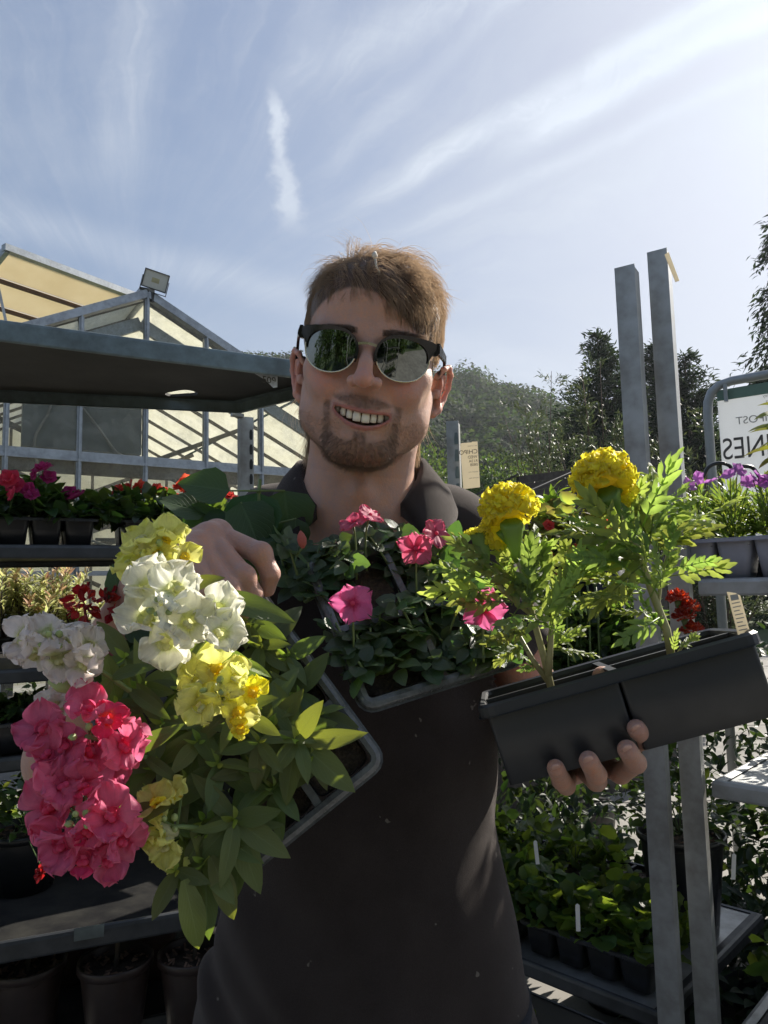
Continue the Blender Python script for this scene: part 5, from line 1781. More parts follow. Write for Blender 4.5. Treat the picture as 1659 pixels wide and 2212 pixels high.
def build_head():
    g = SDF((-0.105, -0.135, -0.245), (0.105, 0.125, 0.14), 0.00165)
    g.D = g.ell((0, 0.015, 0.030), (0.0745, 0.094, 0.082))
    g.u(g.ell((0, -0.030, 0.045), (0.0625, 0.055, 0.058)), 0.02)
    g.u(g.ell((0, -0.028, -0.028), (0.0655, 0.056, 0.080)), 0.02)
    g.u(g.ell((0, -0.030, -0.069), (0.0595, 0.054, 0.043)), 0.02)
    g.u(g.ell((0, -0.070, -0.107), (0.023, 0.020, 0.018)), 0.02)
    for s in (-1, 1):
        g.u(g.cap((s * 0.057, -0.002, -0.048), (s * 0.0465, -0.032, -0.080), 0.012, 0.0115), 0.03)
        g.u(g.cap((s * 0.0465, -0.032, -0.080), (s * 0.020, -0.068, -0.109), 0.0115, 0.012), 0.025)
        g.u(g.ell((s * 0.046, -0.052, -0.026), (0.019, 0.022, 0.016)), 0.02)
        g.u(g.ell((s * 0.038, -0.066, -0.042), (0.017, 0.017, 0.016)), 0.014)
        g.u(g.cap((s * 0.044, -0.060, 0.019), (s * 0.013, -0.078, 0.016), 0.009, 0.009), 0.012)
        g.sub(g.ell((s * 0.034, -0.098, -0.002), (0.019, 0.016, 0.012)), 0.012)
        g.u(g.ell((s * 0.033, -0.069, 0.000), (0.014, 0.0125, 0.0125)), 0.003)
        # lid fold
        g.sub(g.cap((s * 0.022, -0.085, 0.010), (s * 0.045, -0.079, 0.009), 0.0012), 0.003)
    # nose
    g.u(g.cap((0, -0.078, 0.012), (-0.001, -0.1045, -0.0300), 0.0062, 0.0082), 0.010)
    g.u(g.ell((-0.001, -0.1075, -0.0340), (0.0096, 0.0100, 0.0086)), 0.006)
    for s in (-1, 1):
        g.u(g.ell((s * 0.0120, -0.0950, -0.0362), (0.0066, 0.0100, 0.0068)), 0.005)
        g.sub(g.ell((s * 0.0064, -0.0985, -0.0440), (0.0040, 0.006, 0.0045)), 0.002)
    # muzzle, lips round an open smile
    g.u(g.ell((0, -0.066, -0.072), (0.035, 0.0265, 0.028)), 0.014)
    g.u(g.ell((0, -0.080, -0.099), (0.014, 0.010, 0.010)), 0.012)

    def mz(x):
        return -0.0735 + 7.5 * x * x - 0.085 * x

    def my(x):
        return -0.0925 + 13.0 * x * x
    xs = np.linspace(-0.0305, 0.0305, 9)
    for i in range(8):
        a, b = xs[i], xs[i + 1]
        ra = 0.0029 * (1 - 0.55 * abs(a / 0.0305) ** 2)
        up = lambda x: (x, my(x) + 0.0012, mz(x) + 0.0062 * (1 - (x / 0.0305) ** 2) + 0.0008)
        lo = lambda x: (x, my(x) + 0.001, mz(x) - 0.0085 * (1 - (x / 0.0305) ** 2) - 0.0006)
        g.u(g.cap(up(a), up(b), ra), 0.003)
        g.u(g.cap(lo(a), lo(b), ra * 1.25), 0.003)
    # smile creases and dimple at the lip corner
    for s in (-1, 1):
        g.sub(g.cap((s * 0.019, -0.094, -0.038), (s * 0.036, -0.080, -0.062), 0.0014), 0.006)
        g.sub(g.cap((s * 0.030, -0.092, -0.058), (s * 0.034, -0.086, -0.070), 0.003), 0.004)
    # mouth opening
    zc = mz(g.X)
    x_ = np.clip(np.abs(g.X) / 0.0282, 0, 1.2)
    half_t = 0.0050 * np.sqrt(np.clip(1 - x_ ** 2, 0, 1))
    half_b = 0.0080 * np.sqrt(np.clip(1 - x_ ** 2, 0, 1))
    op = np.maximum(np.maximum(g.Z - (zc + half_t), (zc - half_b) - g.Z), np.abs(g.X) - 0.0282)
    op = np.maximum(op, g.Y + 0.064)
    g.sub(op * 0.9, 0.0015)
    # ears
    for s in (-1, 1):
        E_ = lambda x, y, z: (s * x, y, z - 0.015)
        g.u(g.ell(E_(0.0765, 0.016, -0.020), (0.0050, 0.016, 0.027), rot=((1, s * 0.35, 0), (-s * 0.35, 1, 0), (0, 0, 1))), 0.008)
        pts = [E_(0.074, 0.000, -0.004), E_(0.081, 0.004, 0.008), E_(0.087, 0.016, 0.011), E_(0.0905, 0.028, 0.003), E_(0.0895, 0.031, -0.012),
               E_(0.0855, 0.026, -0.027), E_(0.0795, 0.014, -0.040), E_(0.0750, 0.006, -0.046)]
        rr = [0.003, 0.0033, 0.0036, 0.0036, 0.0034, 0.0034, 0.0052, 0.0048]
        for i in range(7):
            g.u(g.cap(pts[i], pts[i + 1], rr[i], rr[i + 1]), 0.003)
        g.u(g.cap(E_(0.083, 0.012, 0.000), E_(0.084, 0.020, -0.016), 0.0026, 0.0026), 0.003)
        g.u(g.ell(E_(0.0755, 0.000, -0.022), (0.004, 0.004, 0.0065)), 0.003)
        g.sub(g.ell(E_(0.086, 0.010, -0.022), (0.006, 0.0075, 0.010)), 0.003)
    # neck down to the collarbones
    n0, n1 = (0, 0.018, -0.070), HL(772, 1085, 0.905)
    g.u(g.cap(n0, n1, 0.058, 0.0635), 0.022)
    for s, px in ((-1, 700), (1, 862)):
        g.u(g.cap((s * 0.056, 0.018, -0.050), HL(px + (-s) * 36, 1120, 0.872), 0.010, 0.010), 0.016)
    g.u(g.ell(HL(778, 1062, 0.842), (0.010, 0.010, 0.012)), 0.016)
    g.u(g.cap(HL(640, 1170, 0.945), HL(905, 1170, 0.945), 0.055), 0.05)
    g.u(g.cap(HL(775, 1150, 0.895), HL(775, 1260, 0.90), 0.045, 0.06), 0.04)
    V, F = g.mesh(2)
    return V, F


def head_colours(V):
    """skin, lip, stubble and hair pigment by place on the head (head frame)"""
    x, y, z = V[:, 0], V[:, 1], V[:, 2]
    skin = np.array([0.54, 0.315, 0.245]); red = np.array([0.62, 0.25, 0.20]); lip = np.array([0.42, 0.15, 0.135])
    hairc = np.array([0.055, 0.036, 0.024]); inside = np.array([0.10, 0.02, 0.02]); stub = np.array([0.12, 0.075, 0.055])
    c = np.tile(skin, (len(V), 1))

    def mix(m, k):
        nonlocal c
        m = np.clip(m, 0, 1)[:, None]
        c = c * (1 - m) + k * m
    g = lambda cx, cy, cz, s: np.exp(-(((x - cx) ** 2 + (y - cy) ** 2 + (z - cz) ** 2) / s ** 2))
    mix(0.6 * (g(.04, -.078, -.035, .02) + g(-.04, -.078, -.035, .02) + g(0, -.108, -.034, .015)), red)
    mix(0.6 * (np.clip((np.abs(x) - .074) / .008, 0, 1)) * (z < .0), red)
    f = front = y < -0.02
    jaw = np.clip((-0.052 - z) / 0.02, 0, 1) * np.clip((-0.0 - y) / 0.03, 0, 1) * (z > -0.14)
    mix(0.12 * jaw, stub)
    bm = beard_mask(V)
    mix(0.45 * bm, stub * 1.0)
    zc = -0.0735 + 7.5 * x * x - 0.085 * x
    t = np.clip(1 - (x / 0.0305) ** 2, 0, 1)
    d_up = np.abs(z - (zc + 0.0062 * t + 0.0008)); d_lo = np.abs(z - (zc - 0.0085 * t - 0.001))
    lipm = (np.abs(x) < 0.0305) & (y < -0.074) & ((d_up < 0.0030) | (d_lo < 0.0042))
    mix(lipm * 0.8, lip)
    ins = (np.abs(x) < 0.029) & (z < zc + 0.0045 * t) & (z > zc - 0.0065 * t) & (y > -0.088 + 13 * x * x) & (y < -0.03) & (z > -0.095)
    mix(ins * 1.0, inside)
    mix(hair_mask(V) * 0.92, hairc)
    # eyebrows
    for s in (-1, 1):
        u = (s * x - 0.032) / 0.020
        mix(0.7 * ((np.abs(u) < 1) & (np.abs(z - (0.0165 + 0.003 * (1 - u * u))) < 0.0032) & (y < -0.04)), hairc)
    return c


def hair_mask(V):
    x, y, z = V[:, 0], V[:, 1], V[:, 2]
    line = 0.060 - 13.0 * (x + 0.020) ** 2 * (x > -0.020) * 0.6 - 16 * (x + 0.020) ** 2 * (x <= -0.020) - 0.006 * np.clip((x - .0) / .03, 0, 1)
    frontal = np.clip((z - line) / 0.004, 0, 1) * (y < 0.01)
    side = (y > -0.030 - 0.25 * np.clip(z, -0.05, 0.1)) & (z > -0.012) & (np.abs(x) > 0.045)
    burn = (y > -0.022) & (y < -0.006) & (z > -0.034) & (np.abs(x) > 0.05)
    back = (y > 0.030) & (z > -0.12)
    top = (y >= 0.01) & (z > 0.02)
    ear = (np.abs(x) > 0.0775) & (z < 0.002) & (y < 0.04)
    return np.clip(frontal + side + back + top + burn, 0, 1) * (~ear)


def beard_mask(V):
    x, y, z = V[:, 0], V[:, 1], V[:, 2]
    zc = -0.0735 + 7.5 * x * x - 0.085 * x
    mous = np.clip((z - (zc + 0.009)) / 0.002, 0, 1) * np.clip(((zc + 0.0265 - 14 * x * x) - z) / 0.004, 0, 1) * (np.abs(x) < 0.037) * (z < -0.0430)
    arm = 0.75 * np.clip(1 - (np.abs(np.abs(x) - 0.0365 + 0.12 * np.clip(-0.066 - z, 0, .05)) - 0.0028) / 0.003, 0, 1) * (z < -0.058) * (z > -0.100)
    chin = np.clip((-0.0965 + 8 * x * x - z) / 0.005, 0, 1) * np.clip((1.0 - (x / .042) ** 2 - ((z + .098) / .040) ** 2) / .2, 0, 1)
    soul = np.clip((0.008 - np.abs(x)) / 0.003, 0, 1) * (z < -0.089) * (z > -0.105)
    m = np.clip(mous + arm + chin + soul, 0, 1)
    return m * (y < -0.028)


def strands(name, Pts, r0, mat, parent, n=3, taper=0.25):
    """Pts (m,k,3) polylines in world space -> thin tapered prisms"""
    m, k, _ = Pts.shape
    T = np.gradient(Pts, axis=1)
    T /= np.linalg.norm(T, axis=2, keepdims=True) + 1e-9
    a = np.cross(T, np.array([0.31, 0.77, 0.55]))
    a /= np.linalg.norm(a, axis=2, keepdims=True) + 1e-9
    b = np.cross(T, a)
    rad = r0 * (1 - (1 - taper) * np.linspace(0, 1, k) ** 1.5)
    rad = rad[None, :, None] * (np.ones((m, 1, 1)) if np.isscalar(r0) or True else 1)
    ring = [Pts + rad * (a * math.cos(2 * math.pi * q / n) + b * math.sin(2 * math.pi * q / n)) for q in range(n)]
    V = np.stack(ring, 2).reshape(-1, 3)
    base = (np.arange(m) * k * n)[:, None, None]
    i = np.arange(k - 1)[None, :, None] * n
    q = np.arange(n)[None, None, :]
    q2 = (q + 1) % n
    F = np.stack([base + i + q, base + i + q2, base + i + n + q2, base + i + n + q], -1).reshape(-1, 4)
    me = np_mesh(name, V, F, mat, True)
    return obj(name, me, parent)


# ---- materials
m, nt, b = material('skin')
at = nt.nodes.new('ShaderNodeAttribute'); at.attribute_name = 'tone'
tcs = nt.nodes.new('ShaderNodeTexCoord')
n1 = noise(tcs.outputs['Object'], 60, 5, 0.6); n2 = noise(tcs.outputs['Object'], 900, 3, 0.6)
n3 = noise(tcs.outputs['Object'], 420, 4, 0.65)
cb = hsvvar(nt, at.outputs['Color'], 0.5 + (n1 - 0.5) * 0.03, 1.0 + (n1 - 0.5) * 0.7 + (n3 - 0.5) * 0.5, 1.0 + (n1 - 0.5) * 0.5 + (n3 - 0.5) * 0.42)
nt.links.new(cb, b.inputs['Base Color'])
b.inputs['Roughness'].default_value = 0.50
b.inputs['Sheen Weight'].default_value = 0.30
b.inputs['Sheen Roughness'].default_value = 0.35
b.inputs['Sheen Tint'].default_value = (1.0, 0.85, 0.7, 1)
b.inputs['Subsurface Weight'].default_value = 0.22
b.inputs['Subsurface Radius'].default_value = (1.0, 0.32, 0.18)
b.inputs['Subsurface Scale'].default_value = 0.009
b.inputs['Specular IOR Level'].default_value = 0.4
bump(nt, b, n2 * 0.6 + noise(tcs.outputs['Object'], 260, 3, 0.6), 0.42, 0.0016)
M_SKIN = m


def mat_hair(name, col, rough=0.38):
    m, nt, b = material(name)
    g = nt.nodes.new('ShaderNodeNewGeometry')
    r_ = E(g.outputs['Random Per Island'])
    c = mixc(r_, col, tuple(k * 1.7 for k in col))
    nt.links.new(c, b.inputs['Base Color'])
    b.inputs['Roughness'].default_value = rough
    b.inputs['Specular IOR Level'].default_value = 0.6
    tr = nt.nodes.new('ShaderNodeBsdfTranslucent')
    nt.links.new(mixc(0.0, tuple(min(1, k * 9.5) ** .7 for k in col), tuple(min(1, k * 3.5) for k in col)), tr.inputs[0])
    mx = nt.nodes.new('ShaderNodeMixShader'); mx.inputs[0].default_value = 0.6
    nt.links.new(b.outputs[0], mx.inputs[1]); nt.links.new(tr.outputs[0], mx.inputs[2])
    nt.links.new(mx.outputs[0], nt.nodes['Material Output'].inputs[0])
    return m


M_HAIR = mat_hair('brown_hair', (0.100, 0.078, 0.057))
M_BEARD = mat_hair('beard_hair', (0.062, 0.047, 0.037))
M_TEETH = mat_plain('tooth_enamel', (0.92, 0.88, 0.78), 0.22, var=0.04, bstr=0)
M_GUM = mat_plain('gum', (0.35, 0.09, 0.08), 0.3, var=0.05, bstr=0)
M_FRAMEB = mat_plain('black_acetate', (0.012, 0.011, 0.012), 0.22, var=0.1, bstr=0)
M_GOLD = mat_plain('pale_gold_metal', (0.75, 0.68, 0.52), 0.25, metal=1.0, var=0.04, bstr=0)
m, nt, b = material('mirrored_lens')
b.inputs['Base Color'].default_value = (0.20, 0.215, 0.21, 1)
b.inputs['Metallic'].default_value = 1.0
b.inputs['Roughness'].default_value = 0.02
M_LENS = m
m, nt, b = material('charcoal_fleece')
tcs = nt.nodes.new('ShaderNodeTexCoord')
nA = noise(tcs.outputs['Object'], 900, 4, 0.7); nB = noise(tcs.outputs['Object'], 14, 4, 0.6)
lint = noise(tcs.outputs['Object'], 70, 2, 0.5).smooth(0.73, 0.76)
nt.links.new(mixc(lint * 0.5, mixc((nA * 0.6 + nB * 0.4).smooth(0.3, 0.7), (0.024, 0.019, 0.018), (0.044, 0.036, 0.034)), (0.25, 0.23, 0.2)), b.inputs['Base Color'])
b.inputs['Roughness'].default_value = 0.95
b.inputs['Specular IOR Level'].default_value = 0.15
b.inputs['Sheen Weight'].default_value = 0.22
b.inputs['Sheen Roughness'].default_value = 0.45
b.inputs['Sheen Tint'].default_value = (0.9, 0.82, 0.78, 1)
bump(nt, b, nA + nB * 2.0, 0.5, 0.0015)
M_FLEECE = m
M_DENIM = mat_plain('dark_work_trousers', (0.03, 0.032, 0.04), 0.9, var=0.2, scale=200, bstr=0.3)
M_BOOT = mat_plain('black_boot_leather', (0.02, 0.017, 0.015), 0.5, scale=60, bstr=0.2)

# ---- body (one continuous surface: torso, arms and hands, head)
person = thing(obj('person', None, None, Vector((P(790, 2000, 0.98).x, P(790, 2000, 0.98).y, 0))),
               'smiling person in dark polo shirt and mirrored sunglasses holding out trays of flowers', 'person')
HV, HF = build_head()
head_col = head_colours(HV)
HVw = xf(HM, HV)

# landmarks of arms (world)
SHL, SHR = P(560, 1180, 0.99), P(1010, 1180, 0.99)      # shoulders, picture left / right
ELL, WRL = P(138, 1640, 0.79), P(338, 1222, 0.705)
ELR, WRR = P(1175, 1560, 0.97), P(1235, 1610, 0.765)
TCX = P(782, 1500, 0.99)


def limb(lo, hi, h, segs, k=0.008, smooth=2, extra=None):
    g = SDF(lo, hi, h)
    for s_ in segs:
        a, b_, ra, rb = s_[:4]
        g.u(g.cap(tuple(a), tuple(b_), ra, rb), s_[4] if len(s_) > 4 else k)
    if extra:
        extra(g)
    return g.mesh(smooth)


def bounds(pts, m):
    A = np.array([list(p) for p in pts])
    return A.min(0) - m, A.max(0) + m


def hand_left():
    """his right hand, over the shared edge of the two trays: four fingers hooked over, thumb below"""
    w = WRL
    F1 = [P(470, 1156, .718), P(563, 1196, .690), P(584, 1240, .688), P(577, 1272, .692)]
    F2 = [P(450, 1162, .700), P(526, 1246, .668), P(546, 1284, .672), P(545, 1318, .680)]
    F3 = [P(430, 1182, .684), P(492, 1272, .652), P(520, 1306, .660), P(528, 1334, .672)]
    F4 = [P(408, 1200, .672), P(455, 1282, .642), P(482, 1314, .650), P(500, 1338, .662)]
    TH = [P(392, 1196, .728), P(470, 1238, .742), P(530, 1262, .738)]
    g_pts = F1 + F2 + F3 + F4 + TH + [w]
    lo, hi = bounds(g_pts, 0.03)
    g = SDF(lo, hi, 0.0014)
    c = Vector((0, 0, 0))
    for f, r0 in ((F1, .0106), (F2, .0108), (F3, .0100), (F4, .0090)):
        g.u(g.cap(tuple(w), tuple(f[0]), 0.0165, r0 * 1.18), 0.016)
    g.u(g.cap(tuple(F1[0]), tuple(F4[0]), 0.0125, 0.011), 0.012)
    g.u(g.cap(tuple(w), tuple(TH[0]), 0.018, 0.014), 0.016)
    g.u(g.cap(tuple(TH[0]), tuple(TH[1]), 0.0135, 0.0115), 0.010)
    g.u(g.cap(tuple(TH[1]), tuple(TH[2]), 0.0115, 0.0095), 0.006)
    for f, r0 in ((F1, .0106), (F2, .0108), (F3, .0100), (F4, .0090)):
        d = None
        for i in range(3):
            q = g.cap(tuple(f[i]), tuple(f[i + 1]), r0 * (1.08, .96, .86)[i], r0 * (.96, .86, .74)[i])
            d = q if d is None else g.smin(d, q, 0.003)
        d = g.smin(d, g.ell(tuple(f[1]), (r0 * 1.08,) * 3), 0.003)
        # knuckle over the finger root
        d = g.smin(d, g.ell(tuple(f[0] + Vector((0, -0.001, 0.003))), (r0 * 1.12,) * 3), 0.006)
        g.u(d, 0.0035)
    return g.mesh(2)


NAILS = []


def hand_right():
    """his left hand, palm under the marigold tray, fingertips showing below its front face, thumb inside the rim"""
    w = WRR
    Fs = [[P(1290, 1612, .715), P(1365, 1630, .668), P(1396, 1616, .632), P(1380, 1594, .616)],
          [P(1275, 1650, .712), P(1345, 1690, .662), P(1378, 1668, .625), P(1360, 1640, .610)],
          [P(1255, 1672, .710), P(1292, 1706, .660), P(1292, 1694, .625), P(1276, 1664, .610)],
          [P(1232, 1684, .712), P(1226, 1716, .668), P(1216, 1706, .635), P(1204, 1680, .618)]]
    Fs = [[p + CU * .006 + _F * .006 for p in f] for f in Fs]
    TH = [P(1300, 1560, .745), P(1318, 1500, .722), P(1302, 1462, .692)]
    lo, hi = bounds([p for f in Fs for p in f] + TH + [w], 0.03)
    g = SDF(lo, hi, 0.0016)
    for f in Fs:
        g.u(g.cap(tuple(w), tuple(f[0]), 0.018, 0.0125), 0.014)
    g.u(g.cap(tuple(w), tuple(TH[0]), 0.018, 0.013), 0.014)
    g.u(g.cap(tuple(TH[0]), tuple(TH[1]), 0.013, 0.011), 0.006)
    g.u(g.cap(tuple(TH[1]), tuple(TH[2]), 0.011, 0.010), 0.005)
    for f, r0 in zip(Fs, (.0090, .0093, .0092, .0085)):
        d = None
        for i in range(3):
            q = g.cap(tuple(f[i]), tuple(f[i + 1]), r0 * (1.1, 1.0, .96)[i], r0 * (1.0, .96, .9)[i])
            d = q if d is None else g.smin(d, q, 0.003)
        g.u(d, 0.003)
        dv = (f[3] - f[2]).normalized()
        q = f[3] + (C0 - f[3]).normalized() * r0 * .80 + dv * r0 * .10
        nm_ = MB().loft([[(a_ * math.cos(t_) * k_, b_ * math.sin(t_) * (1 if math.sin(t_) > 0 else .8) * k_, h_ - 16 * (a_ * math.cos(t_) * k_) ** 2) for t_ in [2 * math.pi * j / 20 for j in range(20)]] for a_, b_, k_, h_ in ((.0048, .0058, 1, -.0004), (.0048, .0058, .9, .0006), (.0048, .0058, .4, .0009), (.0048, .0058, .03, .0010))], True, True)
        NAILS.append((nm_, frame(q, dv, (C0 - q).normalized())))
    return g.mesh(2)


def arm(sh, el, wr, h=0.0035):
    lo, hi = bounds([sh, el, wr], 0.075)
    d = (wr - el).normalized()
    g = SDF(lo, hi, h)
    g.D = g.cap(tuple(sh), tuple(el), 0.047, 0.036)
    g.u(g.cap(tuple(el), tuple(el + (wr - el) * 0.35), 0.038, 0.040), 0.02)
    g.u(g.cap(tuple(el + (wr - el) * 0.35), tuple(wr), 0.040, 0.0235), 0.02)
    g.u(g.cap(tuple(wr), tuple(wr + d * 0.02), 0.0225, 0.020), 0.01)
    return g.mesh(2)


# torso sections: (z, half width, half depth, centre x, centre y)
cxT, cyT = TCX.x, TCX.y
SECT = [(0.60, .215, .150, cxT + .0, cyT + .01), (0.80, .222, .155, cxT - .005, cyT), (0.95, .190, .140, cxT, cyT - .005), (1.08, .168, .128, cxT, cyT - .005),
        (1.20, .172, .122, cxT, cyT), (1.32, .186, .118, cxT, cyT), (1.40, .178, .100, cxT, cyT + .005), (1.445, .150, .082, cxT, cyT - .005), (1.475, .100, .068, cxT + .002, cyT - .03),
        (1.492, .076, .062, cxT + .003, cyT - .05)]


def section_rings(sect, grow=0.0, n=72, wr=0.0, seed=1.0):
    rings = []
    zs = [s[0] for s in sect]
    for z in np.linspace(zs[0], zs[-1], 60):
        v = [np.interp(z, zs, [s[k] for s in sect]) for k in (1, 2, 3, 4)]
        r = []
        for k in range(n):
            a = 2 * math.pi * k / n
            ca_, sa_ = math.cos(a), math.sin(a)
            e = 2.0 / 2.1
            w = grow
            if wr:
                w += wr * (math.sin(a * 5 + z * 23 + seed) * math.sin(z * 31 + a * 2) + 0.6 * math.sin(a * 11 - z * 47) * math.sin(z * 13 + a * 3)) * (1 if z < 1.4 else 0.4)
            r.append((v[2] + (v[0] + w) * math.copysign(abs(ca_) ** e, ca_), v[3] + (v[1] + w) * math.copysign(abs(sa_) ** e, sa_), z))
        rings.append(r)
    return rings


parts = [(HVw, HF, head_col)]
skin0 = np.array([0.46, 0.255, 0.195])


def tint(V):
    n = np.sin(V[:, 0] * 190) * np.sin(V[:, 1] * 170 + 2) * np.sin(V[:, 2] * 210)
    return np.clip(skin0[None] * (1 + 0.03 * n[:, None] * np.array([[0.5, 1.2, 1.2]])), 0, 1)


for V, F in (hand_left(), hand_right(), arm(SHL, ELL, WRL), arm(SHR, ELR, WRR)):
    parts.append((V, F, tint(V)))
tb = MB().loft(section_rings(SECT, -0.014), True, True)
tv = np.array(tb.v)
tf = np.array([f for f in tb.f if len(f) == 4])
parts.append((tv, tf, tint(tv)))
# hips, legs and feet reach the ground under the trousers
hipz = 0.80
for s in (-1, 1):
    V, F = limb(*bounds([Vector((cxT + s * .1, cyT, .95)), Vector((cxT + s * .12, cyT, 0.05)), Vector((cxT + s * .13, cyT - .16, 0.05))], 0.13), 0.012,
                [(Vector((cxT + s * .09, cyT, .90)), Vector((cxT + s * .105, cyT, .50)), .095, .06), (Vector((cxT + s * .105, cyT, .50)), Vector((cxT + s * .12, cyT + .02, .09)), .058, .035),
                 (Vector((cxT + s * .12, cyT + .02, .06)), Vector((cxT + s * .135, cyT - .15, .04)), .035, .025)], 0.02)
    parts.append((V, F, tint(V)))
VV, FF, CC, o_ = [], [], [], 0
for V, F, c in parts:
    VV.append(V); FF.append(F + o_); CC.append(c); o_ += len(V)
VV, FF, CC = np.concatenate(VV), np.concatenate(FF), np.concatenate(CC)
body_me = np_mesh('body', VV, FF, M_SKIN, True)
ca_ = body_me.color_attributes.new('tone', 'FLOAT_COLOR', 'POINT')
ca_.data.foreach_set('color', np.concatenate([CC, np.ones((len(CC), 1))], 1).astype(np.float32).ravel())
body = obj('body', body_me, person)

M_NAIL = mat_plain('fingernail', (0.55, 0.33, 0.27), .3, var=.05, bstr=0)
for nm_, T_ in NAILS:
    obj('fingernail', nm_.mesh('fingernail', M_NAIL, True), person, T_)
# ---- teeth (head frame)
tm = MB()
tw = [.0088, .0070, .0078, .0071, .0066, .0060]
for s in (-1, 1):
    x = 0.0
    for i, w in enumerate(tw[:5]):
        x0, x1 = x + .0002, x + w * (1 - i * 0.04)
        x = x1
        xm = s * (x0 + x1) / 2
        zt = -0.0735 + 7.5 * xm * xm - 0.085 * xm
        ztop, zbot = zt + 0.006, zt - (0.0052, 0.0046, 0.0050, 0.0040, 0.0034)[i]
        y0 = -0.0885 + 22 * xm * xm
        rings = []
        for q, (zz_, kx, ky) in enumerate(((ztop, .86, .8), ((ztop + zbot) / 2, 1.0, 1.0), (zbot + .0008, .97, .9), (zbot, .80, .55))):
            hw = (x1 - x0) / 2 * kx
            ang = s * -0.0 + math.atan(44 * xm)
            ring = []
            for k in range(12):
                a = 2 * math.pi * k / 12
                lx = hw * math.copysign(abs(math.cos(a)) ** .6, math.cos(a)); ly = .0026 * ky * math.sin(a)
                ring.append((xm + lx * math.cos(ang) - ly * math.sin(ang), y0 + lx * math.sin(ang) + ly * math.cos(ang) + (0.0006 if q == 3 else 0), zz_))
            rings.append(ring)
        tmk = MB().loft(rings, True, True)
        obj('tooth', tmk.mesh('tooth', M_TEETH, True), person, HM)

# ---- sunglasses
HMG = HM @ Matrix.Translation((-0.0012, 0, -0.0035)) @ Matrix.Rotation(R(1.5), 4, 'Y')
sung = obj('sunglasses', None, person, HMG)


def lens_pt(cx, a, k=1.0):
    """outline of one lens: round below, flatter above"""
    c_, s_ = math.cos(a), math.sin(a)
    rx, rz = .0258, (.0195 if s_ > 0 else .0250)
    return (cx + k * rx * math.copysign(abs(c_) ** .92, c_), k * rz * math.copysign(abs(s_) ** (.82 if s_ > 0 else .98), s_) - .001)


def wrap(x):
    return -0.0955 + 5.0 * x * x       # base curve of the frame


bm_ = MB()
for s in (-1, 1):
    cx = s * 0.0362
    # lens: shallow dome
    rings = []
    for k in (1.0, .8, .6, .4, .2, .04):
        r = []
        for j in range(48):
            x, z = lens_pt(cx, 2 * math.pi * j / 48, k)
            r.append((x, wrap(x) - 0.0008 * (1 - k * k) - 0.4 * 0, z))
        rings.append(r)
    lm = MB().loft(rings, False, True)
    back = [[(x, y + .0018, z) for x, y, z in rings[0]], rings[0]]
    lm.loft(back)
    obj('lens', lm.mesh('lens', M_LENS, True), sung, HMG)
    rim = []
    for j in range(49):
        x, z = lens_pt(cx, 2 * math.pi * j / 48, 1.03)
        rim.append((x, wrap(x) + .0004, z))
    obj('wire_rim', MB().tube(rim, .0010, 8, False).mesh('wire_rim', M_GOLD, True), sung, HMG)
    # brow piece: thick black bar over the top of the lens, squared off at the outer end
    outl = [(-.0278, -.0100), (-.0285, -.0020), (-.0272, .0062), (-.0228, .0135), (-.0155, .0190), (-.006, .0213), (.006, .0218), (.018, .0213), (.0270, .0200), (.0322, .0184),
            (.0332, .0168), (.0325, .0110), (.0305, .0078), (.0276, .0058)]
    N = 34
    pl = np.array(outl); sg = np.r_[0, np.cumsum(np.linalg.norm(np.diff(pl, axis=0), axis=1))]; sg /= sg[-1]
    inner, outer = [], []
    for j in range(N + 1):
        t = j / N
        a = R(200) - R(205) * t ** 0.92
        x, z = lens_pt(0, a, 0.985)
        inner.append((cx + s * x, z))
        outer.append((cx + s * np.interp(t, sg, pl[:, 0]), np.interp(t, sg, pl[:, 1])))
    v, f = [], []
    for j in range(N + 1):
        for (x, z), dyy in ((inner[j], -.0020), (outer[j], -.0028), (outer[j], .0030), (inner[j], .0026)):
            v.append((x, wrap(x) + dyy, z))
    for j in range(N):
        for k in range(4):
            q = (j * 4 + k, j * 4 + (k + 1) % 4, j * 4 + 4 + (k + 1) % 4, j * 4 + 4 + k)
            f.append(q if s > 0 else q[::-1])
    f += [(0, 1, 2, 3), tuple(N * 4 + k for k in (3, 2, 1, 0))]
    obj('brow_bar', MB().add(v, f).mesh('brow_bar', M_FRAMEB, False), sung, HMG)
    xo = cx + s * .0335
    # outer end block, stud and temple arm
    blk = MB()
    blk.loft([[(xo + s * a_, wrap(xo) + y_, z_) for a_, z_ in ((-.004, .0185), (.0016, .0190), (.0030, .0100), (.000, .006), (-.004, .006))] for y_ in (-.0036, .008)], True, True)
    obj('end_block', blk.mesh('end_block', M_FRAMEB), sung, HMG)
    obj('rivet', MB().tube([(xo - s * .0045, wrap(xo) - .0030, .0160), (xo - s * .0045, wrap(xo) - .0038, .0160)], .0011, 8).tube(
        [(xo - s * .0075, wrap(xo) - .0030, .0162), (xo - s * .0075, wrap(xo) - .0038, .0162)], .0009, 8).mesh('rivet', M_GOLD), sung, HMG)
    tp = [(xo + s * .0005, wrap(xo) + .004, .0145), (xo + s * .0055, -.045, .0120), (s * .0815, .000, .0100), (s * .0830, .012, .0040), (s * .0835, .022, -.012)]
    blt = MB()
    rr = []
    for i, p in enumerate(tp):
        hgt = (.0060, .0045, .0036, .0034, .003)[i]
        rr.append([(p[0] + a_, p[1], p[2] + b_) for a_, b_ in ((-.0016, -hgt), (.0016, -hgt), (.0016, hgt), (-.0016, hgt))])
    blt.loft(rr, True, True)
    obj('temple_arm', blt.mesh('temple_arm', M_FRAMEB), sung, HMG)
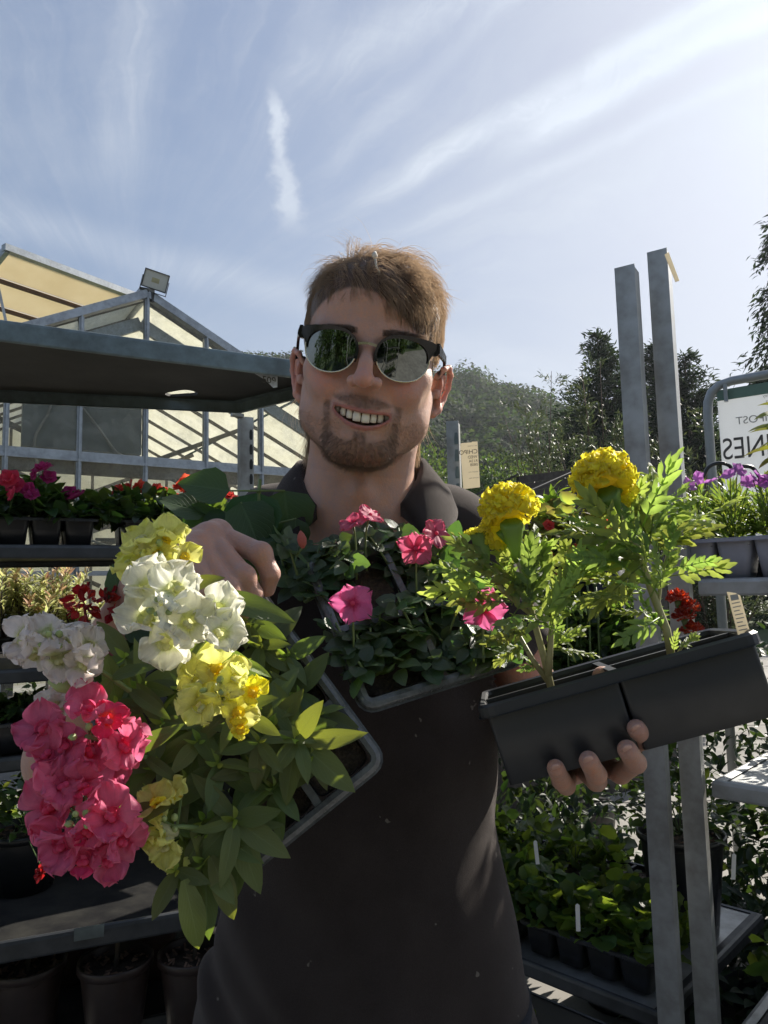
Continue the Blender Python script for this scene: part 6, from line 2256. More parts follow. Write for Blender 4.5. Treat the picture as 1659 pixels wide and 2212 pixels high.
br = [(x, wrap(x) - .001 + 8 * (abs(x) - .0) * 0, .0055 + .0022 * math.cos(x / .0105 * 1.3)) for x in np.linspace(-.0105, .0105, 9)]
brm = MB()
brm.loft([[(x, y - .0012, z - .0014), (x, y - .0012, z + .0014), (x, y + .0012, z + .0014), (x, y + .0012, z - .0014)] for x, y, z in br], True, True)
obj('nose_bridge', brm.mesh('nose_bridge', M_GOLD), sung, HMG)
for s in (-1, 1):
    obj('nose_pad', MB().tube([(s * .0105, -.0905, -.004), (s * .012, -.088, -.012)], [.0022, .0026], 8).mesh('nose_pad', M_LENS, True), sung, HMG)


# ---- hair
def tri_sample(V, F, mask, n, g):
    """random points on the faces where mask is set; returns points and normals"""
    m_ = mask[F].mean(1) > 0.5
    f = F[m_]
    a, b_, c_, d_ = V[f[:, 0]], V[f[:, 1]], V[f[:, 2]], V[f[:, 3]]
    nn = np.cross(c_ - a, d_ - b_)
    ar = np.linalg.norm(nn, axis=1)
    i = g.choice(len(f), n, p=ar / ar.sum())
    u, v = g.random((n, 1)), g.random((n, 1))
    p = (a[i] * (1 - u) + b_[i] * u) * (1 - v) + (d_[i] * (1 - u) + c_[i] * u) * v
    return p, nn[i] / (ar[i][:, None] + 1e-12)


def push_out(Q, rmin=1.0):
    """keep points outside the skull ellipsoid (head frame)"""
    c_ = np.array([0, .015, .030]); r_ = np.array([.0755, .096, .084])
    d = (Q - c_) / r_
    k = np.linalg.norm(d, axis=-1, keepdims=True)
    return np.where((k < rmin) & (Q[..., 2:3] > 0.0), c_ + d / np.maximum(k, 1e-6) * rmin * r_, Q)


g_ = np.random.default_rng(3)
hm = hair_mask(HV)
pts, nrm = tri_sample(HV, HF, hm, 15500, g_)
x, y, z = pts[:, 0], pts[:, 1], pts[:, 2]
K = 8
top = np.clip((z - 0.050) / 0.03, 0, 1)
neck = np.clip((-0.005 - z) / 0.03, 0, 1) * (y > 0.01)
L = 0.009 + 0.028 * top * np.clip(1.25 - np.abs(x) / .06, .35, 1) + 0.046 * neck + g_.normal(0, 0.002, len(x)) + 0.012 * top * (g_.random(len(x)) ** 3)
L *= 0.72 + 0.56 * (0.5 + 0.5 * np.sin(np.floor((x + 0.1) * 170) * 5.3 + np.floor((y + .12) * 120) * 3.1))
fringe = np.clip((-0.045 - y) / 0.02, 0, 1) * np.clip((x + 0.012) / 0.02, 0, 1) * (z > 0.03)
L += 0.010 * fringe
clump = np.floor((x + 0.1) * 170) * 13.1 + np.floor((y + 0.12) * 120) * 7.7
cl = np.stack([np.sin(clump), np.sin(clump * 1.7 + 1), np.sin(clump * 2.3 + 2)], 1)
part_ = np.clip((x + 0.022) / 0.022, -1, 1)                   # parted left of the centre, swept to the picture's right
comb = np.stack([0.80 * part_ + 0.05, -0.40 * np.clip(-y / 0.08 + .3, 0, 1) + 0.10, -0.10 - 0.30 * np.abs(part_)], 1) * top[:, None]
comb += np.stack([0.06 * np.sign(x), 0.15 + 0 * x, -0.95 + 0 * x], 1) * (1 - top)[:, None]
comb += fringe[:, None] * np.array([[0.25, -0.1, -0.55]])
comb += cl * (0.22 + 0.22 * top[:, None])
comb[:, 0] += 0.40 * neck * np.sign(x) * g_.random(len(x))
comb /= np.linalg.norm(comb, axis=1)[:, None]
lift = (0.08 + 0.12 * top + 0.14 * g_.random(len(x)))[:, None] * nrm
Q = np.zeros((len(x), K, 3))
Q[:, 0] = pts - nrm * 0.001
dirv = comb + lift * 1.5
dirv += g_.normal(0, 0.11, dirv.shape)
for k in range(1, K):
    t = k / (K - 1)
    tang = comb - nrm * (comb * nrm).sum(1)[:, None] * 0.6
    d = dirv * (1 - t) + (tang + nrm * (0.10 - 0.22 * t)) * t
    d += cl[:, [1, 2, 0]] * (0.55 * math.sin(t * 5.5)) * top[:, None]
    d[:, 2] -= 0.55 * t * t * (0.4 + 0.6 * top)
    d[:, 0] += 0.55 * neck * np.sin(t * 5 + clump) * 0.8
    d /= np.linalg.norm(d, axis=1)[:, None]
    Q[:, k] = Q[:, k - 1] + d * (L / (K - 1))[:, None]
    Q[:, k] = push_out(Q[:, k], 1.0 + 0.03 * (k > 1))
Qw = xf(HM, Q.reshape(-1, 3)).reshape(Q.shape)
strands('hair', Qw, 0.00024, M_HAIR, person)
# loose fly-away wisps over the crown and at the nape
n_w = 150
pw, nw = tri_sample(HV, HF, hm * ((HV[:, 2] > 0.06) | (HV[:, 2] < -0.0)), n_w, g_)
topw = (pw[:, 2] > 0.03)[:, None]
dw = np.where(topw, nw * 0.55 + np.stack([np.sign(pw[:, 0] + .02) * .5, -0.1 + 0 * pw[:, 0], 0.2 + 0 * pw[:, 0]], 1), np.stack([np.sign(pw[:, 0]) * 0.75, 0 * pw[:, 0], -0.6 + 0 * pw[:, 0]], 1)) + g_.normal(0, .35, (n_w, 3))
dw /= np.linalg.norm(dw, axis=1)[:, None]
Lw = g_.uniform(.020, .040, n_w)
QQ = np.zeros((n_w, 9, 3)); QQ[:, 0] = pw
bend = g_.normal(0, 0.5, (n_w, 3)) + np.array([0.15, 0, -0.75])
for k in range(1, 9):
    d = dw + bend * (k / 8) ** 1.3 * 1.3
    d /= np.linalg.norm(d, axis=1)[:, None]
    QQ[:, k] = QQ[:, k - 1] + d * (Lw / 8)[:, None]
strands('hair_wisp', xf(HM, QQ.reshape(-1, 3)).reshape(QQ.shape), 0.00019, M_HAIR, person)
# beard and stubble
for nm, mask, cnt, Lm, rr_ in (('beard', (beard_mask(HV) > 0.5).astype(float), 3600, 0.0052, 0.00013),
                               ('stubble', ((HV[:, 2] < -0.045) & (HV[:, 2] > -0.125) & (HV[:, 1] < 0.01) & (np.abs(HV[:, 0]) > 0.02) & (head_col[:, 0] < .49) & (beard_mask(HV) < .3)).astype(float), 3200, 0.0016, 0.00009),
                               *[('eyebrow', ((np.abs(q_ * HV[:, 0] - .032) < .020) & (np.abs(HV[:, 2] - .0180) < .0035) & (HV[:, 1] < -.04)).astype(float), 250, 0.008, 0.00022) for q_ in (-1, 1)]):
    pb, nb = tri_sample(HV, HF, mask, cnt, g_)
    if nm == 'eyebrow':
        d = np.stack([np.sign(pb[:, 0]), 0 * pb[:, 0] - .2, 0.1 + 0 * pb[:, 0]], 1) + g_.normal(0, .2, pb.shape)
    else:
        d = nb * 0.75 + np.stack([0.25 * np.sign(pb[:, 0]), 0 * pb[:, 0] - 0.05, -0.85 + 0 * pb[:, 0]], 1) + g_.normal(0, .28, pb.shape)
    d /= np.linalg.norm(d, axis=1)[:, None]
    l_ = Lm * g_.uniform(.5, 1.15, cnt)[:, None]
    if nm == 'beard':
        l_ = l_ * np.where(pb[:, 2:3] > -0.075, 0.62, 1.15)
    q = np.stack([pb - nb * .0005, pb + d * l_ * .5 + nb * .0004, pb + d * l_ + np.array([0, 0, -1]) * l_ * .25], 1)
    strands(nm, xf(HM, q.reshape(-1, 3)).reshape(q.shape), rr_, M_BEARD, person)
# small white blossom bud caught in the fringe
bud = MB().tube([(-0.004, -0.078, 0.101), (-0.004, -0.081, 0.097), (-0.003, -0.083, 0.093)], [.0012, .0030, .0022], 8)
bud.tube([(-0.003, -0.083, 0.093), (-0.001, -0.086, 0.085), (0.003, -0.087, 0.079)], [.0013, .0010, .0004], 6)
thing(obj('fallen_blossom', bud.mesh('fallen_blossom', mat_plain('dry_white_petal', (.7, .68, .6), .6, bstr=0), True), None, HM), 'tiny dry white blossom caught in the fringe of the hair', 'blossom')

# ---- shirt: one sculpted shell over torso, shoulders and upper arms, opened at the throat
NB = P(780, 1045, 0.925)       # centre of the neck at collar height
elL2, elR2 = SHL + (ELL - SHL) * 0.60, SHR + (ELR - SHR) * 0.68
lo, hi = bounds([elL2, elR2, (cxT, cyT - .16, 0.72), (cxT - .22, cyT + .15, 1.5), (cxT + .24, cyT, 1.0), NB], 0.075)
lo[2] = 0.74
g = SDF(lo, hi, 0.0052)
zs = [q[0] for q in SECT]
vz = [np.interp(g.Z[0, 0, :], zs, [q[k] for q in SECT]) for k in (1, 2, 3, 4)]
hw, hd, ccx, ccy = [v_[None, None, :].astype(np.float32) for v_ in vz]
ex, ey = np.abs(g.X - ccx) / hw, np.abs(g.Y - ccy) / hd
rr_ = (ex ** 2.05 + ey ** 2.05) ** (1 / 2.05)
g.D = ((rr_ - 1) * np.minimum(hw, hd) * 0.9).astype(np.float32)
g.D = np.maximum(g.D, g.Z - 1.475)
g.u(g.cap(tuple(SHL + Vector((.035, .0, .000))), tuple(elL2), .062, .060), 0.05)
g.u(g.cap(tuple(SHR + Vector((-.035, .0, .000))), tuple(elR2), .062, .060), 0.05)
g.u(g.cap(tuple(P(700, 1075, .955)), tuple(P(590, 1130, .985)), .030, .040), 0.05)
g.u(g.cap(tuple(P(865, 1085, .955)), tuple(P(985, 1140, .985)), .030, .040), 0.05)
# sleeve cuffs are cut square
for e_, s_ in ((elL2, SHL), (elR2, SHR)):
    d_ = (e_ - s_).normalized(); c_ = e_ - d_ * 0.02
    pl_ = (g.X - c_.x) * d_.x + (g.Y - c_.y) * d_.y + (g.Z - c_.z) * d_.z
    near = (g.X - c_.x) ** 2 + (g.Y - c_.y) ** 2 + (g.Z - c_.z) ** 2 < 0.078 ** 2
    g.D = np.where(near, np.maximum(g.D, pl_), g.D)
# drape folds
g.D -= 0.0032 * (np.sin(g.X * 34 + np.sin(g.Z * 19) * 1.6) * np.sin(g.Z * 11 + g.X * 14 + 1.0) + 0.7 * np.sin(g.Z * 38 + g.X * 23 + np.sin(g.X * 31))) * np.clip((1.42 - g.Z) / 0.2, 0.15, 1)
g.D -= 0.004
# creases pulling from the armpits and round the waist
g.D -= 0.0022 * np.sin((g.X - cxT) * 75 + g.Z * 48 + np.sin(g.Z * 23 + g.X * 9) * 2.2) * np.clip(np.sin(g.Z * 9 + g.X * 7 + 1.3), 0, 1)
# throat opening
g.sub(g.cap(tuple(NB + Vector((0, .01, .06))), tuple(NB + Vector((0, 0, -.02))), 0.066, 0.068), 0.01)
g.sub(g.cap(tuple(NB + Vector((0, -.045, -.01))), tuple(P(752, 1185, 0.86)), 0.050, 0.012), 0.01)
sV, sF = g.mesh(2)
shirt = obj('polo_shirt', np_mesh('polo_shirt', sV, sF, M_FLEECE, True), person)

# collar: stand and fold, open at the throat. t = 0 at the back of the neck, 1 at the front points
cl_ = MB()
rings = []
for i in range(57):
    t = -1 + 2 * i / 56
    a = math.pi * 0.80 * t
    ft = abs(t)
    dx_, dy_ = math.sin(a), math.cos(a)
    dip = -0.058 * max(0, (ft - 0.50) / 0.50) ** 1.5 + 0.022 * (1 - ft)
    rx_, ry_ = 0.067 + .010 * ft, 0.064
    top_ = Vector((NB.x + dx_ * rx_, NB.y + dy_ * ry_ - 0.008 * ft, NB.z + 0.024 + dip))
    out_ = 0.036 + 0.022 * ft ** 2
    fall = -0.052 - 0.008 * ft ** 2
    fold = 0.0015 * math.sin(t * 17)
    ring = [top_ + Vector((-dx_ * .004, -dy_ * .004, -.050)), top_ + Vector((-dx_ * .002, -dy_ * .002, -.010)), top_ + Vector((dx_ * .002, dy_ * .002, 0.0)),
            top_ + Vector((dx_ * .010, dy_ * .010, 0.0005)), top_ + Vector((dx_ * out_ * .55, dy_ * out_ * .55, fall * .30 + fold)), top_ + Vector((dx_ * out_ * .85, dy_ * out_ * .85, fall * .65 - fold)),
            top_ + Vector((dx_ * out_, dy_ * out_, fall)), top_ + Vector((dx_ * (out_ - .004), dy_ * (out_ - .004), fall - .002)),
            top_ + Vector((dx_ * out_ * .5, dy_ * out_ * .5, fall * .45 - .003)), top_ + Vector((dx_ * .004, dy_ * .004, -.014))]
    rings.append([tuple(p) for p in ring])
cl_.loft(rings, True, True)
obj('collar', cl_.mesh('collar', M_FLEECE, True), person)
# trousers and boots
tr_ = MB()
for s in (-1, 1):
    rr = []
    for z, rx_, ry_, ox, oy in ((.86, .125, .15, .085, 0), (.70, .115, .125, .10, 0), (.50, .09, .10, .108, .005), (.30, .08, .09, .115, .012), (.10, .085, .10, .12, .02), (.07, .08, .10, .12, .02)):
        rr.append([(cxT + s * ox + rx_ * math.cos(q), cyT + oy + ry_ * math.sin(q), z) for q in [2 * math.pi * k / 28 for k in range(28)]])
    tr_.loft(rr, True, True)
    bt = MB().loft([[(cxT + s * .125 + .048 * math.cos(q) * w_, cyT + o2 + l_ * math.sin(q), z) for q in [2 * math.pi * k / 24 for k in range(24)]] for z, w_, l_, o2 in
                    ((0.0, 1.0, .145, -.06), (.03, 1.0, .145, -.06), (.06, .9, .12, -.045), (.10, .85, .06, .01), (.16, .85, .055, .02))], True, True)
    obj('boot', bt.mesh('boot', M_BOOT, True), person)
obj('trousers', tr_.mesh('trousers', M_DENIM, True), person)
# ================================================================== HELD TRAYS AND THEIR FLOWERS
gf = np.random.default_rng(31)
random.seed(11)
M_RIMT = mat_plain('clear_grey_tray_rim', (0.15, 0.155, 0.16), 0.24, var=0.3, scale=140, bstr=.25, bdist=.001)


def trayM(o, px_, py_):
    """frame with x from o to px_, y towards py_"""
    x = (px_ - o).normalized()
    y = (py_ - o); y = (y - x * y.dot(x)).normalized()
    z = x.cross(y)
    return Matrix(((x.x, y.x, z.x, o.x), (x.y, y.y, z.y, o.y), (x.z, y.z, z.z, o.z), (0, 0, 0, 1)))


# snapdragon tray, tipped towards the viewer
K1, K2, K3 = P(556, 1262, .700), P(836, 1645, .640), P(452, 2014, .600)
TS = trayM(K2, K3, K1)          # x: corner -> lower corner, y: corner -> hand
if TS.col[2].to_3d().dot(_F) > 0:
    TS = trayM(K2, K1, K3)
sx, sy = (K3 - K2).length, (K1 - K2).length
if TS.col[0].to_3d().dot((K3 - K2).normalized()) < .9:
    sx, sy = sy, sx
cell_tray('black tray of snapdragons tipped towards the viewer, its corner low in the middle', TS, 3 if sx > .2 else 2, 3, sx, sy, .050, M_BLACK, rimw=.0080, rimmat=M_RIMT, taper=.75)

# impatiens tray
J0, J1, J2 = P(786, 1536, .672), P(1140, 1424, .735), P(546, 1262, .742)
TI = trayM(J0, J1, J2)
cell_tray('black tray of pink impatiens in the middle, resting on the snapdragon tray edge', TI, 2, 2, (J1 - J0).length, (J2 - J0).length * 1.02, .050, M_BLACK, rimw=.0095, rimmat=M_RIMT, taper=.75)

# marigold tray
N0, N1 = P(1031, 1532, .640), P(1646, 1362, .615)
nb_ = P(1122, 1474, .775)
TM = trayM(N0, N1, nb_)
LM = (N1 - N0).length
M_BLACKB = mat_plain('veiled_black_plastic', (0.034, 0.036, 0.039), 0.42, var=0.10, scale=40, bstr=.06, bdist=.001)  # black plastic made paler; veiling glare is put into the colour
cell_tray('deep black tray of yellow marigolds held up at the right', TM, 2, 2, LM, .145, .070, M_BLACKB, rimw=.006, rimmat=M_BLACKB, taper=.975, lip=.010, gap=.0004, crad=.0035)

# white plant label at the right end of the marigold tray
wl0 = P(1608, 1372, .64)
lbm = frame(wl0, P(1584, 1282, .645) - wl0, -_F)
wlr = thing(obj('plant_label', None, None, Matrix.Translation(wl0)), 'cream plant label with faint print stuck in the marigold tray', 'plant label', 'white plant labels')
obj('label_blade', MB().add([(-.0055, -.02, 0), (.0055, -.02, 0), (.0055, .034, 0), (.002, .037, 0), (-.0050, .0395, 0), (-.0055, -.02, -.0006), (.0055, -.02, -.0006), (.0055, .034, -.0006), (.002, .037, -.0006), (-.0050, .0395, -.0006)],
    [(0, 1, 2, 3, 4), (9, 8, 7, 6, 5), (0, 5, 6, 1), (1, 6, 7, 2), (2, 7, 8, 3), (3, 8, 9, 4), (4, 9, 5, 0)]).mesh('label_blade', M_PAPER), wlr, lbm)
pr_ = MB()
for k in range(9):
    y = .001 + k * .0034
    pr_.box((-.0036, y, .0002), (.0036 if k % 3 else .0015, y + .0009, .0004))
pr_.box((-.0034, .031, .0002), (.0034, .036, .0004))
obj('print', pr_.mesh('print', M_INKL), wlr, lbm)
tw2 = thing(obj('plant_tag', None, None, Matrix.Translation(P(1345, 1545, .60))), 'creased clear plant tag on the front of the marigold tray', 'plant tag')

bpy.data.objects.remove(tw2)

# ---------------------------------------------------------------- leaves
M_SNAPL = mat_leaf('snapdragon_leaf', (0.098, 0.132, 0.046), (0.36, 0.46, 0.05), 0.46, 0.32, 0.25, per='OBJECT', vein=.55)
M_SNAPY = mat_leaf('young_snapdragon_leaf', (0.16, 0.22, 0.06), (0.50, 0.66, 0.06), 0.42, 0.40, 0.22, per='OBJECT', vein=.45)
M_IMPB = mat_leaf('impatiens_leaf_glossy', (0.058, 0.092, 0.052), (0.26, 0.46, 0.06), 0.34, 0.30, 0.34, per='OBJECT', vein=.5, spec=.7)
M_MARL = mat_leaf('marigold_leaf', (0.115, 0.175, 0.060), (0.54, 0.70, 0.12), 0.42, 0.44, 0.28, per='OBJECT', vein=.3)
M_SALL = mat_leaf('salvia_leaf', (0.034, 0.070, 0.026), (0.12, 0.28, 0.03), 0.5, 0.28, 0.2, per='OBJECT', vein=.7)
M_FSTEM = mat_plain('pale_green_stem', (0.17, 0.24, 0.08), .5, var=.15, scale=60, bstr=.1)
M_MSTEM = mat_plain('buff_green_stem', (0.42, 0.40, 0.20), .5, var=.2, scale=50, bstr=.1)


def leafset(name, mat, L, W, shape, n_, **kw):
    out = []
    for i in range(n_):
        k2 = dict(kw)
        k2['droop'] = kw.get('droop', .2) * (1 + .8 * math.sin(i * 2.3))
        V, F, U = leaf_arrays(L * (1 + .1 * math.sin(i * 1.7)), W * (1 + .12 * math.cos(i * 2.9)), shape, ph=i * 1.3, **k2)
        out.append(np_mesh(name, V, F, mat, True, U))
    return out


SN_L = leafset('leaf', M_SNAPL, .054, .0185, 'lance', 5, ns=8, fold=.30, wave=.012, droop=.22, curl=.1)
SN_Y = leafset('leaf', M_SNAPY, .030, .0085, 'lance', 3, ns=6, fold=.35, wave=.01, droop=.3)
IM_L = leafset('leaf', M_IMPB, .026, .0205, 'ovate', 5, ns=8, fold=.12, wave=.02, droop=.12, serr=.035)
SA_L = leafset('leaf', M_SALL, .060, .046, 'ovate', 3, ns=9, fold=.18, wave=.02, droop=.28, serr=.03)


def stem_part(root, pts_, r0, r1, mat, name='stem'):
    return obj(name, MB().tube(pts_, list(np.linspace(r0, r1, len(pts_))), 7).mesh(name, mat, True), root)


def curve3(p0, p1, p2, n_=8):
    return [(p0 * (1 - t) ** 2 + p1 * 2 * t * (1 - t) + p2 * t * t) for t in [k / n_ for k in range(n_ + 1)]]


# ---------------------------------------------------------------- snapdragon florets
W_ = (0.80, 0.79, 0.74)
PM = {}


def petals(key, col, trans, throat=None, L=.0195, W=.0245, mixt=.58, ruf=.20):
    mt = mat_petal(key + '_petal', col, trans, throat=throat, mixt=mixt)
    PM[key] = (petal_meshes('petal', mt, L, W, 5, ns=9, na=12, ruf=ruf, cup=.20, notch=.12, back=.10), mt)


petals('cream', (0.86, 0.85, 0.76), (0.97, 0.96, 0.82), throat=(0.72, 0.76, 0.40))
petals('blush', (0.84, 0.79, 0.77), (0.93, 0.85, 0.80), throat=(0.70, 0.72, 0.42))
petals('lemon', (0.80, 0.79, 0.30), (0.96, 0.95, 0.28), throat=(0.70, 0.68, 0.16))
petals('yolk', (0.88, 0.80, 0.06), (1.0, 0.92, 0.04), throat=(0.92, 0.72, 0.02), L=.014, W=.017)
petals('pink', (0.80, 0.20, 0.36), (0.92, 0.20, 0.36), throat=(0.74, 0.12, 0.25))
petals('deeppink', (0.76, 0.06, 0.20), (0.98, 0.09, 0.24), throat=(0.85, 0.14, 0.10), L=.0155, W=.019)
M_PALY = mat_petal('golden_palate', (0.86, 0.68, 0.03), (0.95, 0.74, 0.03))
M_PALP = mat_petal('pink_palate', (0.78, 0.10, 0.24), (0.94, 0.14, 0.28))
M_BUD = mat_plain('green_bud', (0.34, 0.42, 0.16), .5, var=.15, scale=80, bstr=.15)


def hump(mat, r=.0048):
    mb = MB()
    for s in (-1, 1):
        rings = []
        for i in range(7):
            a = math.pi * (i + .3) / 7.3
            rings.append([(s * r * .62 + r * math.sin(a) * math.cos(q), r * 1.1 * math.cos(a) + .002, r * math.sin(a) * math.sin(q) * .9 - .002) for q in [2 * math.pi * k / 12 for k in range(12)]])
        mb.loft(rings, True, True)
    # tube behind
    mb.loft([[(rr * math.cos(q), y, rr * math.sin(q) * 1.1) for q in [2 * math.pi * k / 14 for k in range(14)]] for y, rr in ((-.020, .0030), (-.014, .0048), (-.006, .0056), (.001, .0062))], True, False)
    return mb.mesh('throat', mat, True)


HUMPS = {'y': hump(M_PALY, .0036), 'p': hump(M_PALP, .0030), 'w': hump(mat_petal('cream_palate', (0.76, 0.76, 0.46), (0.86, 0.84, 0.46)), .0026)}


def floret(parent, c, face, upv, s, lobe, low, hkey, spread=1.0):
    """one snapdragon flower: tube and palate with two upper and three lower ruffled lobes"""
    M = frame(c, face, upv, 0, s)
    f_ = obj('flower', HUMPS[hkey], parent, M)
    ms, _ = PM[lobe]
    ml, _ = PM[low]
    for ang, tilt, me, sc, off in ((30, 78, ms, 1.10, .0026), (-30, 74, ms, 1.10, .0026), (108, 66, ms, .84, .0024), (-108, 66, ms, .84, .0024), (180, 58, ml, .98, .0026)):
        ang2 = ang + gf.normal(0, 15); t_ = tilt * spread + gf.normal(0, 20)
        T = M @ Matrix.Rotation(R(ang2), 4, 'Y') @ Matrix.Translation((0, -.001, off)) @ Matrix.Rotation(R(t_), 4, 'X') @ Matrix.Rotation(gf.normal(0, .15), 4, 'Y') @ Matrix.Scale(sc * gf.uniform(.88, 1.12), 4)
        obj('petal', random.choice(me), f_, T)
    return f_


def bud(parent, c, d, s, mat=M_BUD, name='bud'):
    return obj(name, MB().tube([Vector((0, 0, 0)), Vector((0, .003, 0)), Vector((0, .007, 0)), Vector((0, .0105, 0))], [.0012, .0036, .0034, .0010], 8).mesh(name, mat, True), parent, frame(c, d, None, 0, s))


toC = lambda p: (C0 - p).normalized()
SNAP = [
    # label, centre(px,py,d), root in the tray, florets [(px,py,size,lobe,lower,hump)], buds
    ('lemon yellow snapdragon spike highest up, in front of the hand', (335, 1195, .560), (500, 1420, .66),
     [(300, 1158, 1.15, 'lemon', 'lemon', 'w'), (362, 1152, 1.0, 'lemon', 'lemon', 'y'), (272, 1208, 1.1, 'lemon', 'lemon', 'w'), (345, 1196, 1.05, 'lemon', 'lemon', 'y'), (302, 1240, 1.1, 'lemon', 'yolk', 'y'), (402, 1202, .85, 'lemon', 'yolk', 'y')], 3),
    ('white and cream snapdragon spike with broad ruffled petals', (352, 1318, .520), (560, 1500, .66),
     [(318, 1262, 1.45, 'cream', 'cream', 'w'), (388, 1264, 1.4, 'cream', 'cream', 'w'), (312, 1335, 1.45, 'cream', 'cream', 'w'), (352, 1392, 1.5, 'cream', 'cream', 'w'), (410, 1345, 1.3, 'cream', 'cream', 'w'), (470, 1312, 1.15, 'cream', 'cream', 'w'), (478, 1362, 1.1, 'cream', 'cream', 'w')], 5),
    ('blush white snapdragon spike at the left edge', (120, 1392, .540), (420, 1600, .65),
     [(40, 1380, 1.25, 'blush', 'blush', 'w'), (98, 1362, 1.15, 'blush', 'blush', 'w'), (160, 1376, 1.2, 'blush', 'blush', 'w'), (200, 1398, 1.15, 'blush', 'blush', 'w'), (66, 1415, 1.15, 'blush', 'blush', 'w'), (128, 1425, 1.25, 'blush', 'blush', 'w'), (180, 1440, 1.1, 'blush', 'blush', 'w')], 4),
    ('bright yellow snapdragon spike in front of the tray, right of the white one', (465, 1490, .530), (600, 1620, .64),
     [(425, 1470, 1.2, 'lemon', 'lemon', 'w'), (468, 1438, 1.15, 'lemon', 'yolk', 'y'), (508, 1462, 1.0, 'lemon', 'lemon', 'w'), (430, 1530, 1.2, 'lemon', 'lemon', 'w'), (552, 1492, .95, 'yolk', 'yolk', 'y'), (515, 1540, 1.0, 'lemon', 'yolk', 'y'), (524, 1580, .75, 'yolk', 'yolk', 'y'), (478, 1520, 1.05, 'lemon', 'lemon', 'w')], 3),
    ('pink snapdragon spike, the upper of two', (185, 1590, .540), (430, 1700, .63),
     [(190, 1522, 1.2, 'pink', 'deeppink', 'p'), (236, 1552, 1.1, 'deeppink', 'deeppink', 'p'), (90, 1566, 1.35, 'pink', 'pink', 'p'), (130, 1612, 1.35, 'pink', 'pink', 'p'), (196, 1622, 1.25, 'pink', 'deeppink', 'p'), (272, 1610, 1.3, 'pink', 'pink', 'p'), (92, 1625, 1.2, 'pink', 'pink', 'p'), (250, 1650, 1.2, 'pink', 'pink', 'p')], 2),
    ('pink snapdragon spike, the lower of two', (178, 1775, .520), (400, 1800, .62),
     [(178, 1692, 1.15, 'pink', 'deeppink', 'p'), (100, 1742, 1.4, 'pink', 'pink', 'p'), (135, 1690, 1.2, 'pink', 'pink', 'p'), (242, 1760, 1.3, 'pink', 'pink', 'p'), (120, 1830, 1.4, 'pink', 'pink', 'p'), (190, 1800, 1.2, 'pink', 'deeppink', 'p'), (176, 1860, 1.2, 'pink', 'deeppink', 'p'), (236, 1862, 1.25, 'pink', 'pink', 'p'), (268, 1818, 1.2, 'pink', 'pink', 'p')], 4),
    ('pale yellow snapdragon spike lowest down, below the pink ones', (370, 1785, .560), (560, 1830, .62),
     [(335, 1722, 1.05, 'lemon', 'yolk', 'y'), (365, 1712, .85, 'lemon', 'yolk', 'y'), (330, 1790, 1.15, 'lemon', 'lemon', 'w'), (352, 1835, 1.15, 'lemon', 'lemon', 'w'), (388, 1868, 1.15, 'lemon', 'yolk', 'y')], 5),
]
for lab, ce, rt_, fls, nb in SNAP:
    c = P(*ce); r_ = P(*rt_)
    root = thing(obj('snapdragon_plant', None, None, Matrix.Translation(r_)), lab, 'snapdragon', 'snapdragons in the tipped tray')
    axis = (c - r_).normalized()
    mid = r_.lerp(c, .5) + Vector((0, -.01, .012))
    st_ = curve3(r_, mid, c)
    stem_part(root, st_, .0028, .0016, M_FSTEM)
    ax2 = (axis * .5 + toC(c) * .8).normalized()
    for fx, fy, s, lo_b, lw, hk in fls:
        dd = ce[2] + gf.normal(0, .006) + .0001 * (math.hypot(fx - ce[0], fy - ce[1]) - 60)
        fc = P(fx, fy, dd)
        rad = (fc - c); rad = rad - ax2 * rad.dot(ax2)
        rad = rad.normalized() if rad.length > 1e-4 else Vector((0, 0, 1))
        face = (ax2 * 1.0 + rad * .42 + rv(.42)).normalized()
        up_ = ax2 * .35 + rad * .55 + Vector((0, 0, .55))
        floret(root, fc - face * .004, face, up_, s * .74, lo_b, lw, hk)
        obj('flower_stalk', MB().tube([fc - face * .020 * s, c - ax2 * .012], [.0010, .0012], 5).mesh('flower_stalk', M_FSTEM), root)
    for q in range(nb):
        a = q * 2.4 + 1
        bc_ = c + ax2 * (.002 + .002 * q) + (CR * math.cos(a) + CU * math.sin(a)) * (.006 - .0006 * q)
        bud(root, bc_, ax2 + (CR * math.cos(a) + CU * math.sin(a)) * .6, .75 - .06 * q)
    # small leaves up the stem
    for k in range(9):
        t = .15 + .07 * k
        p = st_[min(8, int(t * 8))]
        a = k * 2.4
        dv = (CR * math.cos(a) + CU * math.sin(a)) + ax2 * .4
        obj('leaf', random.choice(SN_L if k % 3 else SN_Y), root, frame(p, dv, ax2 + rv(.3), 0, gf.uniform(.55, .85)))
# loose white buds low on the blush spike
extra = thing(obj('snapdragon_bud', None, None, P(115, 1520, .58)), 'small white unopened snapdragon head peeping above the upper pink spike', 'bud')
for x, y in ((104, 1520), (122, 1515), (134, 1528)):
    floret(extra, P(x, y, .58), toC(c), CU, .55, 'blush', 'blush', 'w')
bud(extra, P(172, 1478, .55), -CR + CU * .1, 2.2)

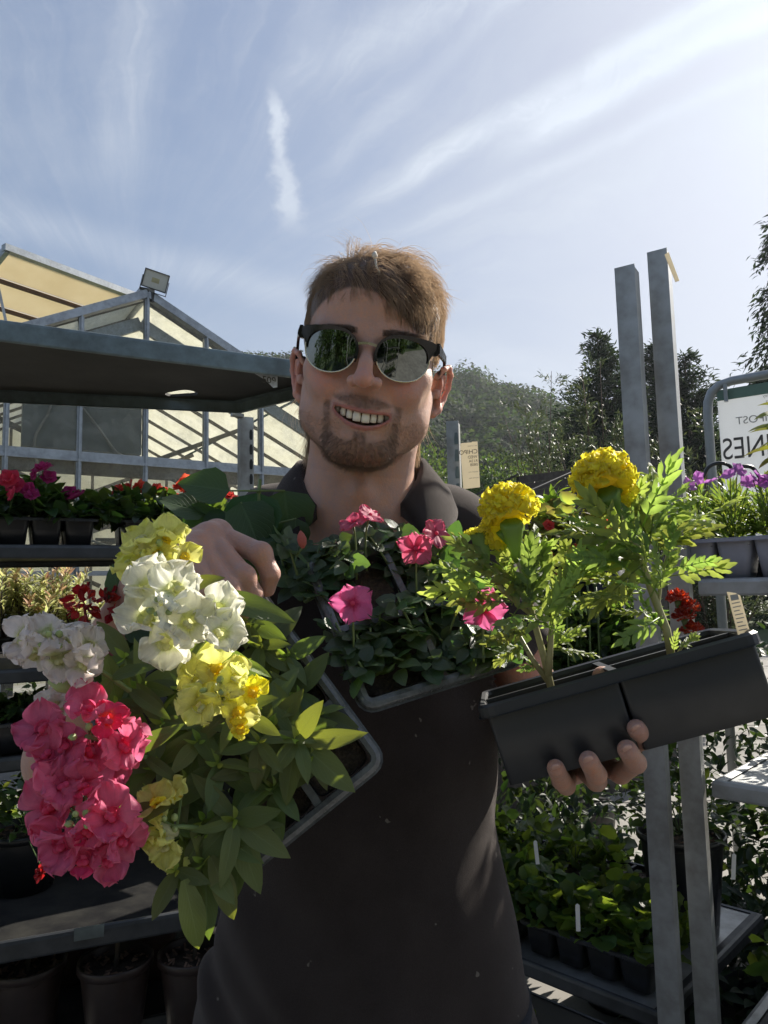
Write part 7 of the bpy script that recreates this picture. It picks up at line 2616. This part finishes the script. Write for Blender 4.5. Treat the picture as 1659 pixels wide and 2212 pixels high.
# leafy side shoots filling the tray: (px, py, d, number of leaves, scale, lean)
SH = [(505, 1770, .575, 12, 1.12), (640, 1598, .600, 13, 1.18), (560, 1600, .585, 7, .95), (560, 1395, .660, 9, 1.0), (430, 1600, .60, 10, 1.0), (350, 1560, .60, 9, .95), (400, 1690, .60, 10, 1.05), (300, 1480, .61, 9, .95),
      (590, 1700, .605, 8, .85), (670, 1630, .610, 6, .8), (440, 1800, .58, 6, .8), (440, 1860, .575, 8, 1.05), (580, 1480, .655, 8, 1.0), (620, 1420, .665, 7, .9), (690, 1540, .640, 7, .9), (340, 1650, .595, 8, 1.0),
      (270, 1420, .62, 7, .95), (480, 1380, .66, 7, .9), (500, 1300, .665, 6, .9), (545, 1660, .60, 8, 1.0), (380, 1880, .565, 3, .9), (470, 1650, .59, 8, .95), (560, 1540, .62, 9, .9), (640, 1500, .65, 7, .9), (390, 1480, .62, 8, .9),
      (540, 1780, .60, 4, .7), (330, 1720, .59, 6, .9), (530, 1340, .665, 6, .85), (250, 1520, .60, 6, .9), (440, 1770, .59, 8, 1.0), (650, 1590, .62, 7, .95), (590, 1570, .61, 7, 1.0)]
tn = TS.col[2].to_3d().normalized()
if tn.dot(toC(K2)) < 0:
    tn = -tn
names_ = ['low centre', 'right of the tray middle', 'below the bright yellow spike', 'under the fingers', 'centre', 'behind the pink spikes', 'left of centre', 'behind the white spike', 'near the front edge', 'near the tray corner', 'lowest right', 'low, beside the pale yellow spike',
          'upper right', 'upper right by the rim', 'right by the rim', 'left, beside the pink spikes', 'upper left', 'below the hand', 'just under the hand', 'mid right', 'lowest of all, hanging over the bench', 'middle', 'middle right', 'right, upper middle', 'centre top',
          'low right, over the rim', 'left, under the pink spikes', 'between hand and yellow spike', 'far left', 'low middle', 'right, long-leaved', 'right of the bright yellow spike']
for (x, y, d_, nl, s), nm in zip(SH, names_):
    c = P(x, y, d_)
    v = c - K2
    foot = c - tn * max(.01, v.dot(tn) + .012)
    root = thing(obj('snapdragon_shoot', None, None, Matrix.Translation(foot)), 'leafy green snapdragon shoot in the tipped tray, ' + nm, 'plant shoot', 'leafy shoots in the tipped tray')
    stem_part(root, curve3(foot, foot.lerp(c, .5) + rv(.003), c, 5), .0018, .0012, M_FSTEM)
    ax = (tn * .7 + toC(c) * .6 + rv(.15)).normalized()
    b1_ = ax.orthogonal().normalized(); b2_ = ax.cross(b1_)
    a0 = gf.uniform(0, 6.28)
    nl = max(4, int(nl * .72))
    for k in range(nl):
        a = a0 + k * 2.39996
        t = k / nl
        dv = (b1_ * math.cos(a) + b2_ * math.sin(a)) * (1 - .35 * t) + ax * (.05 + .50 * t) + Vector((.08, 0, -.38))
        obj('leaf', random.choice(SN_L), root, frame(c - ax * .012 * (1 - t), dv, ax + rv(.35), gf.normal(0, .2), s * (1.02 - .45 * t) * gf.uniform(.85, 1.1)))
    for k in range(3):
        a = a0 + k * 2.1
        obj('leaf', random.choice(SN_Y), root, frame(c, (b1_ * math.cos(a) + b2_ * math.sin(a)) * .5 + ax, ax.cross(b1_), 0, .55 * s))
# long lit leaf arching by the hand, curled bright leaf right of the yellow spike, long drooping leaf at the bottom
for lab, p0, dv, s, mt in (('long leaf arching up below the fingers', P(455, 1290, .63), CR * 1 - CU * .15 - _F * .1, 1.35, SN_L), ('bright curled leaf above the yellow spike', P(505, 1425, .545), CR * .9 - CU * .25, 1.05, SN_Y),
                           ('long yellowing leaf hanging below the tray corner', P(398, 1900, .56), CR * .25 - CU * 1.0, 1.25, SN_L), ('broad leaf hanging to the right of it', P(455, 1850, .57), CR * .4 - CU * .9, 1.15, SN_L)):
    root = thing(obj('snapdragon_leaf', None, None, Matrix.Translation(p0)), lab, 'leaf')
    obj('blade', mt[1], root, frame(p0, dv, toC(p0) + CU * .4, 0, s))

# ---------------------------------------------------------------- red salvia behind, with its large heart-shaped leaves
MS_RED = petal_meshes('petal', mat_petal('salvia_red_petal', (0.34, 0.010, 0.012), (0.50, 0.015, 0.015)), .014, .008, 3, ruf=.1)
for lab, pts_ in (('dark red salvia head behind the white snapdragon', [(165, 1298), (180, 1285), (172, 1315), (190, 1305), (158, 1310), (198, 1322), (185, 1330), (205, 1295), (178, 1300), (168, 1322), (192, 1290), (196, 1312)]),
                  ('smaller dark red salvia head beside it', [(228, 1290), (240, 1300), (250, 1310), (236, 1322), (255, 1322), (222, 1300), (245, 1285)])):
    c = P(pts_[0][0] + 15, pts_[0][1] + 10, .70)
    root = thing(obj('salvia_flower', None, None, Matrix.Translation(c)), lab, 'flower', 'red salvia heads')
    ctr = P(sum(p[0] for p in pts_) / len(pts_), sum(p[1] for p in pts_) / len(pts_), .705)
    base_ = P(300, 1460, .68)
    stem_part(root, curve3(base_, ctr + Vector((0, 0, -.03)), ctr), .002, .0014, mat_plain('red_stem', (.22, .03, .03), .5, bstr=0))
    for x, y in pts_:
        for k in range(3):
            q = P(x + gf.normal(0, 4), y + gf.normal(0, 4), .70 + gf.normal(0, .006))
            dv = (q - ctr) * 30 + toC(q) * .5 + rv(.5)
            obj('petal', random.choice(MS_RED), root, frame(q, dv, rv(1), 0, gf.uniform(.7, 1.2)))
SL = [(520, 1085, .80, -60, 1.1), (555, 1065, .82, -95, 1.25), (615, 1060, .84, -80, 1.2), (470, 1100, .80, -130, 1.0), (580, 1130, .83, -110, 1.0), (500, 1120, .79, -150, .8), (600, 1110, .85, -70, 1.0), (445, 1110, .80, 160, .9), (640, 1120, .83, -90, .8), (550, 1150, .80, -100, .8),
      (495, 1060, .80, 170, .95), (590, 1160, .80, -85, .8)]
root = thing(obj('salvia_plant', None, None, P(560, 1230, .80)), 'large dark heart-shaped leaves of a salvia between hand and collar', 'plant')
stem_part(root, [P(565, 1260, .80), P(560, 1160, .81), P(560, 1060, .82), P(562, 1035, .82)], .003, .0018, M_FSTEM)
for x, y, d_, ang, s in SL:
    a = R(ang)
    q = P(x, y, d_)
    dv = CR * math.cos(a) + CU * math.sin(a) - _F * .25
    obj('leaf', random.choice(SA_L), root, frame(q, dv, toC(q) * .8 + CU * .6 + rv(.2), 0, s))
    obj('leaf_stalk', MB().tube([P(560, 1140 if y > 1080 else 1060, .815), q], [.0013, .001], 5).mesh('leaf_stalk', M_FSTEM), root)
root = thing(obj('salvia_plant', None, None, P(290, 1500, .70)), 'dark salvia foliage below the red heads, left of the white snapdragon', 'plant')
stem_part(root, [P(330, 1560, .68), P(270, 1420, .70), P(255, 1340, .70)], .003, .0018, M_FSTEM)
for x, y, ang, s in ((262, 1300, 100, .6), (280, 1345, -20, .7), (250, 1370, -100, .9), (280, 1400, -80, 1.0), (240, 1410, -120, .8), (300, 1380, -60, .9), (285, 1275, 80, .45)):
    a = R(ang); q = P(x, y, .70)
    obj('leaf', random.choice(SA_L), root, frame(q, CR * math.cos(a) + CU * math.sin(a) - _F * .2, toC(q) + CU * .3 + rv(.2), 0, s))

# ---------------------------------------------------------------- impatiens in the middle tray
IP = [('impatiens plant at the back left of the middle tray', (660, 1240, .775), [(640, 1195, 8), (690, 1180, 9), (725, 1165, 8), (620, 1165, 6), (665, 1215, 8), (705, 1225, 8), (745, 1200, 8), (640, 1245, 7), (690, 1265, 8), (735, 1245, 7), (605, 1200, 6)]),
      ('impatiens plant at the back right of the middle tray', (880, 1250, .79), [(800, 1160, 8), (845, 1175, 8), (800, 1205, 8), (850, 1215, 9), (890, 1225, 8), (930, 1230, 8), (960, 1250, 8), (815, 1135, 7), (905, 1170, 7), (940, 1195, 7), (860, 1140, 6), (985, 1225, 6), (1005, 1195, 6), (975, 1165, 6), (1035, 1235, 6), (925, 1150, 6)]),
      ('impatiens plant at the front left of the middle tray', (800, 1400, .715), [(770, 1370, 8), (745, 1400, 7), (800, 1400, 8), (775, 1430, 7), (800, 1355, 7), (820, 1325, 7), (835, 1375, 8), (725, 1345, 5)]),
      ('impatiens plant at the front right of the middle tray', (950, 1370, .74), [(880, 1350, 8), (920, 1335, 8), (955, 1300, 8), (900, 1395, 9), (950, 1380, 8), (995, 1355, 7), (1010, 1390, 7), (860, 1290, 8), (900, 1280, 8), (1040, 1370, 7), (1075, 1395, 7), (1000, 1290, 7), (1060, 1345, 6), (850, 1420, 6), (985, 1420, 6), (1090, 1360, 5), (925, 1420, 6)])]
for lab, ft, shoots in IP:
    f0 = P(*ft)
    foot = P(ft[0], ft[1] + 60, ft[2])
    root = thing(obj('impatiens_plant', None, None, Matrix.Translation(foot)), lab, 'impatiens', 'impatiens in the middle tray')
    for x, y, nl in shoots:
        d_ = ft[2] - .01 + gf.normal(0, .014) - (y - ft[1]) * .00025
        c = P(x, y, d_)
        stem_part(root, curve3(foot, foot.lerp(c, .5) + rv(.008), c, 5), .0019, .0011, M_FSTEM)
        ax = (Vector((0, 0, .75)) + toC(c) * .55 + rv(.35)).normalized()
        b1_ = ax.orthogonal().normalized(); b2_ = ax.cross(b1_)
        a0 = gf.uniform(0, 6.28)
        nl += 3
        for k in range(nl):
            a = a0 + k * 2.39996
            t = k / nl
            dv = (b1_ * math.cos(a) + b2_ * math.sin(a)) + ax * (.05 + .45 * t) + Vector((0, 0, -.15))
            pp = c - ax * .014 * (1 - t) + (b1_ * math.cos(a) + b2_ * math.sin(a)) * .004
            obj('leaf', random.choice(IM_L), root, frame(pp, dv, ax + rv(.4), gf.normal(0, .25), (1.02 - .4 * t) * gf.uniform(.75, 1.12)))

IMPK = petal_meshes('petal', mat_petal('impatiens_pink_petal', (0.82, 0.17, 0.42), (0.96, 0.20, 0.46), throat=(.66, .04, .16)), .0145, .0135, 4, ns=8, na=10, ruf=.10, cup=.12, notch=.26, base=.18)
IMRS = petal_meshes('petal', mat_petal('impatiens_rose_petal', (0.72, 0.14, 0.25), (0.92, 0.18, 0.32), throat=(.52, .03, .10)), .0140, .0130, 4, ns=8, na=10, ruf=.10, cup=.15, notch=.26, base=.18)
for lab, x, y, d_, nv, s, me, spin in (('bright pink impatiens bloom facing the viewer, left of centre', 762, 1303, .685, (0, 0, 0), 1.25, IMPK, .3), ('bright pink impatiens bloom at the right end, by the marigold stems', 1046, 1316, .690, (.1, 0, .1), 1.28, IMPK, .9),
                                     ('rose impatiens bloom below the turned one', 898, 1185, .745, (0, 0, .1), 1.2, IMRS, .1), ('rose impatiens bloom turned sideways before the collar', 942, 1152, .755, (.9, 0, .4), 1.15, IMRS, .5),
                                     ('rose-pink impatiens bloom seen edge on, left of the throat', 762, 1128, .765, (-.4, 0, 1.6), 1.1, IMRS, .2), ('folded rose-pink impatiens bloom beside it, half behind a leaf', 800, 1112, .770, (.8, 0, 1.4), 1.0, IMRS, 1.2)):
    c = P(x, y, d_)
    f_ = (toC(c) + Vector(nv)).normalized()
    root = thing(obj('impatiens_bloom', None, None, Matrix.Translation(c)), lab, 'flower', 'impatiens blooms in the middle tray')
    M = frame(c, f_, CU, spin, s * 1.18)
    obj('flower_centre', MB().tube([(0, -.004, 0), (0, .0012, 0), (0, .002, 0)], [.0012, .0016, .0006], 8).mesh('flower_centre', M_PALP, True), root, M)
    stem_part(root, curve3(c - f_ * .004, c - f_ * .018 + Vector((0, 0, -.01)), c - f_ * .012 + Vector((0, .01, -.05)), 5), .0009, .0012, M_FSTEM, 'flower_stalk')
    for k, ang in enumerate((0, 68, 140, 220, 292)):
        T = M @ Matrix.Rotation(R(ang) + gf.normal(0, .06), 4, 'Y') @ Matrix.Rotation(R(82 + gf.normal(0, 6)), 4, 'X')
        obj('petal', me[k % 4], root, T @ Matrix.Scale((.92, 1.05, 1.08, 1.08, 1.05)[k], 4))
c = P(652, 1166, .75)
root = thing(obj('impatiens_bud', None, None, Matrix.Translation(c)), 'closed salmon pink impatiens bud on a thin stalk', 'bud')
obj('bud', MB().tube([(0, -.009, 0), (0, -.005, 0), (0, .001, 0), (0, .006, 0), (0, .0095, 0)], [.0012, .0042, .0050, .0032, .0006], 10).mesh('bud', mat_petal('salmon_bud', (.62, .22, .18), (.8, .3, .2)), True), root, frame(c, CU + CR * -.15, None))
stem_part(root, [c - CU * .009, P(640, 1200, .755)], .001, .0012, M_FSTEM, 'flower_stalk')
for x, y in ((770, 1210), (735, 1210), (1020, 1240)):      # pale spent curled leaves
    pass

# ---------------------------------------------------------------- marigolds
def frond_mesh(i):
    ps = []
    n_ = 5
    for k in range(n_):
        t = .22 + .68 * k / (n_ - 1)
        for s in (-1, 1):
            A_ = leaf_arrays(.031 * (1 - .45 * abs(t - .45)) * (1 + .2 * math.sin(i * 2 + k * 1.7)), .0098, 'lance', .30 + .2 * math.sin(k + i), .25, 6, .05, k, .12)
            M_ = Matrix.Translation((0, .075 * t, -.012 * t * t)) @ Matrix.Rotation(s * R(42 - 14 * t + 10 * math.sin(k * 2.3 + i * 1.3 + s)), 4, 'Z') @ Matrix.Rotation(s * R(12 * math.sin(k + i)), 4, 'Y')
            ps.append(tile(A_, [to_npm(M_)]))
    A_ = leaf_arrays(.032, .0100, 'lance', .3, .25, 6, .04, 1, .12)
    ps.append(tile(A_, [to_npm(Matrix.Translation((0, .073, -.011)))]))
    rb = MB().tube([(0, 0, 0), (0, .03, -.001), (0, .074, -.011)], [.0012, .0009, .0005], 4)
    V, F, U = cat3(ps)
    rv_, rf_ = np.array(rb.v, np.float32), np.array([f for f in rb.f if len(f) == 4], np.int32)
    V, F, U = cat3([(V, F, U), (rv_, rf_, np.full((len(rv_), 2), .5, np.float32))])
    return np_mesh('frond', V, F, M_MARL, True, U)


FR = [frond_mesh(i) for i in range(4)]
MGY = petal_meshes('petal', mat_petal('marigold_yellow_petal', (0.92, 0.80, 0.06), (1.0, 0.93, 0.09), mixt=.58, rough=.55, var=.08), .0125, .0120, 5, ns=6, na=8, ruf=.22, cup=.10, notch=.05, base=.30, freq=2.5)
M_CALYX = mat_leaf('marigold_calyx', (0.18, 0.28, 0.08), (0.36, 0.55, 0.10), .45, .35, .1, per='OBJECT')


def marigold_head(root, c, axis, rad, n_p, calyx_to, flat=.66, label=None):
    axis = axis.normalized()
    b1_ = axis.orthogonal().normalized(); b2_ = axis.cross(b1_)
    base = c - axis * rad * .55
    cal = MB()
    d = (base - calyx_to)
    rings = []
    for t, rr in ((0, .0030), (.25, .0048), (.5, .0072), (.75, .0092), (.92, .0102), (1.0, .0095)):
        q = calyx_to + d * t
        u_ = d.normalized(); x_ = u_.orthogonal().normalized(); y_ = u_.cross(x_)
        rings.append([tuple(q + (x_ * math.cos(a) + y_ * math.sin(a)) * rr * (1 + .07 * math.cos(a * 6)) * rad / .027) for a in [2 * math.pi * k / 18 for k in range(18)]])
    cal.loft(rings, True, True)
    ca2 = obj('calyx', cal.mesh('calyx', M_CALYX, True), root)
    fl = obj('flower_head', MB().loft([[tuple(c + axis * rad * .5 * math.cos(a) * flat + (b1_ * math.cos(q) + b2_ * math.sin(q)) * rad * .5 * math.sin(a)) for q in [2 * math.pi * k / 14 for k in range(14)]] for a in [math.pi * (i + .4) / 8 for i in range(8)]], True, True).mesh('flower_head', MGY[0].materials[0], True), root)
    for k in range(n_p):
        t = (k + .5) / n_p
        th = math.acos(1 - 1.62 * t)
        ph = k * 2.39996
        dv = axis * math.cos(th) * flat + (b1_ * math.cos(ph) + b2_ * math.sin(ph)) * math.sin(th)
        p0 = c + dv * rad * .50
        out_ = (dv + axis * (.30 if th < 1.2 else -.05) + rv(.22)).normalized()
        obj('petal', random.choice(MGY), fl, frame(p0, out_, axis + rv(.45), gf.normal(0, .35), rad / .027 * gf.uniform(1.0, 1.3)))
    return fl


def marigold(lab, foot, stems, fronds):
    f0 = P(*foot)
    root = thing(obj('marigold_plant', None, None, Matrix.Translation(f0)), lab, 'marigold', 'yellow marigolds in the held tray')
    for pts_, r0, r1 in stems:
        stem_part(root, [P(*p) for p in pts_], r0, r1, M_MSTEM)
    for x, y, d_, ang, s, dp in fronds:
        a = R(ang)
        q = P(x, y, d_)
        obj('frond', random.choice(FR), root, frame(q, CR * math.cos(a) + CU * math.sin(a) + _F * dp, toC(q) * .7 + CU * .5 + rv(.6), gf.normal(0, .45), s * .74))
    return root


def fr(cx_, cy_, d_, n_, a0, a1, s0, s1, jx=18, jy=18):
    out = []
    n_ = max(2, int(n_ * .9))
    for k in range(n_):
        a = a0 + (a1 - a0) * (k + .5) / n_ + gf.normal(0, 9)
        out.append((cx_ + gf.normal(0, jx), cy_ + gf.normal(0, jy), d_ + gf.normal(0, .014), a, gf.uniform(s0, s1), gf.normal(0, .4)))
    return out


D1 = .665
m1 = marigold('yellow marigold plant on the left of its tray, two heads and an opening bud', (1192, 1492, D1),
              [([(1192, 1495, D1), (1175, 1420, D1), (1150, 1330, D1), (1130, 1240, D1), (1112, 1195, D1)], .0036, .0024), ([(1190, 1480, D1), (1150, 1425, D1), (1120, 1370, D1)], .0030, .0018),
               ([(1150, 1330, D1), (1090, 1280, D1), (1056, 1235, D1)], .0022, .0018), ([(1185, 1460, D1 - .01), (1190, 1370, D1 - .01), (1200, 1300, D1 - .01), (1230, 1250, D1)], .0032, .0015)],
              fr(1120, 1300, D1, 9, 20, 190, .75, 1.0) + fr(1180, 1330, D1, 8, -10, 120, .7, .95) + fr(1120, 1235, D1, 8, 15, 165, .55, .85, 22, 14) + fr(1215, 1290, D1, 7, 0, 140, .6, .9) + fr(1140, 1390, D1, 6, 110, 220, .5, .7, 12, 16) +
              fr(1190, 1400, D1, 5, -20, 90, .45, .65, 10, 18) + fr(1080, 1270, D1, 5, 110, 200, .6, .85) + fr(1250, 1250, D1, 5, 10, 100, .5, .8) + fr(1165, 1450, D1, 2, 120, 200, .3, .4, 6, 8) + fr(1180, 1360, D1 - .02, 7, 20, 170, .6, .85, 22, 30) + fr(1150, 1300, D1 - .02, 5, 60, 140, .6, .8, 20, 30))
marigold_head(m1, P(1099, 1095, .655), CU * 1 + _F * .30 - CR * .10, .0258, 130, P(1116, 1212, D1))
marigold_head(m1, P(1072, 1150, .668), -CU * .2 + _F * .8 - CR * .5, .018, 60, P(1098, 1175, D1))
# opening head: funnel calyx with a ring of petals
c = P(1034, 1152, D1)
axf = (CU * 1 - CR * .22).normalized()
rings = []
for t, rr in ((-.034, .0022), (-.028, .0038), (-.020, .0062), (-.012, .0070), (-.005, .0072), (.002, .0086)):
    x_ = axf.orthogonal().normalized(); y_ = axf.cross(x_)
    rings.append([tuple(c + axf * t + (x_ * math.cos(a) + y_ * math.sin(a)) * rr * (1 + .06 * math.cos(5 * a))) for a in [2 * math.pi * k / 18 for k in range(18)]])
cf = obj('calyx', MB().loft(rings, True, True).mesh('calyx', M_CALYX, True), m1)
for k in range(40):
    a = k * 2.39996
    rr = .0078 * math.sqrt((k + 4) / 44)
    dv = (axf.orthogonal().normalized() * math.cos(a) + axf.cross(axf.orthogonal().normalized()) * math.sin(a))
    obj('petal', random.choice(MGY), cf, frame(c + dv * rr * .8, dv * (.2 + 1.3 * rr / .0078) + axf * .7, axf, gf.normal(0, .3), .62))
D2 = .655
m2 = marigold('tall yellow marigold plant on the right of its tray with one broad head', (1452, 1424, D2),
              [([(1452, 1428, D2), (1440, 1360, D2), (1405, 1270, D2), (1380, 1190, D2), (1345, 1120, D2), (1322, 1090, D2)], .0038, .0026), ([(1440, 1360, D2), (1422, 1300, D2), (1430, 1240, D2), (1445, 1190, D2)], .0022, .0014),
               ([(1460, 1420, D2), (1480, 1385, D2)], .0016, .001)],
              fr(1370, 1180, D2, 9, 10, 180, .75, 1.05) + fr(1400, 1150, D2, 8, -10, 110, .8, 1.1) + fr(1390, 1230, D2, 7, 100, 230, .8, 1.1) + fr(1335, 1130, D2, 6, 40, 170, .4, .7, 14, 12) + fr(1405, 1270, D2, 6, 110, 200, .8, 1.05) +
              fr(1420, 1220, D2, 6, 0, 90, .55, .8) + fr(1425, 1330, D2, 5, 140, 240, .55, .75, 8, 16) + fr(1460, 1400, D2, 3, 10, 120, .3, .4, 6, 8) + fr(1300, 1180, D2, 4, 120, 210, .6, .8) + fr(1430, 1290, D2, 3, 50, 120, .4, .6, 6, 20) + fr(1400, 1240, D2 - .02, 7, 30, 170, .6, .85, 16, 34))
marigold_head(m2, P(1302, 1030, .645), CU * 1 + _F * .38 - CR * .12, .0278, 140, P(1336, 1118, D2))
marigold_head(m2, P(1342, 1060, .658), CR * .7 - CU * .3 + _F * .6, .016, 40, P(1328, 1085, D2))
# ================================================================== HAZE
hz_m = bpy.data.materials.new('haze_air')
hz_m.use_nodes = True
ht = hz_m.node_tree
ht.nodes.clear()
pv = ht.nodes.new('ShaderNodeVolumePrincipled')
pv.inputs['Color'].default_value = (0.86, 0.91, 1.0, 1)
pv.inputs['Density'].default_value = 0.0004
pv.inputs['Anisotropy'].default_value = 0.35
ho_ = ht.nodes.new('ShaderNodeOutputMaterial')
ht.links.new(pv.outputs[0], ho_.inputs['Volume'])
kind(obj('haze', MB().box((-950, -950, -1.05), (950, 950, 92)).mesh('haze', hz_m)), 'stuff', 'thin pale summer haze in the air')
